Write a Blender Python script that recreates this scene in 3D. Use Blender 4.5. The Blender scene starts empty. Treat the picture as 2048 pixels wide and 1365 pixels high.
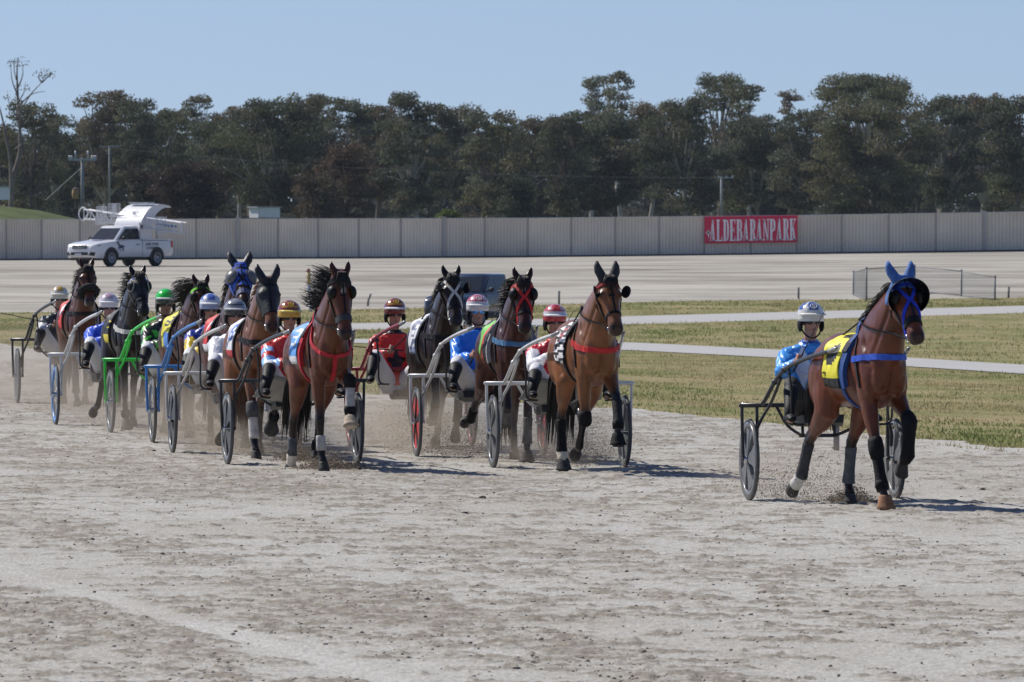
import bpy, bmesh, math, random
import numpy as np
from mathutils import Vector, Matrix
from mathutils.bvhtree import BVHTree

random.seed(7)
RNG = np.random.default_rng(7)
SC = bpy.context.scene
COL = SC.collection
PI = math.pi
R = math.radians

# ------------------------------------------------------------------ camera
FPX = 18000.0            # focal length in photo pixels
YH = 412.0               # horizon row
CAMH = 2.52
cam = bpy.data.cameras.new('camera')
cam_o = bpy.data.objects.new('camera', cam)
COL.objects.link(cam_o)
cam.sensor_width = 36.0
cam.lens = FPX / 2048.0 * 36.0
cam.clip_start = 1.0
cam.clip_end = 20000.0
cam_o.location = (0, 0, CAMH)
cam_o.rotation_euler = (R(90) - math.atan((682.5 - YH) / FPX), 0, 0)
cam.dof.use_dof = True
cam.dof.focus_distance = 84.0
cam.dof.aperture_fstop = 20.0
SC.camera = cam_o

# ------------------------------------------------------------------ sky, sun, exposure
SUN_EL, SUN_AZ = 44.0, -52.0          # azimuth from +Y towards +X
w = bpy.data.worlds.new('World')
SC.world = w
w.use_nodes = True
wn = w.node_tree.nodes
wl = w.node_tree.links
bg = wn['Background']
sky = wn.new('ShaderNodeTexSky')
sky.sky_type = 'NISHITA'
sky.sun_disc = False
sky.sun_elevation = R(SUN_EL)
sky.sun_rotation = R(SUN_AZ)
sky.air_density = 1.0
sky.dust_density = 0.3
sky.ozone_density = 5.0
tc = wn.new('ShaderNodeTexCoord')
va = wn.new('ShaderNodeVectorMath'); va.operation = 'ADD'
va.inputs[1].default_value = (0, 0, 0.08)
vn = wn.new('ShaderNodeVectorMath'); vn.operation = 'NORMALIZE'
wl.new(tc.outputs['Generated'], va.inputs[0])
wl.new(va.outputs[0], vn.inputs[0])
wl.new(vn.outputs[0], sky.inputs['Vector'])
tint = wn.new('ShaderNodeVectorMath'); tint.operation = 'MULTIPLY'
tint.inputs[1].default_value = (1.06, 0.962, 1.03)      # slightly lavender, hazy blue
wl.new(sky.outputs['Color'], tint.inputs[0])
wl.new(tint.outputs[0], bg.inputs['Color'])
bg.inputs['Strength'].default_value = 0.088
sl = bpy.data.lights.new('sun', 'SUN')
sl.energy = 4.5
sl.angle = R(0.53)
sl.color = (1.0, 0.955, 0.89)
sun = bpy.data.objects.new('sun', sl)
COL.objects.link(sun)
_d = Vector((math.sin(R(SUN_AZ)) * math.cos(R(SUN_EL)), math.cos(R(SUN_AZ)) * math.cos(R(SUN_EL)), math.sin(R(SUN_EL))))
sun.rotation_euler = _d.to_track_quat('Z', 'Y').to_euler()
sun.location = (-30, 60, 60)
SC.view_settings.view_transform = 'Standard'
SC.view_settings.look = 'None'
SC.view_settings.exposure = 0.12
SC.view_settings.gamma = 1.0
SC.render.engine = 'CYCLES'
SC.render.resolution_x = 1024
SC.render.resolution_y = 682

# ------------------------------------------------------------------ materials
MATS = {}


def _base(name):
    m = bpy.data.materials.new(name)
    m.use_nodes = True
    nt = m.node_tree
    return m, nt, nt.nodes['Principled BSDF']


def mat(name, col, rough=0.5, metal=0.0, var=0.18, scale=9.0, bump=0.0, bscale=60.0, coat=0.0, spec=0.5, trans=0.0):
    """plain coloured material with noise variation (procedural)"""
    if name in MATS:
        return MATS[name]
    m, nt, b = _base(name)
    n = nt.nodes.new('ShaderNodeTexNoise')
    t = nt.nodes.new('ShaderNodeTexCoord')
    nt.links.new(t.outputs['Object'], n.inputs['Vector'])
    n.inputs['Scale'].default_value = scale
    n.inputs['Detail'].default_value = 5
    r = nt.nodes.new('ShaderNodeValToRGB')
    r.color_ramp.elements[0].position = 0.3
    r.color_ramp.elements[1].position = 0.7
    r.color_ramp.elements[0].color = tuple(c * (1 - var) for c in col[:3]) + (1,)
    r.color_ramp.elements[1].color = tuple(min(1, c * (1 + var * .6)) for c in col[:3]) + (1,)
    nt.links.new(n.outputs['Fac'], r.inputs['Fac'])
    nt.links.new(r.outputs['Color'], b.inputs['Base Color'])
    b.inputs['Roughness'].default_value = rough
    b.inputs['Metallic'].default_value = metal
    b.inputs['Specular IOR Level'].default_value = spec
    b.inputs['Coat Weight'].default_value = coat
    if bump:
        n2 = nt.nodes.new('ShaderNodeTexNoise')
        n2.inputs['Scale'].default_value = bscale
        n2.inputs['Detail'].default_value = 4
        nt.links.new(t.outputs['Object'], n2.inputs['Vector'])
        bp = nt.nodes.new('ShaderNodeBump')
        bp.inputs['Strength'].default_value = bump
        bp.inputs['Distance'].default_value = 0.02
        nt.links.new(n2.outputs['Fac'], bp.inputs['Height'])
        nt.links.new(bp.outputs['Normal'], b.inputs['Normal'])
    MATS[name] = m
    return m


def vmat(name, rough=0.5, var=0.2, scale=12.0, bump=0.0, bscale=60.0, spec=0.5, coat=0.0, sheen=0.0, translucent=0.0, bdist=0.02):
    """material reading the 'Col' vertex attribute, multiplied by noise"""
    if name in MATS:
        return MATS[name]
    m, nt, b = _base(name)
    a = nt.nodes.new('ShaderNodeAttribute')
    a.attribute_name = 'Col'
    t = nt.nodes.new('ShaderNodeTexCoord')
    n = nt.nodes.new('ShaderNodeTexNoise')
    n.inputs['Scale'].default_value = scale
    n.inputs['Detail'].default_value = 6
    nt.links.new(t.outputs['Object'], n.inputs['Vector'])
    mr = nt.nodes.new('ShaderNodeMapRange')
    mr.inputs['From Min'].default_value = 0.3
    mr.inputs['From Max'].default_value = 0.7
    mr.inputs['To Min'].default_value = 1 - var
    mr.inputs['To Max'].default_value = 1 + var * .7
    nt.links.new(n.outputs['Fac'], mr.inputs['Value'])
    mx = nt.nodes.new('ShaderNodeVectorMath'); mx.operation = 'SCALE'
    nt.links.new(a.outputs['Color'], mx.inputs[0])
    nt.links.new(mr.outputs['Result'], mx.inputs['Scale'])
    nt.links.new(mx.outputs[0], b.inputs['Base Color'])
    b.inputs['Roughness'].default_value = rough
    b.inputs['Specular IOR Level'].default_value = spec
    b.inputs['Coat Weight'].default_value = coat
    b.inputs['Sheen Weight'].default_value = sheen
    if bump:
        n2 = nt.nodes.new('ShaderNodeTexNoise')
        n2.inputs['Scale'].default_value = bscale
        n2.inputs['Detail'].default_value = 4
        nt.links.new(t.outputs['Object'], n2.inputs['Vector'])
        bp = nt.nodes.new('ShaderNodeBump')
        bp.inputs['Strength'].default_value = bump
        bp.inputs['Distance'].default_value = bdist
        nt.links.new(n2.outputs['Fac'], bp.inputs['Height'])
        nt.links.new(bp.outputs['Normal'], b.inputs['Normal'])
    if translucent:
        out = nt.nodes['Material Output']
        tr = nt.nodes.new('ShaderNodeBsdfTranslucent')
        nt.links.new(mx.outputs[0], tr.inputs['Color'])
        ms = nt.nodes.new('ShaderNodeMixShader')
        ms.inputs[0].default_value = translucent
        nt.links.new(b.outputs[0], ms.inputs[1])
        nt.links.new(tr.outputs[0], ms.inputs[2])
        nt.links.new(ms.outputs[0], out.inputs['Surface'])
    MATS[name] = m
    return m


# ------------------------------------------------------------------ mesh helpers
def link(name, me, parent=None):
    o = bpy.data.objects.new(name, me)
    COL.objects.link(o)
    if parent is not None:
        o.parent = parent
    return o


def tag(o, label=None, cat=None, group=None, kind=None):
    if label: o['label'] = label
    if cat: o['category'] = cat
    if group: o['group'] = group
    if kind: o['kind'] = kind
    return o


def empty(name, loc=(0, 0, 0), rz=0.0):
    o = bpy.data.objects.new(name, None)
    o.empty_display_size = 0.2
    COL.objects.link(o)
    o.location = loc
    o.rotation_euler = (0, 0, rz)
    return o


def set_col(me, cols):
    at = me.attributes.new('Col', 'FLOAT_COLOR', 'POINT')
    c = np.ones((len(me.vertices), 4), dtype=np.float32)
    c[:, :3] = cols
    at.data.foreach_set('color', c.ravel())


class MB:
    """collects shapes; build() links them as ONE mesh object"""
    def __init__(s):
        s.v = []; s.f = []; s.mi = []

    def add(s, verts, faces, mi=0):
        o = len(s.v)
        s.v.extend([tuple(v) for v in verts])
        for f in faces:
            s.f.append(tuple(i + o for i in f)); s.mi.append(mi)

    def box(s, c, size, rot=None, mi=0, taper=1.0):
        hx, hy, hz = size[0] / 2, size[1] / 2, size[2] / 2
        vs = []
        for z, t in ((-hz, 1.0), (hz, taper)):
            vs += [Vector((-hx * t, -hy * t, z)), Vector((hx * t, -hy * t, z)), Vector((hx * t, hy * t, z)), Vector((-hx * t, hy * t, z))]
        if rot is not None:
            vs = [rot @ v for v in vs]
        c = Vector(c)
        s.add([v + c for v in vs], [(3, 2, 1, 0), (4, 5, 6, 7), (0, 1, 5, 4), (1, 2, 6, 5), (2, 3, 7, 6), (3, 0, 4, 7)], mi)

    def bar(s, a, b, w, h, mi=0):
        a = Vector(a); b = Vector(b)
        d = b - a
        q = d.to_track_quat('Y', 'Z').to_matrix()
        s.box((a + b) / 2, (w, d.length, h), q, mi)

    def rings(s, rings, mi=0, caps=True, closed=False):
        n = len(rings[0]); o = len(s.v)
        for r in rings:
            s.v.extend([tuple(p) for p in r])
        m = len(rings)
        for i in range(m if closed else m - 1):
            j = (i + 1) % m
            for k in range(n):
                k2 = (k + 1) % n
                s.f.append((o + i * n + k, o + i * n + k2, o + j * n + k2, o + j * n + k)); s.mi.append(mi)
        if caps and not closed:
            s.f.append(tuple(o + k for k in range(n - 1, -1, -1))); s.mi.append(mi)
            s.f.append(tuple(o + (m - 1) * n + k for k in range(n))); s.mi.append(mi)

    def tube(s, path, r, n=8, mi=0, caps=True, closed=False):
        P = [Vector(p) for p in path]
        m = len(P)
        rr = r if isinstance(r, (list, tuple)) else [r] * m
        rings = []
        nrm = None
        for i in range(m):
            if closed:
                t = (P[(i + 1) % m] - P[i - 1])
            else:
                t = P[min(i + 1, m - 1)] - P[max(i - 1, 0)]
            if t.length < 1e-9: t = Vector((0, 0, 1))
            t.normalize()
            if nrm is None:
                nrm = t.orthogonal().normalized()
            else:
                nrm = (nrm - t * nrm.dot(t))
                if nrm.length < 1e-6: nrm = t.orthogonal()
                nrm.normalize()
            b = t.cross(nrm)
            rings.append([P[i] + (nrm * math.cos(2 * PI * k / n) + b * math.sin(2 * PI * k / n)) * rr[i] for k in range(n)])
        s.rings(rings, mi, caps, closed)

    def loft(s, nodes, n=16, mi=0, xa=Vector((1, 0, 0)), power=1.0):
        """nodes: (center Vector, rx along xa, rs in-plane); rings stay perpendicular to the path in the plane across xa"""
        P = [Vector(q[0]) for q in nodes]; m = len(P); rings = []
        for i in range(m):
            t = P[min(i + 1, m - 1)] - P[max(i - 1, 0)]
            if t.length < 1e-9: t = Vector((0, 0, 1))
            t.normalize()
            x = (xa - t * xa.dot(t)).normalized()
            b = t.cross(x).normalized()
            ring = []
            for k in range(n):
                a = 2 * PI * k / n
                ca, sa = math.cos(a), math.sin(a)
                ring.append(P[i] + x * (ca * nodes[i][1]) + b * (sa * nodes[i][2]))
            rings.append(ring)
        s.rings(rings, mi)

    def ellipsoid(s, c, r, nu=14, nv=9, rot=None, mi=0):
        c = Vector(c); rings = []
        for j in range(nv + 1):
            th = PI * (j + 0.02) / (nv + 0.04)
            ring = []
            for k in range(nu):
                p = Vector((r[0] * math.sin(th) * math.cos(2 * PI * k / nu), r[1] * math.sin(th) * math.sin(2 * PI * k / nu), -r[2] * math.cos(th)))
                if rot is not None: p = rot @ p
                ring.append(c + p)
            rings.append(ring)
        s.rings(rings, mi)

    def prism(s, outline, M4, depth, mi=0):
        """outline 2-D (x,y), extruded along local z by depth; M4 maps to world"""
        n = len(outline)
        vs = [M4 @ Vector((p[0], p[1], 0)) for p in outline] + [M4 @ Vector((p[0], p[1], depth)) for p in outline]
        fs = [tuple(range(n - 1, -1, -1)), tuple(range(n, 2 * n))]
        for k in range(n):
            k2 = (k + 1) % n
            fs.append((k, k2, n + k2, n + k))
        s.add(vs, fs, mi)

    def build(s, name, mats, parent=None, smooth=False, cols=None, autosmooth=None, origin=None):
        if not isinstance(mats, (list, tuple)): mats = [mats]
        me = bpy.data.meshes.new(name)
        v = s.v
        if origin is not None:
            ox, oy, oz = origin
            v = [(a - ox, b - oy, c - oz) for a, b, c in v]
        me.from_pydata(v, [], s.f)
        for m in mats: me.materials.append(m)
        if any(s.mi): me.polygons.foreach_set('material_index', s.mi)
        if smooth: me.polygons.foreach_set('use_smooth', [True] * len(s.f))
        if autosmooth is not None:
            me.polygons.foreach_set('use_smooth', [True] * len(s.f))
            me.set_sharp_from_angle(angle=R(autosmooth))
        if cols is not None: set_col(me, cols)
        me.update()
        o = link(name, me, parent)
        if origin is not None: o.location = origin
        return o


def npmesh(name, V, F, mats, parent=None, cols=None, smooth=False):
    """fast mesh from numpy arrays, F is (n,4) or (n,3)"""
    me = bpy.data.meshes.new(name)
    k = F.shape[1]
    me.vertices.add(len(V)); me.vertices.foreach_set('co', np.asarray(V, dtype=np.float32).ravel())
    me.loops.add(F.size); me.loops.foreach_set('vertex_index', np.asarray(F, dtype=np.int32).ravel())
    me.polygons.add(len(F))
    me.polygons.foreach_set('loop_start', np.arange(0, F.size, k, dtype=np.int32))
    if smooth: me.polygons.foreach_set('use_smooth', np.ones(len(F), dtype=bool))
    for m in (mats if isinstance(mats, (list, tuple)) else [mats]): me.materials.append(m)
    me.update(calc_edges=True)
    if cols is not None: set_col(me, cols)
    return link(name, me, parent)


def curve_pts(pts, n=6):
    """Catmull-Rom through points"""
    P = [Vector(p) for p in pts]
    out = []
    for i in range(len(P) - 1):
        p0 = P[max(i - 1, 0)]; p1 = P[i]; p2 = P[i + 1]; p3 = P[min(i + 2, len(P) - 1)]
        for k in range(n):
            t = k / n
            out.append(0.5 * ((2 * p1) + (p2 - p0) * t + (2 * p0 - 5 * p1 + 4 * p2 - p3) * t * t + (3 * p1 - p0 - 3 * p2 + p3) * t ** 3))
    out.append(P[-1])
    return out


def text_mesh(body, size, extrude=0.002, sx=1.0, bold=0.0):
    """lettering from Blender's built-in font, as (verts, faces), left-aligned at the origin in XY"""
    cu = bpy.data.curves.new('txt', 'FONT')
    cu.body = body; cu.size = size; cu.extrude = extrude; cu.offset = bold
    cu.resolution_u = 3
    o = bpy.data.objects.new('txt', cu)
    COL.objects.link(o)
    dg = bpy.context.evaluated_depsgraph_get()
    me = bpy.data.meshes.new_from_object(o.evaluated_get(dg))
    v = [Vector((p.co.x * sx, p.co.y, p.co.z)) for p in me.vertices]
    f = [tuple(p.vertices) for p in me.polygons]
    bpy.data.objects.remove(o); bpy.data.curves.remove(cu); bpy.data.meshes.remove(me)
    return v, f


# ------------------------------------------------------------------ terrain
EDGE_X = np.array([-80, -30, -9.4, -2.1, -0.3, 1.88, 3.74, 5.29, 12, 40.0])
EDGE_Y = np.array([420, 262, 164, 120.6, 115.5, 109.5, 99.5, 93, 68, 30.0])


def edge_y(X):
    return np.interp(X, EDGE_X, EDGE_Y)


def fence_e(X):
    return np.interp(X, [-60, -24, 0, 24, 60], [-0.20, -0.07, 0.07, 0.356, 0.6])


def gh(X, Y):
    X = np.asarray(X, dtype=float); Y = np.asarray(Y, dtype=float)
    ye = np.minimum(edge_y(X), 250)
    e = fence_e(X)
    h = np.where(Y <= ye, 0.0, np.where(Y < 262, -1.6 * (Y - ye) / (262 - ye + 1e-6), np.where(
        Y < 320, -1.6 - .08 * (Y - 262) / 58, np.where(Y < 370, -1.68 + .34 * (Y - 320) / 50, np.where(
            Y < 395, -1.34 + 1.1 * (Y - 370) / 25, np.where(Y < 428, -.24 + (e + .24) * (Y - 395) / 33, e))))))
    return h


def ghs(X, Y):
    return float(gh(X, Y))


def ground_at(x, y, y0=44.0, y1=600.0):
    """photo pixel -> point on the terrain"""
    Y = np.arange(y0, y1, 0.25)
    X = (x - 1024) / FPX * Y
    z = CAMH - (y - YH) / FPX * Y
    g = gh(X, Y)
    i = int(np.argmax(z <= g))
    return Vector((X[i], Y[i], g[i]))


def at(x, y, Y):
    """photo pixel at a given distance -> point"""
    return Vector(((x - 1024) / FPX * Y, Y, CAMH - (y - YH) / FPX * Y))

# ------------------------------------------------------------------ numpy value noise
_T = RNG.random((256, 256))


def vnoise(x, y):
    xi = np.floor(x).astype(int); yi = np.floor(y).astype(int)
    fx = x - xi; fy = y - yi
    fx = fx * fx * (3 - 2 * fx); fy = fy * fy * (3 - 2 * fy)
    a = _T[xi & 255, yi & 255]; b = _T[(xi + 1) & 255, yi & 255]
    c = _T[xi & 255, (yi + 1) & 255]; d = _T[(xi + 1) & 255, (yi + 1) & 255]
    return (a * (1 - fx) + b * fx) * (1 - fy) + (c * (1 - fx) + d * fx) * fy


def fbm(x, y, o=4):
    s = 0; a = .5; t = 0
    for i in range(o):
        s = s + a * vnoise(x * 2 ** i + 17.3 * i, y * 2 ** i + 5.1 * i); t += a; a *= .55
    return s / t


def sstep(a, b, x):
    t = np.clip((x - a) / (b - a), 0, 1)
    return t * t * (3 - 2 * t)


def disturb(X, Y):
    """0..1: how churned the near track is"""
    c, s = math.cos(R(12)), math.sin(R(12))
    u = X * c + Y * s * 1.0          # across the running line (roughly)
    lane = X + 0.2 * (Y - 48)
    # swath of churned ground on the left/centre foreground, another along the rigs
    sw = np.exp(-((lane - .95) / 0.50) ** 2) * 1.25 + np.exp(-((lane + 1.7) / .85) ** 2) * .85 + np.exp(-((lane - 4.2) / .7) ** 2) * .55 + np.exp(-((lane - 2.9) / .22) ** 2) * .35 + np.exp(-((lane - 6.2) / .5) ** 2) * .4 + .30
    n = fbm(X * 3.4 + 3, Y * 2.6, 5)
    big = fbm(X * .35 + 40, Y * .16, 3)
    fine = fbm(X * 9 + 11, Y * 7, 3)
    pale = np.exp(-((lane + .68) / 0.13) ** 2) * (.5 + .8 * fbm(X * 2, Y * .3, 2))
    core = n * .70 + big * .30 + sw * .15 - pale * .5
    d = sstep(.53, .66, core) * (.35 + .65 * sstep(.42, .60, fine)) + .35 * sstep(.46, .60, core) * sstep(.5, .62, fine)
    for (l0, w_, k_) in ((6.9, .03, .35), (5.55, .03, .4), (4.75, .025, .35), (3.45, .03, .3), (2.15, .03, .3), (7.8, .03, .3), (9.1, .03, .3)):
        d = d + k_ * np.exp(-((lane - l0 + .12 * (fbm(Y * .05 + l0, Y * 0 + l0, 2) - .5)) / w_) ** 2) * sstep(.35, .6, fbm(X * 1.2 + l0, Y * .4, 3))
    return np.clip(d, 0, 1), pale


# ------------------------------------------------------------------ near race track
def build_track():
    na, ny = 640, 1400
    a = np.concatenate([np.linspace(-.26, -.075, 60)[:-1], np.linspace(-.075, .075, na - 118), np.linspace(.075, .26, 60)[1:]])
    ys = 40 * (262 / 40) ** (np.linspace(0, 1, ny) ** 1.25)
    A, Y = np.meshgrid(a, ys)
    X = A * Y
    ye = edge_y(X)
    d, pale = disturb(X, Y)
    h = (fbm(X * 5, Y * 5, 4) - .5) * .012 + (fbm(X * 26, Y * 12, 2) - .5) * .007 + d * (fbm(X * 14 + 9, Y * 12, 3) - .30) * .045
    fade = sstep(0, 2.0, ye - Y)
    h = h * (0.3 + .7 * fade)
    Z = h + 0.004
    fine = fbm(X * 23, Y * 23, 3)
    lightc = np.array([.450, .434, .388]); tan = np.array([.285, .245, .190]); dark = np.array([.14, .112, .084])
    g = (fine - .5)[..., None]
    c = lightc + pale[..., None] * .05 + g * .20
    soft = sstep(.40, .72, fbm(X * .55 + 7, Y * .3 + 3, 4))[..., None] * .25
    c = c * (1 - soft) + tan * soft
    dd = d[..., None]
    c = c * (1 - dd * .8) + (tan * (.55 + .45 * (1 - dd)) + dark * .45 * dd + g * .1) * dd * .8
    em = np.exp(-((ye - Y - 2.2) / 1.6) ** 2)[..., None] * .0
    V = np.stack([X, Y, Z], -1).reshape(-1, 3)
    idx = np.arange(na * ny).reshape(ny, na)
    F = np.stack([idx[:-1, :-1], idx[:-1, 1:], idx[1:, 1:], idx[1:, :-1]], -1).reshape(-1, 4)
    rag = (fbm(X * 2, Y * .8, 3) - .5) * 3.0
    keep = (Y <= ye + .3 + rag * .8)
    k = keep[:-1, :-1].ravel()
    F = F[k]
    used, inv = np.unique(F, return_inverse=True)
    F = inv.reshape(F.shape)
    m = vmat('track_sand', rough=.95, var=.22, scale=70, bump=.5, bscale=30, spec=.2)
    nt = m.node_tree; sc_ = [n for n in nt.nodes if n.type == 'VECT_MATH'][0]
    # raked, gravelly grain running along the track
    tx = nt.nodes.new('ShaderNodeTexCoord'); mp = nt.nodes.new('ShaderNodeMapping'); mp.inputs['Scale'].default_value = (42, 4.5, 1); mp.inputs['Rotation'].default_value = (0, 0, R(-11))
    nz = nt.nodes.new('ShaderNodeTexNoise'); nz.inputs['Scale'].default_value = 1; nz.inputs['Detail'].default_value = 5; nz.inputs['Roughness'].default_value = .75
    nt.links.new(tx.outputs['Object'], mp.inputs[0]); nt.links.new(mp.outputs[0], nz.inputs['Vector'])
    mr2 = nt.nodes.new('ShaderNodeMapRange'); mr2.inputs[1].default_value = .28; mr2.inputs[2].default_value = .72; mr2.inputs[3].default_value = .72; mr2.inputs[4].default_value = 1.24
    nt.links.new(nz.outputs['Fac'], mr2.inputs[0])
    s2_ = nt.nodes.new('ShaderNodeVectorMath'); s2_.operation = 'SCALE'
    nt.links.new(sc_.outputs[0], s2_.inputs[0]); nt.links.new(mr2.outputs[0], s2_.inputs['Scale'])
    nt.links.new(s2_.outputs[0], nt.nodes['Principled BSDF'].inputs['Base Color'])
    tag(npmesh('race_track', V[used], F, m, cols=np.clip(c.reshape(-1, 3)[used], 0, 1), smooth=True), kind='structure')


build_track()


def build_clods():
    """loose crumbs of dirt on the near track"""
    m = bmesh.new(); bmesh.ops.create_icosphere(m, subdivisions=1, radius=1)
    bv = np.array([v.co[:] for v in m.verts]); bf = np.array([[v.index for v in f.verts] for f in m.faces]); m.free()
    N = 150000
    Y = 44 + (128 - 44) * RNG.random(N) ** 1.5
    X = (RNG.random(N) - .5) * .17 * Y
    d, _ = disturb(X, Y)
    p = np.clip(d, 0, 1) ** 1.3 * 1.0 + .012
    ok = (RNG.random(N) < p) & (Y < edge_y(X) - .5)
    X = X[ok]; Y = Y[ok]; N = len(X)
    s = .0025 + .008 * RNG.random(N) ** 4
    big = RNG.random(N) < .0011
    s[big] = .010 + .012 * RNG.random(big.sum())
    V = bv[None] * s[:, None, None] * (np.array([1.3, 1.3, .8]) * (1 + .7 * (RNG.random((N, 1, 3)) - .5))) * (1 + .45 * (RNG.random((N, len(bv), 1)) - .5))
    V[..., 0] += X[:, None]; V[..., 1] += Y[:, None]; V[..., 2] += .006 + s[:, None] * .3
    F = bf[None] + (np.arange(N) * len(bv))[:, None, None]
    base = np.where(big[:, None], np.array([[.16, .135, .105]]), np.array([[.36, .32, .265]]))
    C = base * (.65 + .7 * RNG.random((N, 1)))
    C = np.repeat(C, len(bv), 0)
    o = npmesh('dirt_clods', V.reshape(-1, 3), F.reshape(-1, 3), vmat('clod', rough=1, var=.3, scale=40, spec=.1), cols=C)
    tag(o, 'small brown clods of dirt scattered over the near sandy track', 'dirt clods', kind='stuff')


build_clods()

# ------------------------------------------------------------------ infield: grass, paths, far track (conforming strips)
LX = np.array([-1200, -500, 0, 400, 720, 980, 1270, 1330, 1560, 1700, 2048, 2500, 3200])


def line(pts):
    x, y = zip(*pts)
    return lambda q: np.interp(q, x, y)


L_edge = line([(-1200, 640), (-500, 668), (0, 688), (80, 691), (400, 735), (713, 786), (980, 800), (1330, 822), (1700, 868), (2048, 901), (2500, 946), (3200, 1010)])
L_p2b = line([(-1200, 634), (0, 660), (150, 664), (700, 686), (1270, 701), (1560, 716), (2048, 748), (2500, 780), (3200, 834)])
L_p2t = line([(-1200, 633.9), (0, 659.9), (150, 663.9), (420, 671), (700, 678), (1270, 685.5), (1560, 700), (2048, 730), (2500, 759), (3200, 808)])
L_p1b = line([(-1200, 632.5), (0, 650), (250, 655), (540, 661), (720, 660), (1060, 654), (1290, 648), (2048, 626), (2500, 616), (3200, 606)])
L_p1t = line([(-1200, 632.4), (0, 649.9), (250, 654.9), (420, 652), (720, 647), (1060, 639), (1290, 632), (2048, 612), (2500, 605), (3200, 598)])
L_ft = line([(-1200, 632), (0, 626), (720, 619), (1130, 609), (1330, 603), (2048, 596), (2500, 592), (3200, 588)])


def infield():
    xs = np.concatenate([np.linspace(-3600, -900, 40)[:-1], np.linspace(-900, 2950, 340), np.linspace(2950, 5700, 40)[1:]])
    a = (xs - 1024) / FPX
    lines = []
    Yg = np.arange(40, 440, .2)
    for L in (L_edge, L_p2b, L_p2t, L_p1b, L_p1t, L_ft):
        yy = L(xs); out = []
        for ai, ypx in zip(a, yy):
            z = CAMH - (ypx - YH) / FPX * Yg
            g = gh(ai * Yg, Yg)
            hit = z <= g
            out.append(Yg[int(np.argmax(hit))] if hit.any() else 400)
        lines.append(np.array(out))
    B = [lines[0] - 9.0] + [lines[0]] + lines[1:] + [np.full_like(xs, 446.0)]
    for i in range(1, len(B)):
        B[i] = np.maximum(B[i], B[i - 1] + .02)
    reg = [('grass', 0, 2, 36), ('path', 2, 3, 8), ('grass', 3, 4, 24), ('path', 4, 5, 8), ('grass', 5, 6, 24), ('far', 6, 7, 120)]
    gm = ground_mat()
    pm = sand_mat('path_gravel', (.43, .425, .41), .12, 1.2)
    fm = sand_mat('far_track_sand', (.435, .408, .352), .52, .5)
    nm = {'grass': ('infield_grass', gm), 'path': ('path', pm), 'far': ('far_track', fm)}
    for kind, i0, i1, rows in reg:
        y0, y1 = B[i0], B[i1]
        t = np.linspace(0, 1, rows + 1)[:, None]
        Y = y0[None] * (1 - t) + y1[None] * t
        X = a[None] * Y
        Z = gh(X, Y)
        if kind == 'grass':
            Z = Z - .015 * (i0 == 0)
            Z = Z + (fbm(X * .5, Y * .2, 3) - .5) * .10 * np.sin(PI * t)
        V = np.stack([X, Y, Z], -1).reshape(-1, 3)
        n = len(xs); idx = np.arange((rows + 1) * n).reshape(rows + 1, n)
        F = np.stack([idx[:-1, :-1], idx[:-1, 1:], idx[1:, 1:], idx[1:, :-1]], -1).reshape(-1, 4)
        tag(npmesh(nm[kind][0], V, F, nm[kind][1], smooth=True), kind='structure')
    return a, B


def sand_mat(name, col, streak, sc):
    m, nt, b = _base(name)
    t = nt.nodes.new('ShaderNodeTexCoord')
    mp = nt.nodes.new('ShaderNodeMapping')
    nt.links.new(t.outputs['Object'], mp.inputs['Vector'])
    mp.inputs['Scale'].default_value = (sc * .22, sc, sc)
    n = nt.nodes.new('ShaderNodeTexNoise'); n.inputs['Scale'].default_value = 1; n.inputs['Detail'].default_value = 7; n.inputs['Roughness'].default_value = .62
    nt.links.new(mp.outputs[0], n.inputs['Vector'])
    r = nt.nodes.new('ShaderNodeValToRGB')
    e = r.color_ramp.elements
    e[0].position = .32; e[1].position = .62
    e[0].color = (col[0] * (1 - streak), col[1] * (1 - streak * 1.05), col[2] * (1 - streak * 1.1), 1)
    e[1].color = (col[0] * 1.08, col[1] * 1.08, col[2] * 1.08, 1)
    nt.links.new(n.outputs['Fac'], r.inputs['Fac'])
    nt.links.new(r.outputs['Color'], b.inputs['Base Color'])
    n2 = nt.nodes.new('ShaderNodeTexNoise'); n2.inputs['Scale'].default_value = 6; n2.inputs['Detail'].default_value = 6
    nt.links.new(t.outputs['Object'], n2.inputs['Vector'])
    bp = nt.nodes.new('ShaderNodeBump'); bp.inputs['Strength'].default_value = .5; bp.inputs['Distance'].default_value = .05
    nt.links.new(n2.outputs['Fac'], bp.inputs['Height']); nt.links.new(bp.outputs['Normal'], b.inputs['Normal'])
    b.inputs['Roughness'].default_value = .95
    b.inputs['Specular IOR Level'].default_value = .15
    return m


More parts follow.
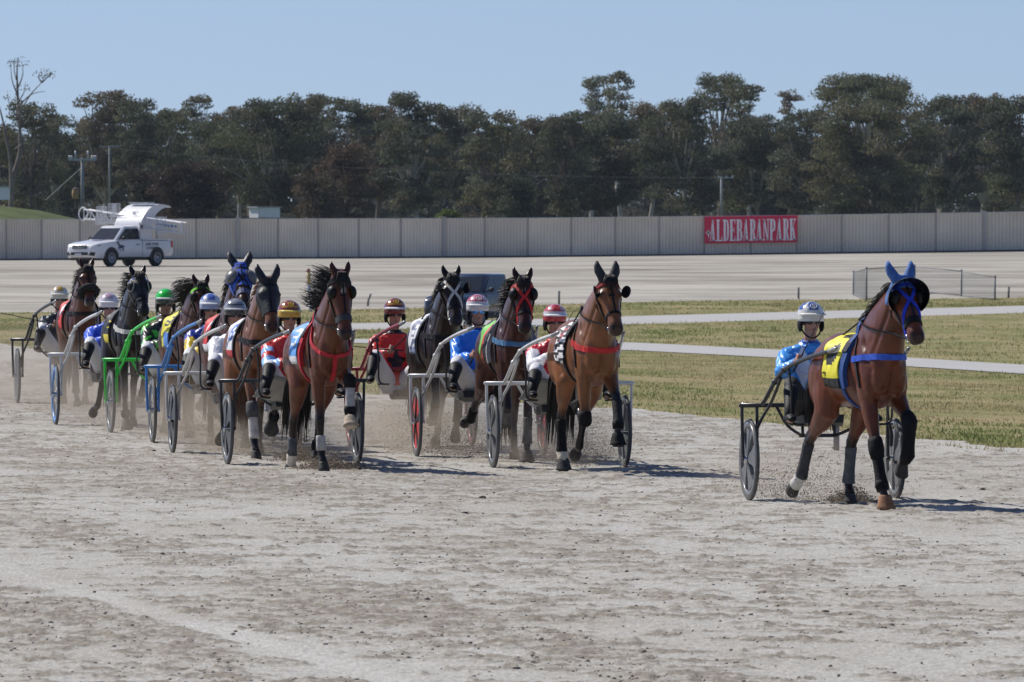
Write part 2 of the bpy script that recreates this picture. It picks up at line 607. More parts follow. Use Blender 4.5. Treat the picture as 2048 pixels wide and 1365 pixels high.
def ground_mat():
    m, nt, b = _base('turf')
    t = nt.nodes.new('ShaderNodeTexCoord')

    def noise(scale, det, sx=1.0, sy=1.0):
        mp = nt.nodes.new('ShaderNodeMapping'); mp.inputs['Scale'].default_value = (scale * sx, scale * sy, scale)
        nt.links.new(t.outputs['Object'], mp.inputs['Vector'])
        n = nt.nodes.new('ShaderNodeTexNoise'); n.inputs['Scale'].default_value = 1; n.inputs['Detail'].default_value = det
        nt.links.new(mp.outputs[0], n.inputs['Vector'])
        return n

    def ramp(f, p0, c0, p1, c1):
        r = nt.nodes.new('ShaderNodeValToRGB')
        r.color_ramp.elements[0].position = p0; r.color_ramp.elements[0].color = c0 + (1,)
        r.color_ramp.elements[1].position = p1; r.color_ramp.elements[1].color = c1 + (1,)
        nt.links.new(f, r.inputs['Fac'])
        return r
    big = ramp(noise(.5, 4, 1, .35).outputs['Fac'], .38, (.21, .212, .085), .62, (.335, .275, .145))
    fine = ramp(noise(7, 6).outputs['Fac'], .3, (.72, .72, .72), .75, (1.2, 1.2, 1.2))
    mx = nt.nodes.new('ShaderNodeMix'); mx.data_type = 'RGBA'; mx.blend_type = 'MULTIPLY'; mx.inputs[0].default_value = 1
    nt.links.new(big.outputs[0], mx.inputs[6]); nt.links.new(fine.outputs[0], mx.inputs[7])
    nt.links.new(mx.outputs[2], b.inputs['Base Color'])
    b.inputs['Roughness'].default_value = 1; b.inputs['Specular IOR Level'].default_value = .1
    bp = nt.nodes.new('ShaderNodeBump'); bp.inputs['Strength'].default_value = .8; bp.inputs['Distance'].default_value = .06
    n3 = noise(14, 5)
    nt.links.new(n3.outputs['Fac'], bp.inputs['Height']); nt.links.new(bp.outputs['Normal'], b.inputs['Normal'])
    return m


A_COL, BANDS = infield()


def grass_blades():
    """short turf blades on the infield"""
    allV = []; allC = []
    def patch(N, lo, hi, hmin, hmax, wd, edge=False, gs=1.0):
        i = RNG.integers(95, 325, N)
        aa = A_COL[i] + (A_COL[101] - A_COL[100]) * (RNG.random(N) - .5)
        y0 = np.interp(aa, A_COL, BANDS[lo]) if not edge else np.interp(aa, A_COL, BANDS[1]) - 1.6; y1 = np.interp(aa, A_COL, BANDS[hi])
        Y = y0 + (y1 - y0) * (RNG.random(N) if not edge else RNG.random(N) ** 3)
        X = aa * Y
        cl = fbm(X * .9, Y * .45, 3)
        ok = RNG.random(N) < sstep(.22, .55, cl)
        X, Y, cl = X[ok], Y[ok], cl[ok]; N = len(X)
        Z = gh(X, Y) - .02
        H = (hmin + (hmax - hmin) * RNG.random(N) ** 2) * (.5 + cl)
        W = wd * (.6 + .8 * RNG.random(N))
        th = RNG.random(N) * PI
        lean = (RNG.random((N, 2)) - .5) * H[:, None] * 1.1
        dx = np.cos(th) * W; dy = np.sin(th) * W
        P = np.zeros((N, 3, 3))
        P[:, 0] = np.stack([X - dx, Y - dy, Z], -1)
        P[:, 1] = np.stack([X + dx, Y + dy, Z], -1)
        P[:, 2] = np.stack([X + lean[:, 0], Y + lean[:, 1], Z + H], -1)
        t = sstep(.35, .65, fbm(X * .35 + 9, Y * .14, 4))[:, None]
        grn = np.array([.19, .22, .075]); dry = np.array([.37, .305, .165])
        t = t * gs
        c = grn * (1 - t) + dry * t
        c = c * (.8 + .45 * RNG.random((N, 1)))
        allV.append(P.reshape(-1, 3)); allC.append(np.repeat(c, 3, 0))
    patch(110000, 1, 2, .02, .055, .010)
    patch(9000, 0, 2, .02, .08, .012, True)
    patch(52000, 3, 4, .03, .11, .02, gs=.6)
    patch(36000, 5, 6, .03, .09, .03, gs=.55)
    V = np.concatenate(allV); C = np.concatenate(allC)
    F = np.arange(len(V)).reshape(-1, 3)
    tag(npmesh('grass', V, F, vmat('grass_blade', rough=.8, var=.1, scale=2, spec=.2, translucent=.5), cols=C),
        'short dry green and straw coloured turf on the infield', 'grass', kind='stuff')


grass_blades()

# base ground out to the horizon (lies below everything else)
g = MB()
g.add([(-6000, -60, -2.2), (6000, -60, -2.2), (6000, 9000, -2.2), (-6000, 9000, -2.2)], [(0, 1, 2, 3)])
tag(g.build('ground', mat('paddock', (.12, .115, .05), rough=1, scale=.02, var=.4, spec=.1)), kind='structure')
# verge behind the fence up to the trees
xs = np.linspace(-120, 120, 61); ys = np.linspace(445, 1300, 40)
XX, YY = np.meshgrid(xs, ys)
mound = np.maximum(0, 1 - ((XX + 40) / 19.5) ** 2) ** .7 * np.exp(-((YY - 520) / 45.0) ** 2) * 3.6
ZZ = fence_e(np.clip(XX, -60, 60)) - .1 + mound + (fbm(XX * .1, YY * .03, 3) - .5) * .5
idx = np.arange(XX.size).reshape(XX.shape)
tag(npmesh('terrain', np.stack([XX, YY, ZZ], -1).reshape(-1, 3),
           np.stack([idx[:-1, :-1], idx[:-1, 1:], idx[1:, 1:], idx[1:, :-1]], -1).reshape(-1, 4),
           mat('green_paddock', (.098, .120, .045), rough=1, scale=.6, var=.45, bump=.6, bscale=3, spec=.1), smooth=True), kind='structure')

# ------------------------------------------------------------------ boundary fence
SEAMS = [-530, -455, -375, -300, -222, -145, -65, 13, 84, 160, 236, 314, 393, 475, 557, 637, 718, 802, 888, 970, 1056, 1143, 1231, 1319, 1409, 1502, 1594, 1684, 1778, 1872, 1969, 2066, 2165, 2265, 2366, 2470, 2575]
F_TOP = line([(-1000, 443), (0, 440), (700, 438), (1056, 437), (1409, 433.5), (1594, 431.5), (2048, 424.5), (3000, 412)])
F_BOT = line([(-1000, 529), (0, 520.5), (1024, 514.5), (1500, 509.5), (2048, 502), (3000, 490)])
FD = 428.0


def build_fence():
    fe = empty('boundary_fence', at(1024, 520, FD))
    base = fe.location.copy()
    tag(fe, 'long beige ribbed sheet metal fence behind the far side of the track', 'fence')
    pm = mat('fence_sheet', (.78, .71, .60), rough=.55, var=.13, scale=.5, spec=.3)
    nt = pm.node_tree; b_ = nt.nodes['Principled BSDF']; src = b_.inputs['Base Color'].links[0].from_socket
    oi = nt.nodes.new('ShaderNodeObjectInfo'); mr = nt.nodes.new('ShaderNodeMapRange'); mr.inputs[3].default_value = .90; mr.inputs[4].default_value = 1.05
    nt.links.new(oi.outputs['Random'], mr.inputs[0])
    sc_ = nt.nodes.new('ShaderNodeVectorMath'); sc_.operation = 'SCALE'; nt.links.new(src, sc_.inputs[0]); nt.links.new(mr.outputs[0], sc_.inputs['Scale']); nt.links.new(sc_.outputs[0], b_.inputs['Base Color'])
    pm2 = mat('fence_post', (.43, .415, .385), rough=.5, var=.1)
    dk = mat('fence_shade_soil', (.10, .095, .085), rough=.9, var=.3)  # dark colour of an added strip standing in for shadow and dark soil
    for i in range(len(SEAMS) - 1):
        a0, a1 = SEAMS[i], SEAMS[i + 1]
        p0b, p1b = at(a0, F_BOT(a0) + 2, FD), at(a1, F_BOT(a1) + 2, FD)
        p0t, p1t = at(a0, F_TOP(a0) + 1, FD), at(a1, F_TOP(a1) + 1, FD)
        m = MB(); nrib = 13
        prof = []
        for k in range(nrib):
            for s_, dpt in ((0.0, 0), (.52, 0), (.64, .045), (.88, .045)):
                prof.append(((k + s_) / nrib, dpt))
        prof.append((1.0, 0))
        vs = []; fs = []
        wob = random.uniform(-.012, .012)
        for (s_, dpt) in prof:
            b = p0b.lerp(p1b, .015 + s_ * .97); t = p0t.lerp(p1t, .015 + s_ * .97)
            off = Vector((0, dpt + wob, 0))
            vs += [b + off - base, t + off - base]
        vs2 = [v + Vector((0, .012, 0)) for v in vs]
        n = len(prof)
        for k in range(n - 1):
            fs.append((2 * k, 2 * k + 2, 2 * k + 3, 2 * k + 1))
            fs.append((2 * n + 2 * k + 1, 2 * n + 2 * k + 3, 2 * n + 2 * k + 2, 2 * n + 2 * k))
        m.add(vs + vs2, fs)
        m.build('panel', pm, fe)
        wide = SEAMS[i] in (888, 1969, 475)
        m = MB(); wd = .16 if wide else .07
        m.box((p0b + p0t) / 2 - base + Vector((0, -.02 if wide else .02, .02)), (wd, .09, (p0t - p0b).length + .06))
        if wide:
            m.box(p0t - base + Vector((0, -.02, .08)), (.2, .13, .05))
        m.build('post', pm2 if wide else mat('fence_seam', (.36, .34, .31), rough=.6), fe)
        m = MB()
        m.bar(p0t - base + Vector((wd / 2, 0, .02)), p1t - base + Vector((-.035, 0, .02)), .09, .055)
        m.build('rail', mat('fence_rail', (.62, .60, .56), rough=.45), fe)
        m = MB()
        m.bar(p0b - base + Vector((0, -.10, .03)), p1b - base + Vector((-.004, -.10, .03)), .10, .15)
        m.build('shade_soil_strip', dk, fe)


build_fence()

# ------------------------------------------------------------------ sign with lettering
def glyph(ch):
    """condensed serif capitals as polygons in a 1 x 1 box (thick and thin strokes)"""
    T, t, s = .34, .13, .055      # thick stem, thin stroke, serif height
    def rect(x0, y0, x1, y1): return [(x0, y0), (x1, y0), (x1, y1), (x0, y1)]
    def ser(x0, x1, y): return rect(x0, y, x1, y + s)
    def bowl(x0, x1, y0, y1, T_):
        out = []
        ym = (y0 + y1) / 2; N = 7
        for k in range(N):
            th0 = -PI / 2 + PI * k / N; th1 = -PI / 2 + PI * (k + 1) / N
            def o(th): return (x0 + (x1 - x0) * max(0, math.cos(th)) ** .45, ym + (y1 - y0) / 2 * math.sin(th))
            def i_(th): return (x0 + (x1 - x0 - T_) * max(0, math.cos(th)) ** .45, ym + ((y1 - y0) / 2 - .05) * math.sin(th))
            out.append([i_(th0), o(th0), o(th1), i_(th1)])
        return out
    if ch == 'A': return [[(.08, 0), (.08 + t, 0), (.50, .97), (.42, 1.0)], [(.52, 0), (.52 + T, 0), (.62, 1.0), (.38, 1.0)], rect(.20, .27, .64, .33), ser(0, .30, 0), ser(.46, 1.0, 0)]
    if ch == 'L': return [rect(.14, s, .14 + T, 1 - s), ser(.02, .62, 1 - s), rect(.02, 0, .98, s), [(.80, s), (.98, s), (.98, .30)]]
    if ch == 'D': return [rect(.14, s, .14 + T, 1 - s), ser(.02, .5, 0), ser(.02, .5, 1 - s)] + bowl(.48, 1.0, 0, 1, .30)
    if ch == 'E': return [rect(.14, s, .14 + T, 1 - s), rect(.02, 0, .95, s), rect(.02, 1 - s, .92, 1), [(.78, s), (.95, s), (.95, .28)], [(.76, 1 - s), (.92, .74), (.92, 1 - s)], rect(.48, .48, .78, .53), rect(.72, .38, .80, .63)]
    if ch == 'B': return [rect(.14, s, .14 + T, 1 - s), ser(.02, .5, 0), ser(.02, .5, 1 - s)] + bowl(.48, 1.0, 0, .53, .28) + bowl(.48, .94, .50, 1, .26)
    if ch == 'R': return [rect(.14, s, .14 + T, 1 - s), ser(.02, .58, 0), ser(.02, .5, 1 - s)] + bowl(.48, .94, .46, 1, .27) + [[(.55, .47), (.74, .47), (1.0, .04), (.68, .0)], ser(.70, 1.06, 0)]
    if ch == 'P': return [rect(.14, s, .14 + T, 1 - s), ser(.02, .60, 0), ser(.02, .5, 1 - s)] + bowl(.48, .98, .42, 1, .29)
    if ch == 'N': return [rect(.12, s, .12 + t, 1 - s), ser(0, .36, 0), ser(0, .30, 1 - s), [(.10, 1 - s), (.34, 1.0), (.92, .0), (.70, .0)], rect(.80, .0, .80 + t, 1 - s), ser(.66, 1.04, 1 - s)]
    if ch == 'K': return [rect(.14, s, .14 + T, 1 - s), ser(.02, .58, 0), ser(.02, .58, 1 - s), [(.48, .42), (.48, .54), (.80, 1 - s), (.92, 1 - s)], [(.52, .55), (.66, .68), (1.02, .0), (.70, .0)], ser(.66, 1.1, 0), ser(.66, 1.04, 1 - s)]


def build_sign():
    D = FD - .22
    c = [at(1409, 434, D), at(1595, 431.5, D), at(1595, 485, D), at(1409, 487.5, D)]
    root = empty('sign', at(1502, 487, D))
    tag(root, 'red banner with white ALDEBARANPARK lettering fixed to the fence', 'sign')
    o = root.location
    m = MB()
    vs = [p - o for p in c] + [p - o + Vector((0, .05, 0)) for p in c]
    m.add(vs, [(3, 2, 1, 0), (4, 5, 6, 7), (0, 1, 5, 4), (1, 2, 6, 5), (2, 3, 7, 6), (3, 0, 4, 7)])
    m.build('board', mat('sign_red', (.62, .022, .075), rough=.5, var=.08, scale=2), root)
    xa = (c[1] - c[0]).normalized(); za = Vector((0, 0, 1))
    X0 = at(1419, 486, D) - o + Vector((0, -.012, 0)); px = D / FPX
    m = MB(); word = 'ALDEBARANPARK'
    pitch = 173.0 / 13 * px; hgt = 43 * px
    basey = at(1419, 483, D) - o + Vector((0, -.012, 0))
    for i, ch in enumerate(word):
        org = basey + xa * (pitch * i)
        for poly in glyph(ch):
            pts = [org + xa * (p[0] * pitch * .92) + za * (p[1] * hgt) for p in poly]
            back = [p + Vector((0, .006, 0)) for p in pts]
            n = len(pts)
            m.add(pts + back, [tuple(range(n))] + [(k, n + k, n + (k + 1) % n, (k + 1) % n) for k in range(n)])
    m.build('lettering', mat('sign_white', (.85, .83, .84), rough=.5, var=.04), root)
    m = MB()
    cx = at(1417, 466, D) - o + Vector((0, -.016, 0))
    for k in range(8):
        a = PI / 4 * k
        L = 7.5 * px if k % 2 == 0 else 5 * px
        if k == 6: L = 13 * px
        p1 = cx + xa * math.cos(a) * L + za * math.sin(a) * L
        q = 1.6 * px
        n1 = cx + xa * math.cos(a + PI / 2) * q + za * math.sin(a + PI / 2) * q
        n2 = cx - xa * math.cos(a + PI / 2) * q - za * math.sin(a + PI / 2) * q
        m.add([n1, n2, p1], [(0, 1, 2)])
    m.build('star_emblem', mat('sign_white', (.74, .72, .74)), root)


build_sign()

# ------------------------------------------------------------------ gum trees
LEAFM = vmat('gum_leaf', rough=.55, var=.25, scale=.35, spec=.35, translucent=.32)
BARK = mat('pale_bark', (.46, .42, .37), rough=.9, var=.4, scale=1.2, bump=.5, bscale=4)
BARKD = mat('dark_bark', (.12, .095, .075), rough=.95, var=.4, scale=1.2)


def leaf_cloud(centers, radii, n_per, size, base_col, colvar):
    """drooping leaf faces spread through clumps; returns V, F, C"""
    Vs = []; Cs = []
    for (c, r, cc) in zip(centers, radii, colvar):
        n = int(n_per * (r[0] * r[0]) / 1.4) + 20
        d = RNG.normal(size=(n, 3)); d /= np.linalg.norm(d, axis=1)[:, None]
        rad = (.35 + .65 * RNG.random((n, 1)) ** .6)
        d[:, 2] = np.where(d[:, 2] < -.1, d[:, 2] * .45, d[:, 2])
        p = np.array(c) + d * rad * np.array(r) * (1 + .25 * (RNG.random((n, 1)) - .5))
        th = RNG.random(n) * 2 * PI
        s = size * (.6 + .8 * RNG.random(n))
        ux = np.stack([np.cos(th), np.sin(th), (RNG.random(n) - .5) * .9], -1) * (s * .5)[:, None]
        dn = np.stack([(RNG.random(n) - .5) * .9, (RNG.random(n) - .5) * .9, -.75 - .4 * RNG.random(n)], -1) * (s * .62)[:, None]
        q = np.stack([p - ux * .8, p + ux * .8, p + ux * .35 + dn, p - ux * .35 + dn], 1)
        Vs.append(q.reshape(-1, 3))
        col = np.array(base_col) * cc * (.6 + .8 * RNG.random((n, 1)))
        Cs.append(np.repeat(col, 4, 0))
    V = np.concatenate(Vs); C = np.concatenate(Cs)
    return V, np.arange(len(V)).reshape(-1, 4), C


def gum_tree(px, top, depth, wpx, label, group, style='round', col=(.085, .088, .052), bark=None, low=.22, dens=1.0, name='gum_tree', lean=0.0, trunkw=.2):
    b = bark or BARK
    base = Vector(((px - 1024) / FPX * depth, depth, -.5))
    H = CAMH - (top - YH) / FPX * depth - base.z
    W = wpx / FPX * depth
    root = empty(name, base)
    tag(root, label, 'tree', group)
    m = MB()
    fork = H * random.uniform(.28, .42) if style != 'umbrella' else H * .5
    bx = random.uniform(-.5, .5) + lean * fork
    tp = [(0, 0, 0), (bx * .25, .1, fork * .4), (bx, .2, fork)]
    tw = trunkw * H / 13
    m.tube(curve_pts(tp, 5), [tw * 1.5] + [tw * 1.25 - tw * .4 * k / 10 for k in range(1, 11)], n=7)
    cents = []; rads = []; cv = []
    ncl = int((46 if style == 'round' else (44 if style == 'umbrella' else 30)) * max(.6, W / 6.0) * dens)
    cz0 = H * (low if style == 'round' else (.80 if style == 'umbrella' else .62))
    for k in range(ncl):
        t = (k + random.random()) / ncl
        z = cz0 + (H - cz0) * (t ** .85) * .95
        s = (z - cz0) / (H - cz0)
        if style == 'umbrella': env = (.55 + .55 * math.sin(PI * min(1, s * .9 + .1)))
        elif style == 'wisp': env = .55 + .3 * random.random()
        else: env = (math.sin(PI * (s * .70 + .17))) ** .7
        a = random.uniform(0, 2 * PI); rr = math.sqrt(random.random()) * W * .5 * env
        cx = bx + math.cos(a) * rr * 1.0; cy = math.sin(a) * rr * .9
        r0 = random.uniform(.75, 1.55) * (W / 6.5) ** .5 * (.85 if style != 'round' else 1)
        cents.append((cx, cy, z - r0 * .3)); rads.append((r0, r0, r0 * random.uniform(.55, .8)))
        cv.append(random.uniform(.7, 1.35) * np.array([random.uniform(.92, 1.12), 1, random.uniform(.85, 1.1)]))
    if style != 'umbrella':     # top tufts reach the skyline
        for k in range(4):
            r0 = random.uniform(.55, .9)
            cents.append((bx + random.uniform(-.22, .22) * W, random.uniform(-1, 1), H - r0 * .75 - .3 * k * random.random())); rads.append((r0, r0, r0 * .7))
            cv.append(np.ones(3) * random.uniform(.9, 1.25))
    # limbs to a share of the clumps
    ord_ = sorted(range(len(cents)), key=lambda i: random.random())[:max(7, len(cents) // 2)]
    for i in ord_:
        c = Vector(cents[i]); st = Vector((bx, .2, fork)).lerp(Vector((bx * .4, .1, fork * .6)), random.random() * .6)
        if c.z < st.z + .3: st = Vector((bx * .3, .05, max(.3, c.z * .55)))
        mid = st.lerp(c, .5) + Vector((random.uniform(-.5, .5), random.uniform(-.4, .4), random.uniform(.0, .6)))
        L = (c - st).length
        m.tube(curve_pts([st, mid, c], 4), [tw * .62 * (1 - .75 * q / 8) * min(1, L / 3 + .3) for q in range(9)], n=5)
    m.build('trunk', b, root, smooth=True)
    V, F, C = leaf_cloud(cents, rads, 250 * (1.0 if style == 'round' else .8), .205, col, cv)
    npmesh('crown', V, F, LEAFM, root, cols=C)
    return root


def bare_tree():
    depth = 760
    base = Vector(((22 - 1024) / FPX * depth, depth, -.3))
    root = empty('dead_tree', base)
    tag(root, 'tall bare dying gum with pale twisting trunks at the left edge', 'tree')
    P = lambda x, y, dy=0: at(x, y, depth) - base + Vector((0, dy, 0))
    m = MB()
    m.tube(curve_pts([(0, 0, 0), P(24, 370), P(40, 300, .3), P(36, 210, .4), P(34, 150, .3), P(36, 118)], 6), [.26 * (1 - .92 * i / 30) for i in range(31)], n=7)
    m.tube(curve_pts([(0.05, 0, .3), P(22, 330, -.3), P(12, 270, -.4), P(4, 232, -.3), P(-8, 190)], 6), [.2 * (1 - .85 * i / 24) for i in range(25)], n=6)
    br = [((37, 230), (62, 190), (84, 165), (92, 146)), ((36, 215), (58, 192), (78, 185), (92, 184)), ((35, 180), (46, 150), (44, 125)), ((35, 190), (24, 160), (22, 124)), ((84, 165), (78, 155), (80, 144)),
          ((34, 160), (28, 140), (30, 115)), ((38, 240), (20, 210), (16, 185)), ((40, 260), (56, 240), (66, 222)), ((84, 166), (98, 152), (104, 143)), ((37, 205), (48, 185), (52, 165)),
          ((30, 300), (46, 285), (54, 262)), ((18, 290), (8, 262), (12, 240))]
    for b in br:
        n = len(b)
        m.tube(curve_pts([P(x, y, random.uniform(-.5, .5)) for x, y in b], 4), [.075 * (1 - .85 * i / (4 * (n - 1))) for i in range(4 * (n - 1) + 1)], n=5)
    m.build('trunk', mat('dead_bark', (.25, .205, .17), rough=.9, var=.45, scale=1.0), root, smooth=True)
    cents = [P(34, 122), P(44, 128), P(26, 130), P(92, 148), P(102, 150), P(46, 176), P(20, 196), P(60, 225), P(84, 150)]
    V, F, C = leaf_cloud([tuple(c) for c in cents], [(.75, .6, .6)] * len(cents), 28, .15, (.15, .13, .10), [np.ones(3)] * len(cents))
    npmesh('crown', V, F, LEAFM, root, cols=C)


def wood():
    front = [  # px, top, width, style, label
        (62, 196, 95, 'round', 'broad gum tree just right of the bare dying gum'),
        (118, 226, 80, 'round', 'low gum tree behind the white pipe crossarm pole on the left'),
        (205, 178, 105, 'round', 'gum tree with a ragged top above the white starting gate ute'),
        (262, 194, 80, 'round', 'gum tree directly above the white hooped canopy of the gate ute'),
        (325, 214, 100, 'round', 'dark rounded gum tree right of the gate ute canopy'),
        (404, 186, 62, 'wisp', 'slim gum with one round tuft standing clear above its neighbours, left of centre'),
        (436, 236, 90, 'round', 'low gum beside the small pale shed behind the fence'),
        (478, 208, 74, 'round', 'gum tree rising behind the small pale shed'),
        (540, 192, 150, 'round', 'large dense olive gum with a wide domed crown left of centre'),
        (612, 183, 95, 'round', 'dark gum right of the wide domed olive gum'),
        (652, 186, 60, 'wisp', 'thin wispy gum showing sky through its top, above the russet tree'),
        (690, 192, 80, 'round', 'pale gum between two darker crowns above the russet tree'),
        (752, 206, 105, 'round', 'dark gum standing behind the russet tree'),
        (838, 180, 110, 'round', 'high gum right of the russet tree with a leafy flat top'),
        (912, 204, 105, 'round', 'gum with pale forked trunk above the white bridled black horse'),
        (962, 216, 90, 'round', 'sloping brown tinged gum just left of the skyline dip'),
        (1004, 248, 80, 'round', 'low gum in the skyline dip near the centre'),
        (1058, 232, 90, 'round', 'gum right of the skyline dip near the centre'),
        (1112, 226, 85, 'round', 'greyish gum left of the tall twin topped gum'),
        (1180, 148, 90, 'wisp', 'tall gum with open clumped top, left one of the twin tops'),
        (1243, 140, 78, 'wisp', 'tall gum with a pointed dense top, right one of the twin tops'),
        (1205, 218, 150, 'round', 'wide gum crown under the tall twin tops'),
        (1298, 202, 90, 'round', 'gum right of the tall twin tops'),
        (1372, 190, 125, 'round', 'olive gum above the left end of the red banner'),
        (1440, 146, 90, 'umbrella', 'thin gum with flat tufts on long bare stems above the red banner'),
        (1500, 166, 90, 'wisp', 'tall gum with leaning crown above the right half of the red banner'),
        (1520, 226, 120, 'round', 'shaded gum directly behind the red banner'),
        (1582, 180, 52, 'wisp', 'small pointed gum top right of the red banner'),
        (1632, 214, 100, 'round', 'low gum between the red banner and the umbrella shaped gum'),
        (1745, 147, 165, 'umbrella', 'wide umbrella shaped gum with brown flat crown on the right skyline'),
        (1755, 196, 170, 'round', 'green gum beneath the umbrella shaped crown'),
        (1872, 186, 120, 'round', 'rounded gum just right of the umbrella shaped gum'),
        (1960, 184, 115, 'round', 'gum with pale forked trunk near the right edge'),
        (2036, 186, 100, 'round', 'gum cut by the right edge of the picture'),
    ]
    cols = [(.150, .148, .088), (.130, .140, .090), (.168, .142, .092), (.118, .124, .078), (.155, .160, .094)]
    grp = 'gum trees in the row behind the fence'
    for i, (px, top, wd, st, lab) in enumerate(front):
        d = 840 + (i * 37 % 5) * 14 + (0 if st == 'round' else 75)
        lowv = (.15 + .22 * ((i * 7) % 5) / 4) if st == 'round' else .3
        gum_tree(px, top, d, wd * (1.45 if st == 'round' else 1.15), lab, grp, st, cols[i % 5], low=lowv, bark=BARK if i % 3 else mat('brown_bark', (.22, .17, .135), rough=.9, var=.4, scale=1.2), lean=random.uniform(-.12, .12),
                 dens=1.0, trunkw=.2 if st == 'round' else .16)
    k = 0
    for px in range(-140, 2260, 62):
        top = 246 + 22 * math.sin(px * .013) + random.uniform(-14, 14)
        if 960 < px < 1080: top += 14
        gum_tree(px + random.uniform(-15, 15), top, 960 + random.uniform(0, 70), 120, 'dark gum tree half hidden deep in the row behind the fence',
                 'gum trees deep in the row', 'round', (.115, .120, .092), bark=BARKD, low=.08, dens=.9)
    # understorey bushes and the two russet trees
    for px, top, wd, lab, c in [(700, 282, 120, 'russet brown bushy tree in front of the gums', (.125, .090, .060)), (1030, 350, 60, 'low grey bush between pale trunks near the centre', (.07, .08, .05))]:
        gum_tree(px, top, 800, wd, lab, None, 'round', c, low=.22, dens=1.5, name='russet_tree' if c[0] > .1 else 'bush', bark=BARKD)
    gum_tree(640, 345, 790, 110, 'low brown spreading tree left of the taller russet tree', None, 'round', (.112, .090, .058), low=.2, dens=1.3, name='brown_tree', bark=BARKD)
    gum_tree(360, 322, 790, 130, 'dark brown rounded tree right of the gate ute canopy', None, 'round', (.072, .056, .038), low=.12, dens=1.6, name='brown_tree', bark=BARKD)
    gum_tree(300, 335, 800, 110, 'dark spreading tree just behind the gate ute canopy', None, 'round', (.06, .052, .036), low=.12, dens=1.3, name='brown_tree', bark=BARKD)
    gum_tree(902, 416, 700, 44, 'small bright green shrub just over the fence near the centre', None, 'round', (.13, .16, .05), low=.1, dens=1.0, name='shrub', bark=BARKD)
    bare_tree()
    # leaning pale trunks seen against the dark wood
    # far wood that reads as one mass
    xs_, V = [], None
    cents = []; rads = []; cv = []
    for i in range(760):
        X = random.uniform(-110, 110); Y = random.uniform(1250, 1330)
        z = random.uniform(-2, 11)
        r = random.uniform(1.8, 3.2)
        cents.append((X, Y, z)); rads.append((r, r, r * .8)); cv.append(np.ones(3) * random.uniform(.8, 1.2))
    V, F, C = leaf_cloud(cents, rads, 24, .9, (.075, .085, .08), cv)
    tag(npmesh('far_wood', V, F, LEAFM, cols=C), 'bluish far wood seen through the gaps between the trunks', 'wood', kind='stuff')


wood()


# ------------------------------------------------------------------ poles, wires, small roadside things
def pole(px, top, base, depth, label, arms, col=(.42, .42, .40), r=.13, name='utility_pole'):
    b = at(px, base, depth); t = at(px, top, depth)
    root = empty(name, b)
    tag(root, label, 'pole')
    m = MB(); h = (t - b).length
    m.tube([(0, 0, 0), (0, 0, h * .5), (0, 0, h)], [r * 1.15, r, r * .85], n=10)
    m.build('shaft', mat('pole_wood_%d' % px, col, rough=.85, var=.25, scale=2), root, smooth=True)
    return root, b, h


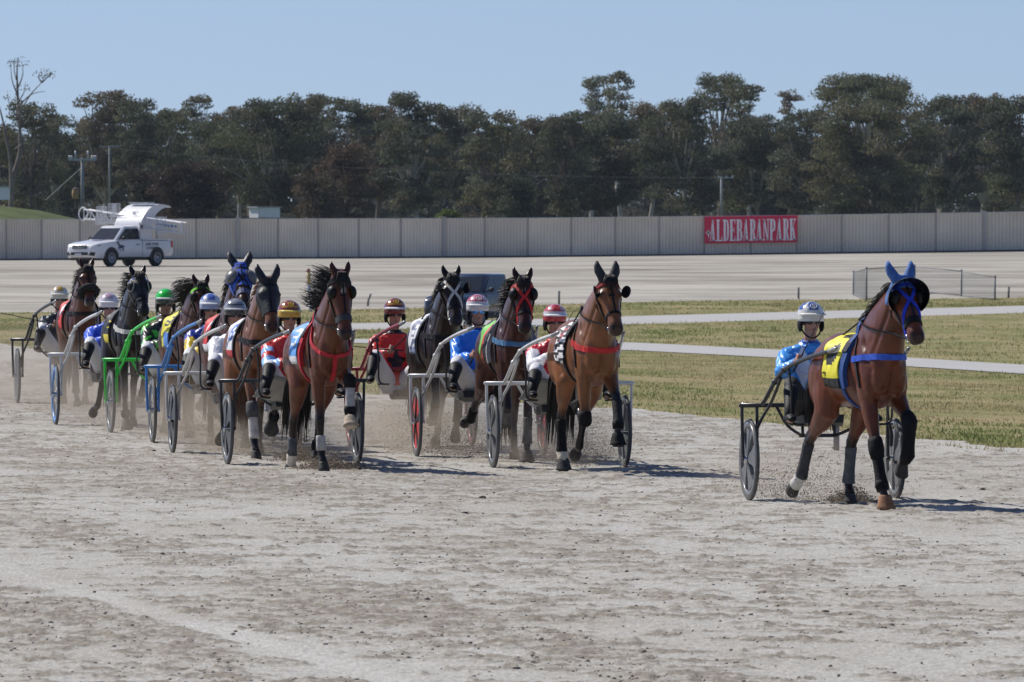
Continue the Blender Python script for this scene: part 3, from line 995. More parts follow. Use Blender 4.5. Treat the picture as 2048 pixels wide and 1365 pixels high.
def poles():
    root, b, h = pole(165, 316, 425, 560, 'grey pole with wide crossarm and transformer on the left', 1, (.30, .31, .32), .11)
    pm = mat('galv_grey', (.42, .45, .47), rough=.5, metal=.3)
    m = MB(); z = h - .12
    m.box((0, -.14, z), (1.75, .14, .13)); m.build('crossarm', pm, root)
    for x in (-.8, -.66, .62, .74, .84):
        m = MB(); m.tube([(x, -.14, z + .06), (x, -.14, z + .16), (x, -.14, z + .27)], [.05, .06, .035], n=8)
        m.build('insulator', mat('porcelain', (.7, .7, .68), rough=.3), root, smooth=True)
    for x in (-.42, .36):
        m = MB(); m.tube([(x, -.14, z + .07), (x, -.14, z + .55)], .055, n=8); m.build('fuse_holder', pm, root, smooth=True)
    m = MB(); g0 = at(92, 400, 575) - b
    m.tube([(-.05, 0, h * .82), g0 * .5 + Vector((-.03, 0, h * .41)), g0], .022, n=6)
    m.build('guy_wire', mat('guy_steel', (.5, .52, .54), rough=.45), root)
    pole_2, b2, h2 = pole(219, 292, 412, 640, 'thin far pole with crossarm between the ute and the left pole', 1, (.40, .40, .38), .07)
    m = MB(); m.box((0, -.07, h2 - .05), (1.5, .07, .07)); m.build('crossarm', pm, pole_2)
    m = MB(); m.box((0, -.07, h2 - .55), (.5, .06, .06)); m.build('crossarm', pm, pole_2)
    p3, b3, h3 = pole(1443, 354, 440, 560, 'slim grey pole with short crossarm rising behind the red banner', 1, (.42, .41, .38), .085)
    m = MB(); m.box((.25, -.08, h3 - .06), (1.0, .07, .07)); m.build('crossarm', pm, p3)
    for x in (-.18, .3, .68):
        m = MB(); m.tube([(x, -.08, h3 - .03), (x, -.08, h3 + .07)], [.04, .03], n=6); m.build('insulator', mat('porcelain', (.7, .7, .68)), p3)
    # wires strung along the row
    wm = mat('wire', (.09, .09, .09), rough=.5)
    for k, (x0, y0, x1, y1, lab) in enumerate([(219, 296, 1443, 356, 'long sagging power line from the thin far pole to the banner pole'), (1443, 356, 2250, 352, 'power line running right from the banner pole')]):
        A = at(x0, y0, 640 if k == 0 else 560); Bp = at(x1, y1, 560)
        m = MB(); pts = []
        for i in range(25):
            t = i / 24; p = A.lerp(Bp, t); p.z -= 1.1 * 4 * t * (1 - t) * .5; pts.append(p)
        m.tube(pts, .006, n=5)
        tag(m.build('power_line', wm), lab, 'wire')
    # beehive-like cask hanging by the left pole
    r = empty('timber_cask', at(151, 398, 570)); tag(r, 'small tan timber cask on a post beside the left pole', 'cask')
    m = MB(); m.tube([(0, 0, 0), (0, 0, .12), (0, 0, .45), (0, 0, .62)], [.17, .21, .22, .16], n=10); m.build('barrel', mat('tan_wood', (.42, .27, .13), rough=.8, var=.35, scale=4), r, smooth=True)
    m = MB(); m.tube([(0, 0, -.6), (0, 0, 0)], .05, n=6); m.build('post', BARKD, r)
    m = MB(); m.tube([(0, 0, .62), (0, 0, .72)], [.22, .05], n=10); m.build('cap', BARKD, r)
    # white building at left edge
    r = empty('white_shed', at(4, 400, 610)); tag(r, 'low white shed at the left edge behind the grass bank', 'shed')
    m = MB(); w_ = 1.7; m.box((-.5, 1.5, .42), (w_, 3.0, .84)); m.build('wall', mat('white_wall', (.90, .90, .89), rough=.7, var=.06), r)
    m = MB(); m.box((-.5, 1.5, .89), (w_ + .16, 3.2, .09)); m.build('roof', mat('grey_roof', (.45, .46, .47), rough=.5), r)
    r = empty('garden_shed', at(508, 436, 620)); tag(r, 'tiny pale corrugated shed between the gums behind the fence', 'shed'); r.rotation_euler = (0, 0, R(-55))
    m = MB()
    for k in range(8):
        m.box((-.50 + .145 * k, .0, .35), (.11, .05, .7))
    m.box((0, .9, .35), (1.18, 1.72, .68)); m.build('wall', mat('pale_iron', (.86, .86, .85), rough=.5, var=.12), r)
    m = MB(); m.box((0, .85, .735), (1.36, 2.0, .07)); m.build('roof', mat('grey_roof', (.45, .46, .47)), r)
    m = MB(); m.box((-.98, .3, .40), (.6, .1, .62)); m.build('side_wall', mat('brown_board', (.14, .10, .08), rough=.9), r)


poles()


def track_furniture():
    # chain-link enclosure at the foot of the far track
    Yb = ground_at(1760, 597).y
    P = lambda x, yb, yt, dY=0: (ground_at(x, yb), None)
    posts = [(1707, 598, 545), (1733, 598, 538), (1829, 596, 533), (1923, 596, 543), (1990, 596, 555)]
    base = ground_at(1829, 596)
    root = empty('chain_link_fence', base)
    tag(root, 'low galvanised chain link enclosure at the foot of the far track', 'fence')
    gm = mat('galv_post', (.20, .215, .225), rough=.6, metal=.2)
    depths = [base.y + 2, base.y - 3.5, base.y + 4.5, base.y + 1, base.y - 3]
    tops = []; feet = []
    for (x, yb, yt), dY in zip(posts, depths):
        X = (x - 1024) / FPX * dY
        zt = CAMH - (yt - YH) / FPX * dY
        zb = ghs(X, dY)
        m = MB(); f = Vector((X, dY, zb)) - base; t = Vector((X, dY, zt)) - base
        m.tube([f - Vector((0, 0, .2)), t], .038, n=8); m.build('post', gm, root, smooth=True)
        m = MB(); m.ellipsoid(t + Vector((0, 0, .03)), (.055, .055, .05), 8, 5); m.build('post_cap', gm, root, smooth=True)
        tops.append(t); feet.append(f)
    wm = mat('mesh_wire', (.30, .33, .34), rough=.5, metal=.4)
    for i in range(len(tops) - 1):
        m = MB(); m.tube([tops[i], tops[i + 1]], .020, n=6); m.build('rail', gm, root, smooth=True)
        m = MB(); m.tube([feet[i] + Vector((0, 0, .05)), feet[i + 1] + Vector((0, 0, .05))], .02, n=5); m.build('rail', gm, root, smooth=True)
        A, B, C, D = feet[i], feet[i + 1], tops[i + 1], tops[i]
        m = MB(); N = max(6, int((B - A).length / .16)); K = int(1.5 / .16)
        def q(u, v): return A.lerp(B, u).lerp(D.lerp(C, u), v)
        for k in range(-K, N + 1):
            for sgn in (0, 1):
                u0, v0, u1, v1 = k / N, 0.03, (k + K) / N, .98
                if u0 < 0: v0 = .03 + (.95) * (-u0 * N / K); u0 = 0
                if u1 > 1: v1 = .98 - .95 * ((u1 - 1) * N / K); u1 = 1
                if v1 <= v0: continue
                if sgn: u0, u1 = 1 - u0, 1 - u1
                m.bar(q(u0, v0), q(u1, v1), .005, .005)
        m.build('wire_mesh', wm, root)
    # marker pegs
    for (x, yb, yt, lean, lab) in [(1597, 598, 575, .0, 'short grey marker peg at the foot of the far track above the lead driver'), (735, 613, 588, .22, 'pale leaning marker peg right of the black maned bay horse'),
                                   (1118, 610, 582, .0, 'dark marker peg between the red bridled horse and the red and white helmet'), (2017, 597, 574, .03, 'marker peg near the right edge beyond the chain link enclosure')]:
        b = ground_at(x, yb)
        h = (yb - yt) * b.y / FPX
        root = empty('marker_peg', b); tag(root, lab, 'marker peg', 'marker pegs along the far track')
        m = MB(); m.tube([(0, 0, -.1), (lean * h * .3, 0, h * .5), (lean * h, 0, h * .88)], .045, n=7); m.build('stake', mat('peg_grey', (.20, .20, .19), rough=.7), root, smooth=True)
        m = MB(); m.tube([(lean * h, 0, h * .88), (lean * h * 1.15, 0, h)], .05, n=7); m.build('tip', mat('peg_tip', (.5, .5, .48), rough=.6), root, smooth=True)
    # striped pole behind the pack
    b = ground_at(621, 624)
    h = (624 - 538) * b.y / FPX
    root = empty('striped_pole', b); tag(root, 'thin pole banded blue, yellow, red and white behind the bay with flying mane', 'pole')
    segs = [(0, .16, (.6, .6, .62)), (.16, .30, (.10, .22, .5)), (.30, .42, (.42, .2, .2)), (.42, .62, (.12, .28, .55)), (.62, .92, (.55, .38, .06)), (.92, 1.0, (.35, .10, .09))]
    for i, (a, c_, cc) in enumerate(segs):
        m = MB(); m.tube([(-.05 * a * h, 0, a * h), (-.05 * c_ * h, 0, c_ * h)], .07, n=8)
        m.build('band', mat('band_%d' % i, cc, rough=.6), root, smooth=True)
    # grey distance post beside the leading horse
    b = Vector(((1673 - 1024) / FPX * 92.5, 92.5, 0))
    root = empty('track_post', b); tag(root, 'grey track side post with red top behind the leading horse', 'post')
    h = .47
    m = MB(); m.tube([(0, 0, -.05), (0, 0, h * .72)], .032, n=10); m.build('shaft', mat('post_grey', (.13, .135, .14), rough=.6), root, smooth=True)
    m = MB(); m.tube([(0, 0, h * .72), (0, 0, h)], .032, n=10); m.build('cap', mat('post_red', (.38, .03, .04), rough=.5), root, smooth=True)


track_furniture()

# ------------------------------------------------------------------ figures: shared tools
def Pv(x, u, z):
    """figure coordinates: x across, u forward, z up"""
    return Vector((x, -u, z))


def remesh(mb, voxel, smooth_it=4, fac=.5):
    me = bpy.data.meshes.new('tmp')
    me.from_pydata(mb.v, [], mb.f)
    o = bpy.data.objects.new('tmp', me); COL.objects.link(o)
    md = o.modifiers.new('r', 'REMESH'); md.mode = 'VOXEL'; md.voxel_size = voxel
    dg = bpy.context.evaluated_depsgraph_get(); dg.update()
    em = bpy.data.meshes.new_from_object(o.evaluated_get(dg))
    bpy.data.objects.remove(o); bpy.data.meshes.remove(me)
    bm = bmesh.new(); bm.from_mesh(em)
    for _ in range(smooth_it):
        bmesh.ops.smooth_vert(bm, verts=bm.verts, factor=fac, use_axis_x=True, use_axis_y=True, use_axis_z=True)
    bm.to_mesh(em); bm.free()
    em.materials.clear()
    em.polygons.foreach_set('use_smooth', [True] * len(em.polygons))
    return em


def co_of(me):
    a = np.empty(len(me.vertices) * 3, dtype=np.float32)
    me.vertices.foreach_get('co', a)
    return a.reshape(-1, 3)


def bvh_of(me):
    return BVHTree.FromPolygons([v.co for v in me.vertices], [tuple(p.vertices) for p in me.polygons])


def strap(mb, pts, nrm, w, th=.006, off=.004, mi=0, closed=False):
    """flat strap lying on a surface"""
    n = len(pts); rings = []
    for i in range(n):
        a = pts[(i + 1) % n] if (closed or i < n - 1) else pts[i]
        b = pts[i - 1] if (closed or i > 0) else pts[i]
        t = (a - b)
        if t.length < 1e-8: t = Vector((0, 0, 1))
        t.normalize()
        nn = nrm[i].normalized()
        wd = t.cross(nn)
        if wd.length < 1e-6: wd = t.orthogonal()
        wd.normalize()
        p = pts[i]
        rings.append([p + wd * w / 2 + nn * (off - .01), p - wd * w / 2 + nn * (off - .01), p - wd * w / 2 + nn * (off + th), p + wd * w / 2 + nn * (off + th)])
    mb.rings(rings, mi, caps=not closed, closed=closed)


def cast(bvh, src, dst):
    d = (dst - src)
    L = d.length
    d.normalize()
    h = bvh.ray_cast(src, d, L + 2)
    if h[0] is None: return dst, -d
    return h[0], (h[1] if h[1].dot(d) < 0 else -h[1])


COAT = None


def seg_dist(V, a, b):
    ab = b - a; t = np.clip(((V - a) @ ab) / (ab @ ab), 0, 1)
    return np.linalg.norm(V - (a + t[:, None] * ab), axis=1), t


def rot2(v, z, a):
    return v * math.cos(a) - z * math.sin(a), v * math.sin(a) + z * math.cos(a)


def leg_points(kind, sp):
    """joints of one leg in the sagittal plane: list of (v,z)"""
    s = lambda deg: math.sin(R(deg)); c = lambda deg: math.cos(R(deg))
    if kind == 'fore':
        E = (sp.get('ev', .49), .93)
        segs = [(.42, sp['a'][0]), (.28, sp['a'][1]), (.125, sp['a'][2])]
    else:
        E = (-.50, 1.14)
        segs = [(.36, sp['a'][0]), (.44, sp['a'][1]), (.36, sp['a'][2]), (.125, sp['a'][3])]
    hoof = .085
    if sp.get('stance'):
        tot = sum(l * c(a) for l, a in segs)
        k = (E[1] - hoof) / tot
        segs = [(l * k, a) for l, a in segs]
    P = [E]
    for l, a in segs:
        P.append((P[-1][0] + l * s(a), P[-1][1] - l * c(a)))
    return P


def build_horse(S, loc, rz):
    nm = S['name']
    coat = np.array(S['coat'])
    mb = MB()
    # trunk
    T = [(-.84, 1.20, .06, .05), (-.80, 1.18, .17, .13), (-.70, 1.155, .275, .205), (-.56, 1.14, .31, .25), (-.40, 1.14, .312, .258), (-.20, 1.135, .285, .255), (0.0, 1.125, .285, .262),
         (.20, 1.13, .315, .246), (.37, 1.165, .34, .208), (.52, 1.18, .305, .190), (.63, 1.17, .25, .172), (.71, 1.165, .18, .138), (.765, 1.155, .08, .08)]
    mb.loft([(Pv(0, v, z), hw, hh) for v, z, hh, hw in T], n=24)
    # muscle
    for sx in (-1, 1):
        mb.ellipsoid(Pv(sx * .150, -.52, 1.08), (.13, .25, .28), rot=Matrix.Rotation(R(12), 3, 'X'))
        mb.ellipsoid(Pv(sx * .13, -.68, 1.06), (.11, .15, .26))
        mb.ellipsoid(Pv(sx * .130, .47, 1.10), (.082, .17, .27), rot=Matrix.Rotation(R(-25), 3, 'X'))
        mb.ellipsoid(Pv(sx * .135, .47, 1.02), (.076, .14, .17))
        mb.ellipsoid(Pv(sx * .072, .655, 1.08), (.078, .085, .15))
        mb.ellipsoid(Pv(sx * .16, -.32, 1.26), (.085, .20, .12))
    mb.ellipsoid(Pv(0, .38, 1.44), (.06, .26, .075))
    # neck
    sc = S.get('scale', 1.0)
    pv, pz = S['poll']; mv, mz = S['muzzle']; pz /= sc; mz /= sc
    hy = R(S.get('turn', 0)); 
    base = Vector((.42, 1.27)); mid = Vector((.70 + .1 * (pv - .95), 1.56)); pol = Vector((pv - .03, pz - .05))
    cx = S.get('neckx', 0.0)
    N = []
    for i in range(10):
        t = i / 9
        q = base * (1 - t) ** 2 + mid * 2 * t * (1 - t) + pol * t * t
        N.append((Pv(cx * t * t, q.x, q.y), .100 * (1 - t) ** 1.3 + .070 + .012 * math.sin(PI * t), .29 * (1 - t) ** 1.15 + .10 + .035 * math.sin(PI * t)))
    mb.loft(N, n=20)
    # head
    ax = Vector((mv - pv, mz - pz)); L = max(.60, ax.length); d2 = ax.normalized()
    f2 = Vector((-d2.y, d2.x))           # front-face normal (forward/up)
    if f2.x < 0: f2 = -f2
    def hp(t, x, f):
        """head point: t along poll->lips, x across, f outward from the straight front profile"""
        v_ = d2.x * t * L + f2.x * f; z_ = d2.y * t * L + f2.y * f
        xx = x * math.cos(hy) + v_ * math.sin(hy); vv = -x * math.sin(hy) + v_ * math.cos(hy)
        return Pv(cx + xx, pv + vv, pz + z_ + .02)
    H = [(-.05, .05, .05), (.02, .085, .07), (.10, .115, .090), (.20, .135, .106), (.32, .140, .108), (.44, .122, .090), (.56, .100, .073), (.68, .086, .062), (.80, .080, .061), (.88, .078, .066), (.94, .062, .060), (.99, .036, .042)]
    xa = (hp(0, 1, 0) - hp(0, 0, 0)).normalized()
    cen = {}
    nodes = []
    for t, rs, rx in H:
        back = .012 * math.sin(PI * min(1, max(0, t)))
        nodes.append((hp(t, 0, .085 - rs + .0 - back), rx * 1.10, rs * 1.06))
    mb.loft(nodes, n=20, xa=xa)
    mb.ellipsoid(hp(.90, 0, -.055), (.04, .035, .04))                    # lower lip
    for sx in (-1, 1):
        mb.ellipsoid(hp(.30, sx * .085, .025), (.030, .03, .034))         # eye socket
        mb.ellipsoid(hp(.38, sx * .055, -.085), (.05, .085, .085))        # jowl
        mb.ellipsoid(hp(.90, sx * .042, .035), (.024, .026, .026))        # nostril
        mb.bar(hp(.36, sx * .062, .035), hp(.62, sx * .045, .045), .02, .02)   # facial crest
    # ears
    earL = S.get('ear', .17) * .86
    upv = -d2; up3 = (hp(-.3, 0, 0) - hp(0, 0, 0)).normalized()
    ear_nodes = {}
    for sx in (-1, 1):
        e0 = hp(.02, sx * .052, .03)
        dirv = (up3 * 1.0 + Vector((0, 0, .55)) + xa * sx * S.get('splay', .32)).normalized()
        fw = (hp(0, 0, 1) - hp(0, 0, 0)).normalized()
        en = [(e0 - dirv * .03, .034, .03), (e0 + dirv * .03, .038, .026), (e0 + dirv * earL * .45 + xa * sx * .012, .038, .020), (e0 + dirv * earL * .75 + xa * sx * .012, .026, .015), (e0 + dirv * earL, .007, .008)]
        mb.loft(en, n=10, xa=xa)
        ear_nodes[sx] = en
    # legs
    legs = {}
    FR = [(.105, .15), (.075, .105), (.060, .072), (.048, .052), (.050, .054), (.036, .042), (.032, .039), (.041, .047), (.034, .038), (.044, .05)]
    for key in ('fl', 'fr', 'hl', 'hr'):
        sp = S['legs'][key]; sx = -1 if key[1] == 'l' else 1
        kind = 'fore' if key[0] == 'f' else 'hind'
        P = leg_points(kind, sp)
        x0, x1 = (.125, sp.get('x', .095)) if kind == 'fore' else (.15, sp.get('x', .13))
        n_ = len(P)
        J = []
        for i, (v, z) in enumerate(P):
            J.append(Pv(sx * (x0 + (x1 - x0) * (i / (n_ - 1))), v, z))
        if kind == 'fore':
            E, K, F, Cn = J
            top = E + Vector((0, .02, .16))
            nodes = [(top, .08, .16), (E, .078, .118), (E.lerp(K, .35), .066, .088), (E.lerp(K, .7), .050, .058), (K.lerp(E, .08), .049, .054), (K, .050, .055), (K.lerp(F, .14), .041, .046), (K.lerp(F, .5), .031, .038), (F.lerp(K, .15), .036, .044), (F, .041, .048), (F.lerp(Cn, .5), .034, .038), (Cn, .046, .05)]
            lower = [K, F, Cn]
        else:
            Hp, St, Hk, F, Cn = J
            nodes = [(Hp, .11, .22), (Hp.lerp(St, .55), .115, .20), (St, .10, .15), (St.lerp(Hk, .35), .078, .105), (St.lerp(Hk, .75), .048, .066), (Hk.lerp(St, .06), .046, .066), (Hk, .048, .064), (Hk.lerp(F, .18), .042, .052), (Hk.lerp(F, .55), .034, .041), (F.lerp(Hk, .12), .037, .046), (F, .042, .049), (F.lerp(Cn, .5), .035, .04), (Cn, .047, .052)]
            lower = [Hk, F, Cn]
            cap = Hk + (Hk - St.lerp(F, .5)).normalized() * .035
            mb.ellipsoid(cap, (.028, .03, .04))
        mb.loft(nodes, n=14)
        ang = 0 if sp.get('stance') else sp.get('hoof', sp['a'][-1] - 30)
        legs[key] = dict(J=J, lower=lower, sx=sx, kind=kind, ang=ang)
    me = remesh(mb, .0125, 4)
    V = co_of(me)
    # muscle lines pressed into the surface
    NN = np.empty(len(me.vertices) * 3, dtype=np.float32); me.vertices.foreach_get('normal', NN); NN = NN.reshape(-1, 3)
    disp = np.zeros(len(V))
    def groove(pts, wd, dp):
        nonlocal disp
        dmin = np.full(len(V), 9.0)
        for a_, b_ in zip(pts[:-1], pts[1:]):
            d_, _ = seg_dist(V, np.array(a_), np.array(b_)); dmin = np.minimum(dmin, d_)
        disp -= 1.5 * dp * np.exp(-(dmin / wd) ** 2)
    for sx in (-1, 1):
        q_ = lambda x, v, z: Pv(sx * x, v, z)
        groove([q_(.10, .42, 1.46), q_(.19, .52, 1.32), q_(.17, .66, 1.16)], .030, .016)
        groove([q_(.22, .22, 1.34), q_(.225, .30, 1.14), q_(.19, .40, .96)], .028, .014)
        groove([q_(.19, .44, 1.22), q_(.20, .50, 1.10), q_(.16, .58, .98)], .024, .012)
        groove([q_(.06, .72, 1.00), q_(.13, .62, .94), q_(.16, .52, .88)], .022, .012)
        groove([q_(.20, -.72, 1.28), q_(.20, -.66, 1.08), q_(.17, -.60, .90)], .028, .015)
        groove([q_(.25, -.28, 1.28), q_(.26, -.30, 1.08), q_(.22, -.20, .95)], .032, .014)
        groove([q_(.26, .06, 1.06), q_(.26, -.10, 1.00), q_(.24, -.24, 1.02)], .026, .008)
        for k_ in range(5):
            groove([q_(.25, .10 - .07 * k_, 1.22), q_(.25, .06 - .07 * k_, 1.02)], .014, .0035)
        J1 = [Vector((sx * (.115 * (1 - t) + .06), 0, 0)) + Pv(cx * t * t, (base * (1 - t) ** 2 + mid * 2 * t * (1 - t) + pol * t * t).x + .14 * (1 - t) + .05, (base * (1 - t) ** 2 + mid * 2 * t * (1 - t) + pol * t * t).y - .05 * (1 - t)) for t in (.05, .3, .55, .8)]
        groove(J1, .026, .013)
        groove([hp(.36, sx * .10, -.04), hp(.55, sx * .075, -.02), hp(.75, sx * .06, -.01)], .014, .007)
        groove([hp(.84, sx * .055, -.045), hp(.98, sx * .035, -.02)], .008, .009)
        for key in ('f', 'h'):
            lg = legs[key + ('l' if sx < 0 else 'r')]; J_ = lg['J']
            a_, b_ = (J_[0], J_[1]) if key == 'f' else (J_[1], J_[2])
            for oy in (-.02, .025):
                groove([a_ + Vector((sx * .05, oy, 0)), b_ + Vector((sx * .035, oy * .6, 0))], .014, .007)
            c_, d_ = (J_[1], J_[2]) if key == 'f' else (J_[2], J_[3])
            groove([c_ + Vector((sx * .03, .014, 0)), d_ + Vector((sx * .03, .014, 0))], .009, .005)
    groove([Pv(0, .80, 1.26), Pv(0, .76, 1.10), Pv(0, .70, .96)], .022, .020)
    disp += (fbm(V[:, 1] * 9 + 3, V[:, 2] * 9 + V[:, 0] * 7, 3) - .5) * .008
    V = V + NN * disp[:, None]
    me.vertices.foreach_set('co', V.astype(np.float32).ravel()); me.update()
    # coat colour by anatomy
    C = np.repeat(coat[None], len(V), 0).astype(float)
    nz = fbm(V[:, 1] * 6 + 10, V[:, 2] * 6 + V[:, 0] * 5, 4)
    C *= (.82 + .36 * nz)[:, None]
    dark = np.array(S.get('points', (.012, .010, .009)))
    # softer, paler flank and inside of the hind leg
    fl = np.exp(-(((V[:, 1] - .28) / .2) ** 2 + ((V[:, 2] - .98) / .16) ** 2))
    C = C * (1 + .45 * fl[:, None])
    k = np.zeros(len(V))
    for key, lg in legs.items():
        J = [np.array(j) for j in lg['J']]
        lo = [np.array(j) for j in lg['lower']]
        prev = J[1] if lg['kind'] == 'hind' else J[0]
        d1, t1 = seg_dist(V, lo[0], lo[1]); d2_, t2 = seg_dist(V, lo[1], lo[2])
        m1 = sstep(.10, .055, np.minimum(d1, d2_))
        d0, t0 = seg_dist(V, prev, lo[0])
        m0 = sstep(.10, .06, d0) * sstep(.55, .95, t0)
        k = np.maximum(k, np.maximum(m1, m0 * .85))
    k = np.clip(k * (.75 + .5 * nz), 0, 1) * S.get('blackleg', 1.0)
    # head darker muzzle
    tip = np.array(hp(.97, 0, 0)); dm = np.linalg.norm(V - tip, axis=1)
    k = np.maximum(k, sstep(S.get('mz', .17), .05, dm) * .85)
    C = C * (1 - k[:, None]) + dark * k[:, None]
    for sx in (-1, 1):
        e = np.array(hp(.30, sx * .10, .02)); de = np.linalg.norm(V - e, axis=1)
        ke = sstep(.06, .02, de)[:, None] * .7; C = C * (1 - ke) + dark * ke
        e = np.array(hp(.915, sx * .045, .055)); de = np.linalg.norm(V - e, axis=1)
        ke = sstep(.032, .012, de)[:, None]; C = C * (1 - ke) + np.array([.004, .003, .003]) * ke
        ei = np.array(ear_nodes[sx][2][0]); ef = np.array(hp(0, 0, 1) - hp(0, 0, 0)); ef /= np.linalg.norm(ef)
        q = V - ei; kk = (np.linalg.norm(q, axis=1) < .07) & ((q @ ef) > .006)
        C[kk] *= .45
    if S.get('blaze'):
        for (t0, t1, wd) in S['blaze']:
            a = np.array(hp(t0, 0, .085)); b = np.array(hp(t1, 0, .085)); db, _ = seg_dist(V, a, b)
            kb = sstep(wd * 1.3, wd * .7, db + (nz - .5) * .02)[:, None]; C = C * (1 - kb) + np.array([.62, .58, .54]) * kb
    set_col(me, np.clip(C, 0, 1))
    me.name = 'horse'
    me.materials.append(vmat('horse_coat', rough=.32, var=.32, scale=5, bump=.06, bscale=90, spec=.32))
    root = link('horse', me)
    root.location = loc; root.rotation_euler = (0, 0, rz); root.scale = (sc, sc, sc)
    tag(root, S['label'], 'horse', 'harness racing horses')
    bvh = bvh_of(me)
    S['_hp'] = hp; S['_root'] = root; S['_bvh'] = bvh
    # eyes
    for sx in (-1, 1):
        m = MB(); m.ellipsoid(hp(.30, sx * .104, .026), (.017, .021, .021), 10, 7)
        m.build('eye', mat('eye_dark', (.006, .005, .005), rough=.08, var=0), root, smooth=True)
    # hooves
    for key, lg in legs.items():
        Cn = lg['J'][-1]; a = R(lg['ang'])
        ax_ = Pv(0, math.sin(a), -math.cos(a)); fw = Pv(0, math.cos(a), math.sin(a))
        m = MB(); rings = []
        for (q, r0, sh) in ((-.012, .047, -.002), (.0, .050, 0), (.045, .057, .018), (.085, .064, .034), (.088, .058, .034)):
            c = Cn + ax_ * q + fw * sh
            rings.append([c + Vector((1, 0, 0)) * math.cos(2 * PI * i / 14) * r0 * .92 + fw * math.sin(2 * PI * i / 14) * r0 for i in range(14)])
        m.rings(rings)
        hc = S['legs'][key].get('hoofcol', (.035, .03, .026))
        m.build('hoof', mat('hoof_%02d%02d%02d' % tuple(int(c * 99) for c in hc), hc, rough=.7, var=.35, scale=20, bump=.3), root, smooth=True)
    # leg boots and bandages
    for (key, where, c0) in S.get('boots', []):
        lg = legs[key]; lo = lg['lower']; J = lg['J']
        m = MB()
        name = 'leg_boot'
        if where == 'cannon': nodes = [(lo[0].lerp(lo[1], t), r, r * 1.15) for t, r in ((.12, .046), (.16, .050), (.4, .046), (.7, .046), (.92, .052), (1.0, .055), (1.03, .05))]
        elif where == 'bandage':
            name = 'bandage'
            nodes = [(lo[0].lerp(lo[1], .08 + .9 * i / 16), .047 + .0035 * (i % 2) + .004 * (i / 16), .054 + .0035 * (i % 2)) for i in range(17)]
        elif where == 'half': nodes = [(lo[0].lerp(lo[1], t), r, r * 1.1) for t, r in ((.5, .042), (.55, .047), (.8, .047), (1.0, .054))]
        elif where == 'fetlock': nodes = [(lo[0].lerp(lo[1], .86), .05, .056), (lo[1], .058, .064), (lo[1].lerp(lo[2], .35), .052, .056)]
        elif where == 'pastern':
            name = 'bandage'
            nodes = [(lo[0].lerp(lo[1], .9), .049, .055), (lo[1], .055, .06), (lo[1].lerp(lo[2], .5), .047, .05), (lo[2], .052, .058)]
        elif where == 'knee':
            name = 'knee_boot'
            up = J[0] if lg['kind'] == 'fore' else J[1]
            nodes = [(lo[0].lerp(up, .2), .058, .066), (lo[0].lerp(up, .12), .064, .072), (lo[0], .066, .074), (lo[0].lerp(lo[1], .25), .056, .062)]
        elif where == 'long':
            name = 'leg_boot'
            up = J[0] if lg['kind'] == 'fore' else J[1]
            nodes = [(lo[0].lerp(up, .22), .058, .064), (lo[0].lerp(up, .1), .064, .07), (lo[0], .066, .072), (lo[0].lerp(lo[1], .3), .056, .06), (lo[0].lerp(lo[1], .7), .052, .056), (lo[1], .06, .064), (lo[1].lerp(lo[2], .5), .05, .056)]
        elif where == 'bell':
            name = 'bell_boot'
            a = R(lg['ang']); ax_ = Pv(0, math.sin(a), -math.cos(a)); fw = Pv(0, math.cos(a), math.sin(a))
            rings = []
            for (q, r0, sh) in ((-.045, .043, -.008), (-.03, .052, -.004), (.01, .062, .006), (.05, .073, .02), (.07, .080, .03)):
                c = lo[2] + ax_ * q + fw * sh
                rings.append([c + Vector((1, 0, 0)) * math.cos(2 * PI * i / 16) * r0 * (1 + .02 * (i % 2)) + fw * math.sin(2 * PI * i / 16) * r0 * (1 + .02 * (i % 2)) for i in range(16)])
            m.rings(rings)
            nodes = None
        if nodes: m.loft(nodes, n=14)
        m.build(name, mat('boot_%02d%02d%02d' % tuple(int(c * 99) for c in c0), c0, rough=.75, var=.35, scale=18, bump=.35, spec=.2), root, smooth=True)
    # mane, forelock, tail
    hairm = mat('hair_%02d%02d' % (int(S.get('hair', (.012, .01, .009))[0] * 999), int(S.get('hair', (.012, .01, .009))[1] * 999)), S.get('hair', (.012, .01, .009)), rough=.55, var=.4, scale=30, spec=.3)
    m = MB(); ms = S.get('mane', dict(side=-1, len=.17, wind=.3, lift=0.0))
    crest = []
    for i in range(40):
        t = i / 39
        q = base * (1 - t) ** 2 + mid * 2 * t * (1 - t) + pol * t * t
        dq = (mid - base) * 2 * (1 - t) + (pol - mid) * 2 * t
        nrm2 = Vector((-dq.y, dq.x)).normalized()
        c3 = Pv(cx * t * t, q.x, q.y); out = Pv(0, nrm2.x, nrm2.y)
        h, n_ = cast(bvh, c3 + out * .6, c3)
        crest.append((h, out))
    for i in range(280):
        t = random.random(); j = min(38, int(t * 39)); h, out = crest[j]
        p = h.lerp(crest[j + 1][0], random.random()) + Vector((random.uniform(-.012, .012), 0, 0)) - out * .012
        Lh = ms['len'] * random.uniform(.6, 1.15)
        d0 = out * .6 + Vector((ms['side'] * .5 + random.uniform(-.15, .15), 0, 0))
        back = Pv(0, -1, 0)
        pts = [p]
        for k in range(4):
            tt = (k + 1) / 4
            dd = d0 * (1 - tt * .8) + Vector((ms['side'] * .7, 0, 0)) * tt * .6 + back * ms['wind'] * tt + Vector((0, 0, ms['lift'] - .9 * (1 - ms['wind'] * .6))) * tt
            dd.normalize()
            pts.append(pts[-1] + dd * Lh / 4 + Vector((random.uniform(-.016, .016), random.uniform(-.016, .016), random.uniform(-.016, .016))) * (Lh / .25))
        m.tube(pts, [.006, .007, .006, .004, .001], n=4)
    m.build('mane', hairm, root, smooth=True)
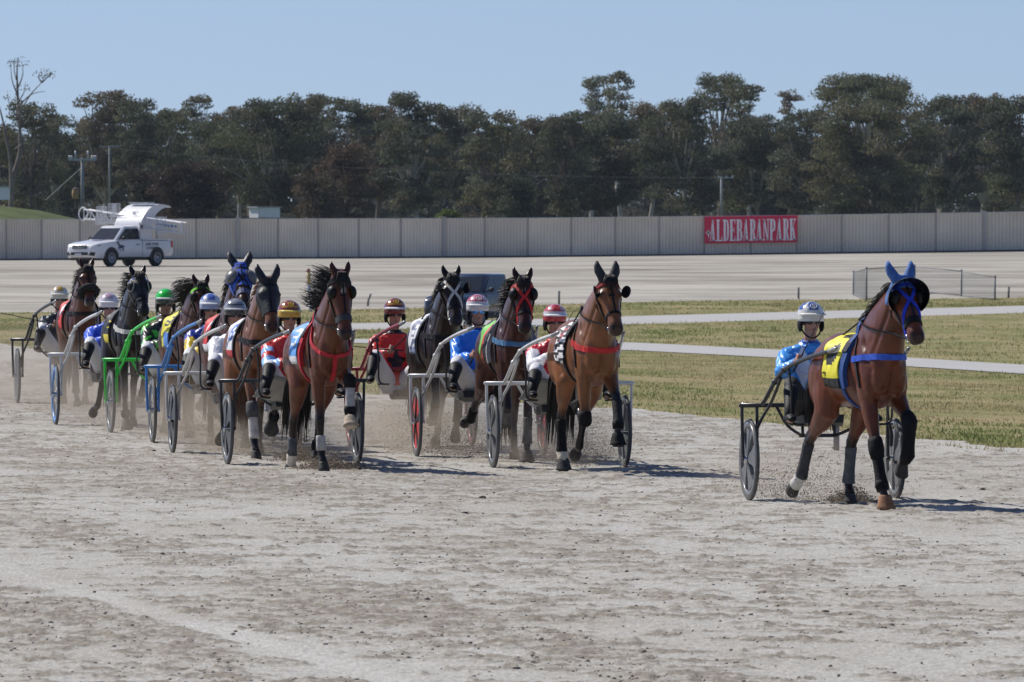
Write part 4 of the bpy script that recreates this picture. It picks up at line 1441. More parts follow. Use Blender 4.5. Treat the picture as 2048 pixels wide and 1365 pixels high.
    if S.get('forelock', True):
        m = MB()
        for i in range(34):
            x = random.uniform(-.045, .045)
            p = hp(.0, x, .07)
            q = hp(.12, x * 1.3 + random.uniform(-.02, .02), .105); q2 = hp(random.uniform(.2, .32), x * 1.7 + random.uniform(-.03, .03), .108)
            m.tube([p, hp(.03, x, .105), q, q2], [.007, .008, .006, .002], n=4)
        m.build('forelock', hairm, root, smooth=True)
    m = MB()
    tl = S.get('tail', dict(len=.85, back=.28, x=-.05))
    for i in range(170):
        a = random.uniform(0, 2 * PI); r = math.sqrt(random.random())
        p = Pv(math.cos(a) * .02 * r, -.82, 1.30 + .025 * math.sin(a))
        Lh = tl['len'] * random.uniform(.7, 1.1)
        sp_x = math.cos(a) * r * .16 + tl['x']; sp_v = math.sin(a) * r * .1
        pts = [p, p + Pv(sp_x * .15, -.05, -.05), p + Pv(sp_x * .4, -.08 - tl['back'] * .3 + sp_v * .3, -.30 * Lh / .85),
               p + Pv(sp_x * .7, -.07 - tl['back'] * .7 + sp_v * .7, -.62 * Lh / .85), p + Pv(sp_x * .8 + random.uniform(-.02, .02), -.05 - tl['back'] * 1.0 + sp_v, -.98 * Lh / .85)]
        m.tube(pts, [.014, .016, .014, .010, .002], n=4)
    m.build('tail', hairm, root, smooth=True)
    harness(S, root, bvh, hp, xa, base, ear_nodes, legs)
    return root


BLK = (.005, .005, .006)


def leather(c):
    return mat('tack_%03d%03d%03d' % tuple(int(q * 999) for q in c), c, rough=.6, var=.25, scale=25, spec=.25)


def harness(S, root, bvh, hp, xa, base, ear_nodes, legs):
    hc = leather(S.get('tack', BLK))
    hcen = lambda t: hp(t, 0, -.05)
    def hring(t, a0=0, a1=360, n=28, tilt=0.0):
        P, Nn = [], []
        closed = abs(a1 - a0) >= 360
        for i in range(n + (0 if closed else 1)):
            a = R(a0 + (a1 - a0) * i / n)
            tt = t + tilt * math.sin(a)
            c = hcen(tt); out = (hp(tt, math.cos(a), math.sin(a) - .05) - hcen(tt)) 
            out.normalize()
            h, nn = cast(bvh, c + out * .5, c)
            if (h - c).length > .2: h = c + out * .12; nn = out
            P.append(h); Nn.append(out)
        return P, Nn, closed
    def hside(sx, t0, t1, ang0, ang1, n=10):
        P, Nn = [], []
        for i in range(n + 1):
            t = t0 + (t1 - t0) * i / n; a = R(ang0 + (ang1 - ang0) * i / n)
            c = hcen(t); out = hp(t, sx * math.cos(a), math.sin(a) - .05) - c; out.normalize()
            h, nn = cast(bvh, c + out * .5, c)
            if (h - c).length > .2: h = c + out * .11
            P.append(h); Nn.append(out)
        return P, Nn
    # bridle
    m = MB()
    nb = S.get('noseband', None)
    P, Nn, cl = hring(.66); strap(m, P, Nn, .024, closed=True)
    P, Nn, cl = hring(.36, 200, 340); strap(m, P, Nn, .018)
    for sx in (-1, 1):
        P, Nn = hside(sx, .10, .84, 5, -5); strap(m, P, Nn, .022)
        P, Nn = hside(sx, .06, .12, 80, 5, 6); strap(m, P, Nn, .024)
        P, Nn = hside(sx, .66, .86, 20, -20, 5); strap(m, P, Nn, .016)
    if S.get('overcheck', True):
        P, Nn = hside(1, .06, .66, 90, 90); strap(m, P, Nn, .016)
    m.build('bridle', hc, root)
    # browband
    m = MB(); P, Nn, cl = hring(.14, -8, 188, 22); strap(m, P, Nn, .028, th=.008)
    bb = S.get('browband', BLK)
    if bb == 'check':
        m.mi = [(i // 8) % 2 for i in range(len(m.mi))]
        m.build('browband', [mat('check_white', (.7, .7, .72)), mat('check_blue', (.03, .06, .35))], root)
    else:
        m.build('browband', leather(bb), root)
    if S.get('face'):
        st, c = S['face']; m = MB()
        if st == 'Y' or st == 'X':
            for sx in (-1, 1):
                P, Nn = hside(sx, .12, .40, 45, 88, 8); strap(m, P, Nn, .026, th=.01)
                P, Nn = hside(sx, .40, .68, 88, 30, 8); strap(m, P, Nn, .026, th=.01)
                P, Nn = hside(sx, .68, .84, 30, -5, 5); strap(m, P, Nn, .024, th=.01)
        m.build('face_strap', leather(c), root)
    if nb == 'fluffy':
        m = MB(); P, Nn, cl = hring(.60, n=20)
        path = [p + n_ * .03 for p, n_ in zip(P, Nn)]
        m.tube(path, .05, n=8, closed=True)
        for i in range(260):
            j = random.randrange(20); c = path[j].lerp(path[(j + 1) % 20], random.random()); dd = Vector((random.gauss(0, 1), random.gauss(0, 1), random.gauss(0, 1))).normalized()
            m.tube([c + dd * .035, c + dd * .075], [.012, .002], n=4)
        m.build('shadow_roll', mat('wool_black', (.012, .012, .012), rough=.95), root, smooth=True)
    elif nb:
        m = MB(); P, Nn, cl = hring(.70); strap(m, P, Nn, .06, th=.01, closed=True)
        m.build('noseband', leather(nb), root)
    # bit rings and cheek metal
    for sx in (-1, 1):
        P, Nn = hside(sx, .85, .86, -18, -18, 1)
        c = P[0] + Nn[0] * .012; n_ = Nn[0]; a_ = n_.orthogonal().normalized(); b_ = n_.cross(a_)
        m = MB(); m.tube([c + a_ * math.cos(2 * PI * i / 14) * .032 + b_ * math.sin(2 * PI * i / 14) * .032 for i in range(14)], .006, n=6, closed=True)
        m.build('bit_ring', mat('steel', (.55, .55, .56), rough=.25, metal=1.0, var=.05), root, smooth=True)
        S.setdefault('_bit', {})[sx] = c
    # blinkers
    bl = S.get('blinkers')
    if bl:
        for sx in (-1, 1):
            m = MB(); rings = []
            c = hp(.28, sx * .125, .03)
            outw = xa * sx; fw = (hp(0, 0, 1) - hp(0, 0, 0)).normalized(); dn = (hp(1, 0, 0) - hp(0, 0, 0)).normalized()
            if bl[0] == 'cup' or bl[0] == 'goggle':
                rr = .068 if bl[0] == 'cup' else .085
                axis = (outw * .75 + fw * .65).normalized() if bl[0] == 'goggle' else (outw * .9 + fw * .25).normalized()
                e1 = axis.cross(dn).normalized(); e2 = axis.cross(e1)
                c = hp(.29, sx * .095, .02)
                for k in range(6):
                    th = PI / 2 * k / 5
                    r0 = rr * math.cos(th * .97); h = rr * .75 * math.sin(th)
                    rings.append([c + axis * h + (e1 * math.cos(2 * PI * i / 14) + e2 * math.sin(2 * PI * i / 14)) * r0 for i in range(14)])
                m.rings(rings)
                mm = mat('blinker_black', (.005, .005, .006), rough=.5, spec=.25) if bl[0] == 'cup' else mat('goggle_mesh', (.14, .14, .145), rough=.4, var=.6, scale=160)
                m.build('blinker', mm, root, smooth=True)
                if bl[0] == 'goggle' or len(bl) > 1:
                    m = MB(); m.tube([c + axis * .01 + (e1 * math.cos(2 * PI * i / 18) + e2 * math.sin(2 * PI * i / 18)) * rr * 1.02 for i in range(18)], .009, n=6, closed=True)
                    m.build('blinker_rim', leather(bl[1] if len(bl) > 1 else BLK), root, smooth=True)
            else:       # flat rounded plate standing off the cheek
                for k in range(9):
                    th = 2 * PI * k / 8
                ring = [c + dn * math.sin(2 * PI * i / 16) * .062 + (fw * .75 + outw * .55).normalized() * (math.cos(2 * PI * i / 16) * .055 + .03) for i in range(16)]
                nn_ = (outw * .8 - fw * .5).normalized()
                m.rings([[p for p in ring], [p + nn_ * .008 for p in ring]])
                m.build('blinker', mat('blinker_black', (.005, .005, .006), rough=.5, spec=.25), root, smooth=False)
    # hoods
    hd = S.get('hood')
    if hd:
        t0, t1, c = hd[:3]
        n1, n2 = 16, 30
        V, F = [], []
        for i in range(n1 + 1):
            t = t0 + (t1 - t0) * i / n1
            P, Nn, _ = hring(t, 0, 360, n2)
            V += [p + n_ * .010 for p, n_ in zip(P, Nn)]
        for i in range(n1):
            for k in range(n2):
                k2 = (k + 1) % n2
                F.append((i * n2 + k, i * n2 + k2, (i + 1) * n2 + k2, (i + 1) * n2 + k))
        m = MB(); m.add(V, F)
        mm = mat('hood_%02d%02d%02d' % tuple(int(q * 99) for q in c), c, rough=.75 if len(hd) < 4 else hd[3], var=.3, scale=20, bump=.25, bscale=30)
        m.build('hood', mm, root, smooth=True)
    if S.get('earcover'):
        for sx in (-1, 1):
            m = MB(); en = ear_nodes[sx]
            dirv = (en[-1][0] - en[0][0]).normalized(); k_ = S.get('earscale', 1.0)
            m.loft([(p + dirv * ((i - 1) * .012), rx * 1.08 + .005, rs * 1.15 + .005) for i, (p, rx, rs) in enumerate(en)], n=12, xa=xa)
            c = S['earcover']
            m.build('ear_cover', mat('hood_%02d%02d%02d' % tuple(int(q * 99) for q in c), c, rough=.75, var=.3, scale=20, bump=.25, bscale=30), root, smooth=True)
    if S.get('visor'):
        m = MB(); rings = []
        for k, (tt, rr, ff) in enumerate(((.08, .120, .00), (.11, .160, .04), (.16, .178, .085), (.19, .182, .10))):
            ring = []
            for i in range(25):
                a = R(-48 + 276 * i / 24)
                ring.append(hp(tt + .17 * (1 - math.sin(a)) * .9, math.cos(a) * rr, math.sin(a) * rr * .72 + ff - .03))
            rings.append(ring)
        V = [p for r in rings for p in r]; F = []
        for k in range(3):
            for i in range(24):
                F.append((k * 25 + i, k * 25 + i + 1, (k + 1) * 25 + i + 1, (k + 1) * 25 + i))
        V2 = [p + (hp(0, 0, 1) - hp(0, 0, 0)) * .006 for p in V]
        n = len(V)
        m.add(V + V2, F + [tuple(n + i for i in reversed(f)) for f in F])
        m.build('visor', mat('visor_black', (.008, .008, .009), rough=.25, coat=.3), root, smooth=True)
    # body harness
    def tring(v, a0, a1, n, cz=1.17):
        P, Nn = [], []
        for i in range(n + 1):
            a = R(a0 + (a1 - a0) * i / n)
            out = Pv(math.cos(a), 0, math.sin(a)); c = Pv(0, v, cz)
            h, nn = cast(bvh, c + out * 1.0, c)
            P.append(h); Nn.append(out)
        return P, Nn
    m = MB(); P, Nn = tring(.16, 0, 360, 40)
    P = [p if p.z > .82 else Vector((p.x, p.y, .82)) for p in P]; strap(m, P[:-1], Nn[:-1], .07, th=.01, closed=True)
    m.build('girth', leather(S.get('girth', BLK)), root)
    m = MB(); P, Nn = tring(.20, 30, 150, 20); strap(m, P, Nn, .12, th=.03)
    for sx in (-1, 1):
        h, n_ = cast(bvh, Pv(sx * .09, .2, 2.0), Pv(sx * .09, .2, 1.2))
        m.tube([h + Vector((0, 0, .035)) + Vector((sx * .0, math.cos(2 * PI * i / 10) * .022, .02 + math.sin(2 * PI * i / 10) * .022)) for i in range(10)], .006, n=5, closed=True)
    m.tube([P[10] + Vector((0, 0, .03)), P[10] + Vector((0, .0, .08))], .012, n=6)
    m.build('harness_saddle', hc, root)
    S['_terret'] = {sx: cast(bvh, Pv(sx * .09, .2, 2.0), Pv(sx * .09, .2, 1.2))[0] + Vector((0, 0, .05)) for sx in (-1, 1)}
    # saddle cloth with its pattern in the mesh
    cl = S['cloth']
    m = MB(); n1, n2 = 16, 44
    v0, v1 = cl.get('v', (-.16, .19))
    lo = cl.get('low', 28)
    V = []
    for j in range(n2 + 1):
        a = R(90 - (90 + lo) + (2 * (90 + lo)) * j / n2)
        for i in range(n1 + 1):
            v = v0 + (v1 - v0) * i / n1
            out = Pv(math.cos(a), 0, math.sin(a)); c = Pv(0, v, 1.17)
            h, nn = cast(bvh, c + out, c)
            V.append(h + out * (.014 + .003 * math.sin(v * 40 + a * 9)))
    F = []; mi = []
    for j in range(n2):
        for i in range(n1):
            F.append((j * (n1 + 1) + i, j * (n1 + 1) + i + 1, (j + 1) * (n1 + 1) + i + 1, (j + 1) * (n1 + 1) + i))
            # s: 0 at viewer-left hem ... 1 spine ; i: rear..front
            s = 1 - abs(j + .5 - n2 / 2) / (n2 / 2)
            mi.append(cl['pat'](s, (i + .5) / n1))
    o = len(m.v); m.add(V, F); m.mi = mi
    mats = [mat('cloth_%02d%02d%02d' % tuple(int(q * 99) for q in c), c, rough=.6, var=.1, scale=14, bump=.15, bscale=24) for c in cl['cols']]
    so = m.build('saddlecloth', mats, root, smooth=True)
    sm = so.modifiers.new('thick', 'SOLIDIFY'); sm.thickness = .008
    if cl.get('text'):
        v_, f_ = text_mesh(cl['text'], .085, .001, sx=.9, bold=.002)
        m2 = MB(); vv = []
        for q in v_:
            vp = v0 + .02 + q.x; a = R(180 + lo - 16 - q.y * 200)
            out = Pv(math.cos(a), 0, math.sin(a)); c = Pv(0, vp, 1.17)
            h, nn = cast(bvh, c + out, c); vv.append(h + out * .026)
        m2.add(vv, f_); m2.build('lettering', mat('letter_black', (.012, .012, .012)), so)
    # breast strap
    br = S.get('breast')
    if br:
        st, c, zf = br
        m = MB()
        if st == 'band':
            P, Nn = [], []
            for i in range(31):
                th = R(-105 + 210 * i / 30)
                z = zf + (1.24 - zf) * (abs(i - 15) / 15) ** 1.5
                out = Pv(math.sin(th), math.cos(th), 0); cc = Pv(0, .40, z)
                h, nn = cast(bvh, cc + out * 1.2, cc); P.append(h); Nn.append((nn + out).normalized())
            strap(m, P, Nn, .05, th=.014)
        else:
            for sx in (-1, 1):
                P, Nn = [], []
                for i in range(17):
                    t = i / 16
                    th = R(sx * (100 * (1 - t)))
                    z = 1.40 * (1 - t) + zf * t - .05 * math.sin(PI * t)
                    out = Pv(math.sin(th), math.cos(th), .0); cc = Pv(0, .42, z)
                    h, nn = cast(bvh, cc + out * 1.2, cc); P.append(h); Nn.append((nn + out).normalized())
                strap(m, P, Nn, .036, th=.014)
            P, Nn = [], []
            for i in range(9):
                z = zf - .24 * i / 8; cc = Pv(0, .42, z); out = Pv(0, 1, 0)
                h, nn = cast(bvh, cc + out * 1.2, cc); P.append(h); Nn.append((nn + out).normalized())
            strap(m, P, Nn, .045, th=.016)
        m.build('breast_strap', leather(c), root)
    # thin hanging straps from the saddle down the shoulder
    for sx in (-1, 1):
        m = MB()
        P, Nn = [], []
        for i in range(13):
            t = i / 12
            src = Pv(sx * 1.0, .30 + .22 * t, 1.50 - .46 * t)
            h, nn = cast(bvh, src, Pv(0, .30 + .22 * t, 1.40 - .4 * t)); P.append(h); Nn.append(nn)
        strap(m, P, Nn, .016, th=.008)
        m.build('carrier_strap', hc, root)
    if S.get('pad'):
        m = MB(); P, Nn = tring(.235, -35, 215, 40); strap(m, P, Nn, .06, th=.03)
        m.build('girth_pad', leather(S['pad']), root)

# ------------------------------------------------------------------ sulky
def paint(c, rough=.35):
    return mat('paint_%03d%03d%03d' % tuple(int(q * 999) for q in c), c, rough=rough, var=.2, scale=6, coat=.1, spec=.35)


def build_sulky(S, loc, rz):
    c = S['frame']
    pm = paint(c); dk = mat('dark_frame', (.02, .021, .023), rough=.5)
    root = empty('sulky', loc, rz)
    tag(root, S['sulky_label'], 'sulky', 'racing sulkies')
    rubber = mat('tyre_rubber', (.085, .085, .087), rough=.75, var=.3)
    rimm = mat('rim_grey', (.14, .145, .15), rough=.45)
    Rw = .352; tw = .64
    for sx in (-1, 1):
        w = empty('wheel', (sx * tw, 0, Rw)); w.parent = root
        spin = random.uniform(0, 1.2)
        m = MB(); n = 48
        m.tube([Vector((0, math.cos(2 * PI * i / n) * (Rw - .017), math.sin(2 * PI * i / n) * (Rw - .017))) for i in range(n)], .0175, n=8, closed=True)
        m.build('tyre', rubber, w, smooth=True)
        m = MB(); rings = []
        for (x, r) in ((-.017, Rw - .030), (-.013, Rw - .078), (.013, Rw - .078), (.017, Rw - .030)):
            rings.append([Vector((x, math.cos(2 * PI * i / n) * r, math.sin(2 * PI * i / n) * r)) for i in range(n)])
        m.rings(rings, caps=False, closed=True)
        m.build('rim', paint(S.get('rim', (.14, .145, .15))), w, smooth=True)
        st = S.get('wheel', 'blade')
        bl = S.get('blade', (.085, .088, .093))
        wf = .45 if st == 'panel' else 1.0
        if st in ('blade', 'panel'):
            m = MB()
            for k in range(5):
                a = 2 * PI * k / 5 + spin
                def pt(r, da, x): return Vector((x, math.cos(a + da * wf) * r, math.sin(a + da * wf) * r))
                o_ = [pt(.03, -.5, .024), pt(.10, -.44, .02), pt(.18, -.36, .016), pt(Rw - .07, -.42, .011), pt(Rw - .07, .42, .011), pt(.18, .36, .016), pt(.10, .44, .02), pt(.03, .5, .024)]
                i_ = [Vector((-p.x, p.y, p.z)) for p in o_]
                m.rings([i_, o_])
            m.build('spokes', mat('blade_%02d' % int(bl[0] * 99), bl, rough=.45), w)
            if st == 'panel':
                pn = S['panel']
                for k in range(5):
                    a = 2 * PI * (k + .5) / 5 + spin
                    m = MB()
                    o_ = []
                    for j in range(9):
                        da = -.46 + .92 * j / 8
                        o_.append(Vector((.008, math.cos(a + da) * (Rw - .075), math.sin(a + da) * (Rw - .075))))
                    for j in range(5):
                        da = .38 - .76 * j / 4
                        o_.append(Vector((.010, math.cos(a + da) * .07, math.sin(a + da) * .07)))
                    m.rings([[Vector((-p.x, p.y, p.z)) for p in o_], o_])
                    m.build('panel', paint(pn), w)
        elif st == 'disc':
            m = MB(); rings = []
            for (x, r) in ((-.022, .03), (-.012, Rw - .05), (.012, Rw - .05), (.022, .03)):
                rings.append([Vector((x, math.cos(2 * PI * i / n) * r, math.sin(2 * PI * i / n) * r)) for i in range(n)])
            m.rings(rings)
            m.build('disc', mat('blade_%02d' % int(bl[0] * 99), bl, rough=.45), w, smooth=False)
        elif st == 'wire':
            m = MB()
            for k in range(28):
                a = 2 * PI * k / 28 + spin; b = a + (.25 if k % 2 else -.25); x = .03 if k % 4 < 2 else -.03
                m.bar(Vector((x, math.cos(b) * .025, math.sin(b) * .025)), Vector((0, math.cos(a) * (Rw - .05), math.sin(a) * (Rw - .05))), .004, .004)
            m.build('spokes', mat('steel', (.55, .55, .56), rough=.25, metal=1.0), w)
        m = MB(); m.tube([(-.05, 0, 0), (-.03, 0, 0), (.03, 0, 0), (.05, 0, 0)], [.02, .03, .03, .02], n=12)
        m.build('hub', mat('steel', (.55, .55, .56), rough=.25, metal=1.0), w)
        # fork struts
        m = MB()
        m.tube(curve_pts([Pv(sx * .705, 0.0, .815), Pv(sx * .702, 0, .6), Pv(sx * .692, 0, Rw)], 5), .0145, n=8)
        m.tube([Pv(sx * .67, 0, Rw), Pv(sx * .705, 0, Rw)], .017, n=8)
        m.build('outer_stay', pm, root, smooth=True)
        m = MB()
        m.tube(curve_pts([Pv(sx * .575, 0, .815), Pv(sx * .572, 0, .6), Pv(sx * .578, 0, Rw)], 5), .0145, n=8)
        m.tube([Pv(sx * .56, 0, Rw), Pv(sx * .61, 0, Rw)], .018, n=8)
        m.build('inner_stay', pm, root, smooth=True)
        m = MB()
        m.tube(curve_pts([Pv(sx * .475, .50, 1.06), Pv(sx * .51, .26, .84), Pv(sx * .555, .10, .70), Pv(sx * .60, .04, .56), Pv(sx * .60, .02, .46)], 5), .0135, n=8)
        m.build('brace', pm, root, smooth=True)
        m = MB()
        p = [Pv(sx * .535, -.01, .815), Pv(sx * .525, .12, .87), Pv(sx * .50, .36, 1.02), Pv(sx * .475, .62, 1.13), Pv(sx * .435, .95, 1.20), Pv(sx * .385, 1.35, 1.26), Pv(sx * .335, 1.68, 1.30)]
        m.tube(curve_pts(p, 6), .0185, n=10)
        for t, u_ in ((p[3], 0), (p[2], 0)):
            m.ellipsoid(t, (.028, .03, .028), 10, 6)
        sh = m.build('shaft', pm, root, smooth=True)
        m = MB(); m.tube([Pv(sx * .335, 1.68, 1.30), Pv(sx * .315, 1.84, 1.325), Pv(sx * .31, 1.88, 1.33)], [.017, .017, .011], n=10)
        m.build('shaft_tip', mat('alloy', (.36, .37, .38), rough=.4, metal=.7), sh, smooth=True)
        m = MB()
        m.tube(curve_pts([Pv(sx * .46, .72, 1.15), Pv(sx * .44, .74, .95), Pv(sx * .43, .72, .70), Pv(sx * .33, .71, .665)], 4), .010, n=7)
        m.box(Pv(sx * .385, .71, .668), (.12, .05, .015))
        m.build('stirrup', pm if S.get('stir') else dk, root, smooth=True)
        m = MB()
        m.tube(curve_pts([Pv(sx * .40, 0.0, .80), Pv(sx * .30, -.02, .64), Pv(sx * .15, -.14, .55)], 4), .014, n=7)
        m.build('seat_bracket', pm, root, smooth=True)
    m = MB(); m.tube([Pv(-.715, 0, .815), Pv(-.3, .0, .815), Pv(.3, .0, .815), Pv(.715, 0, .815)], .0195, n=10)
    for sx in (-1, 1):
        m.ellipsoid(Pv(sx * .715, 0, .815), (.0195, .0195, .0195), 8, 6)
    m.build('crossbar', pm, root, smooth=True)
    sz = S['seatz']
    m = MB()
    rings = []
    for (u, z, w, t) in ((-.36, sz + .22, .15, .03), (-.33, sz + .10, .19, .035), (-.26, sz - .01, .20, .04), (-.10, sz - .03, .20, .04), (.06, sz + .0, .17, .035)):
        rings.append([Pv(-w, u, z - t), Pv(w, u, z - t), Pv(w * 1.06, u - .01, z + t), Pv(-w * 1.06, u - .01, z + t)])
    m.rings(rings)
    m.build('seat', mat('seat_vinyl', (.018, .018, .02), rough=.5), root)
    m = MB()
    for sx in (-1, 1): m.tube([Pv(sx * .14, -.14, .55), Pv(sx * .14, -.16, sz - .03)], .014, n=7)
    m.tube([Pv(-.17, -.14, .55), Pv(.17, -.14, .55)], .016, n=8)
    m.build('seat_post', pm, root, smooth=True)
    if S.get('sheet'):
        m = MB(); V, F = [], []
        for j in range(7):
            for i in range(9):
                x = -.40 + .8 * i / 8; t = j / 6
                V.append(Pv(x * (1 - .12 * t), .05 + .45 * t, .66 + .24 * t ** 1.3 - .06 * (1 - (x / .4) ** 2) + .004 * math.sin(i * 1.3 + j)))
        for j in range(6):
            for i in range(8): F.append((j * 9 + i, j * 9 + i + 1, (j + 1) * 9 + i + 1, (j + 1) * 9 + i))
        m.add(V, F)
        o = m.build('mud_sheet', mat('sheet_%02d' % int(S['sheet'][0] * 99), S['sheet'], rough=.7, var=.2, bump=.3, bscale=12), root, smooth=True)
        sm = o.modifiers.new('thick', 'SOLIDIFY'); sm.thickness = .008
    return root


# ------------------------------------------------------------------ driver
SKIN = (.42, .22, .15)


def build_driver(S, loc, rz):
    zt = S['helmet_top']            # height of the helmet top above the ground
    pz = max(.66, zt - .90)        # pelvis
    S['seatz'] = pz - .10
    lean = S.get('lean', .14)
    sh_z = zt - .435; hc = Pv(S.get('headx', 0), -.14 - lean + .06, zt - .172)
    hip = Pv(0, -.14, pz); chest = Pv(0, -.15 - lean * .85, sh_z - .06); neck = Pv(S.get('headx', 0) * .6, -.15 - lean + .02, sh_z + .085)
    J = {}
    for sx in (-1, 1):
        h = S.get('hand_l' if sx < 0 else 'hand_r', (sx * .10, .34, max(pz + .30, 1.02)))
        shd = Pv(sx * .19, -.15 - lean, sh_z - .02)
        hand = Pv(*h)
        mid = shd.lerp(hand, .5)
        elb = mid + Vector((sx * .085, .05, -.13))
        J[sx] = dict(sh=shd, el=elb, wr=hand + (elb - hand).normalized() * .07, hand=hand, hip=Pv(sx * .10, -.12, pz), kn=Pv(sx * .28, .36, max(pz + .20, .96)), an=Pv(sx * .365, .64, .745), toe=Pv(sx * .375, .80, .715))
    # --- body: one continuous surface
    b = MB()
    b.loft([(hip + Vector((0, 0, -.09)), .13, .10), (hip, .155, .115), (hip.lerp(chest, .35), .14, .10), (hip.lerp(chest, .7), .155, .108), (chest, .165, .105), (chest + Vector((0, 0, .07)), .12, .07)], n=16)
    b.loft([(neck + Vector((0, 0, -.06)), .065, .065), (neck, .052, .055), (hc + Vector((0, .02, -.06)), .055, .06)], n=12)
    # head
    b.ellipsoid(hc + Vector((0, .02, .03)), (.076, .096, .095))
    b.loft([(hc + Vector((0, -.03, .0)), .064, .06), (hc + Vector((0, -.035, -.05)), .056, .058), (hc + Vector((0, -.04, -.09)), .042, .046), (hc + Vector((0, -.05, -.118)), .022, .024)], n=12)
    b.loft([(hc + Vector((0, -.085, .02)), .010, .012), (hc + Vector((0, -.100, -.012)), .014, .014), (hc + Vector((0, -.106, -.035)), .017, .014), (hc + Vector((0, -.092, -.045)), .013, .012)], n=8)
    b.ellipsoid(hc + Vector((0, -.084, -.068)), (.024, .012, .009))       # lips
    b.ellipsoid(hc + Vector((0, -.082, -.105)), (.02, .016, .016))        # chin
    for sx in (-1, 1):
        b.ellipsoid(hc + Vector((sx * .078, .02, -.01)), (.012, .022, .032))
        b.ellipsoid(hc + Vector((sx * .04, -.07, -.02)), (.022, .02, .02))
        b.ellipsoid(hc + Vector((sx * .034, -.086, .028)), (.026, .012, .01))
        q = J[sx]
        b.loft([(q['sh'] + Vector((-sx * .05, 0, 0)), .055, .055), (q['sh'], .056, .056), (q['sh'].lerp(q['el'], .5), .046, .046), (q['el'], .042, .042), (q['el'].lerp(q['wr'], .4), .039, .039), (q['wr'], .027, .029)], n=10)
        # hand: palm, four curled fingers, thumb
        fwd = (q['hand'] - q['wr']).normalized(); side = fwd.cross(Vector((0, 0, 1))).normalized() * sx; up = side.cross(fwd) * sx
        b.loft([(q['wr'], .026, .027), (q['wr'] + fwd * .035, .030, .036), (q['wr'] + fwd * .085, .026, .040)], n=10)
        for k, ln in enumerate((.9, 1.0, .95, .8)):
            r0 = q['wr'] + fwd * .085 + up * (.030 - .020 * k)
            p1 = r0 + fwd * .030 * ln - side * .004; p2 = p1 - side * .028 * ln + fwd * .006; p3 = p2 - side * .008 - fwd * .024 * ln
            b.tube([r0 - fwd * .02, r0, p1, p2, p3], [.0105, .0105, .010, .0095, .008], n=6)
        t0 = q['wr'] + fwd * .03 + up * .030; b.tube([t0, t0 + fwd * .03 + up * .022 - side * .008, t0 + fwd * .058 + up * .018 - side * .024], [.013, .012, .009], n=6)
        b.loft([(q['hip'], .095, .095), (q['hip'].lerp(q['kn'], .5), .08, .08), (q['kn'], .058, .06), (q['kn'].lerp(q['an'], .35), .052, .054), (q['an'], .036, .04)], n=12)
        b.loft([(q['an'] + Vector((0, .06, -.02)), .035, .035), (q['an'] + Vector((0, -.02, -.03)), .042, .04), (q['toe'], .035, .028)], n=10)
    me = remesh(b, .0095, 2)
    V = co_of(me)
    C = np.repeat(np.array([S.get('skin', SKIN)]), len(V), 0).astype(float)
    C *= (.9 + .2 * fbm(V[:, 0] * 30, V[:, 2] * 30, 3))[:, None]
    h = np.array(hc)
    d = np.linalg.norm((V - (h + np.array([0, -.09, -.068]))) / np.array([.028, .03, .008]), axis=1)
    C[d < 1] = C[d < 1] * np.array([.75, .45, .45])
    for sx in (-1, 1):
        d = np.linalg.norm((V - (h + np.array([sx * .033, -.088, .008]))) / np.array([.016, .02, .008]), axis=1)
        C[d < 1] = np.array([.02, .015, .012])
        dq = np.linalg.norm((V - (h + np.array([sx * .05, -.07, -.03]))) / np.array([.03, .04, .03]), axis=1)
        C[dq < 1] *= np.array([1.12, .88, .86])
    set_col(me, np.clip(C, 0, 1))
    me.materials.append(vmat('skin', rough=.5, var=.06, scale=20, spec=.4))
    me.name = 'person'
    root = link('person', me); root.location = loc; root.rotation_euler = (0, 0, rz)
    tag(root, S['driver_label'], 'person', 'race drivers')
    # --- jacket
    b = MB()
    lowz = hip + Vector((0, 0, -.02))
    b.loft([(lowz, .172, .135), (hip + Vector((0, 0, .05)), .178, .14), (hip.lerp(chest, .4), .178, .135), (hip.lerp(chest, .72), .188, .138), (chest, .200, .130), (chest + Vector((0, 0, .05)), .205, .118), (chest + Vector((0, 0, .085)), .185, .105), (chest + Vector((0, 0, .115)), .135, .095), (chest + Vector((0, .01, .138)), .092, .085), (neck + Vector((0, 0, -.005)), .074, .074), (neck + Vector((0, -.0, .015)), .068, .068)], n=20)
    for sx in (-1, 1):
        q = J[sx]
        b.ellipsoid(q['sh'] + Vector((-sx * .02, 0, -.005)), (.088, .085, .078))
        b.loft([(q['sh'] + Vector((-sx * .05, 0, .0)), .07, .075), (q['sh'] + Vector((sx * .01, 0, -.02)), .080, .080), (q['sh'].lerp(q['el'], .5), .078, .078), (q['el'], .074, .072), (q['el'].lerp(q['wr'], .45), .060, .058), (q['el'].lerp(q['wr'], .85), .044, .044), (q['wr'], .036, .036)], n=14)
        for k in range(3):      # folds
            p = q['sh'].lerp(q['el'], .35 + .25 * k); b.ellipsoid(p + Vector((sx * .01, -.02, 0)), (.075, .07, .018))
    for k in range(4):
        p = hip.lerp(chest, .12 + .17 * k); b.ellipsoid(p + Vector((random.uniform(-.03, .03), -.05, 0)), (.165, .09, .018), rot=Matrix.Rotation(random.uniform(-.35, .35), 3, 'Y'))
    me = remesh(b, .0105, 2)
    V = co_of(me)
    NN = np.empty(len(me.vertices) * 3, dtype=np.float32); me.vertices.foreach_get('normal', NN); NN = NN.reshape(-1, 3)
    cr = fbm(V[:, 0] * 10 + V[:, 2] * 5 + zt * 7, V[:, 2] * 16 - V[:, 1] * 8, 3)
    V = V + NN * ((np.abs(cr - .5) * 2) ** .7 * .022 - .008)[:, None] * sstep(.03, .10, np.linalg.norm(V - np.array(neck), axis=1))[:, None]
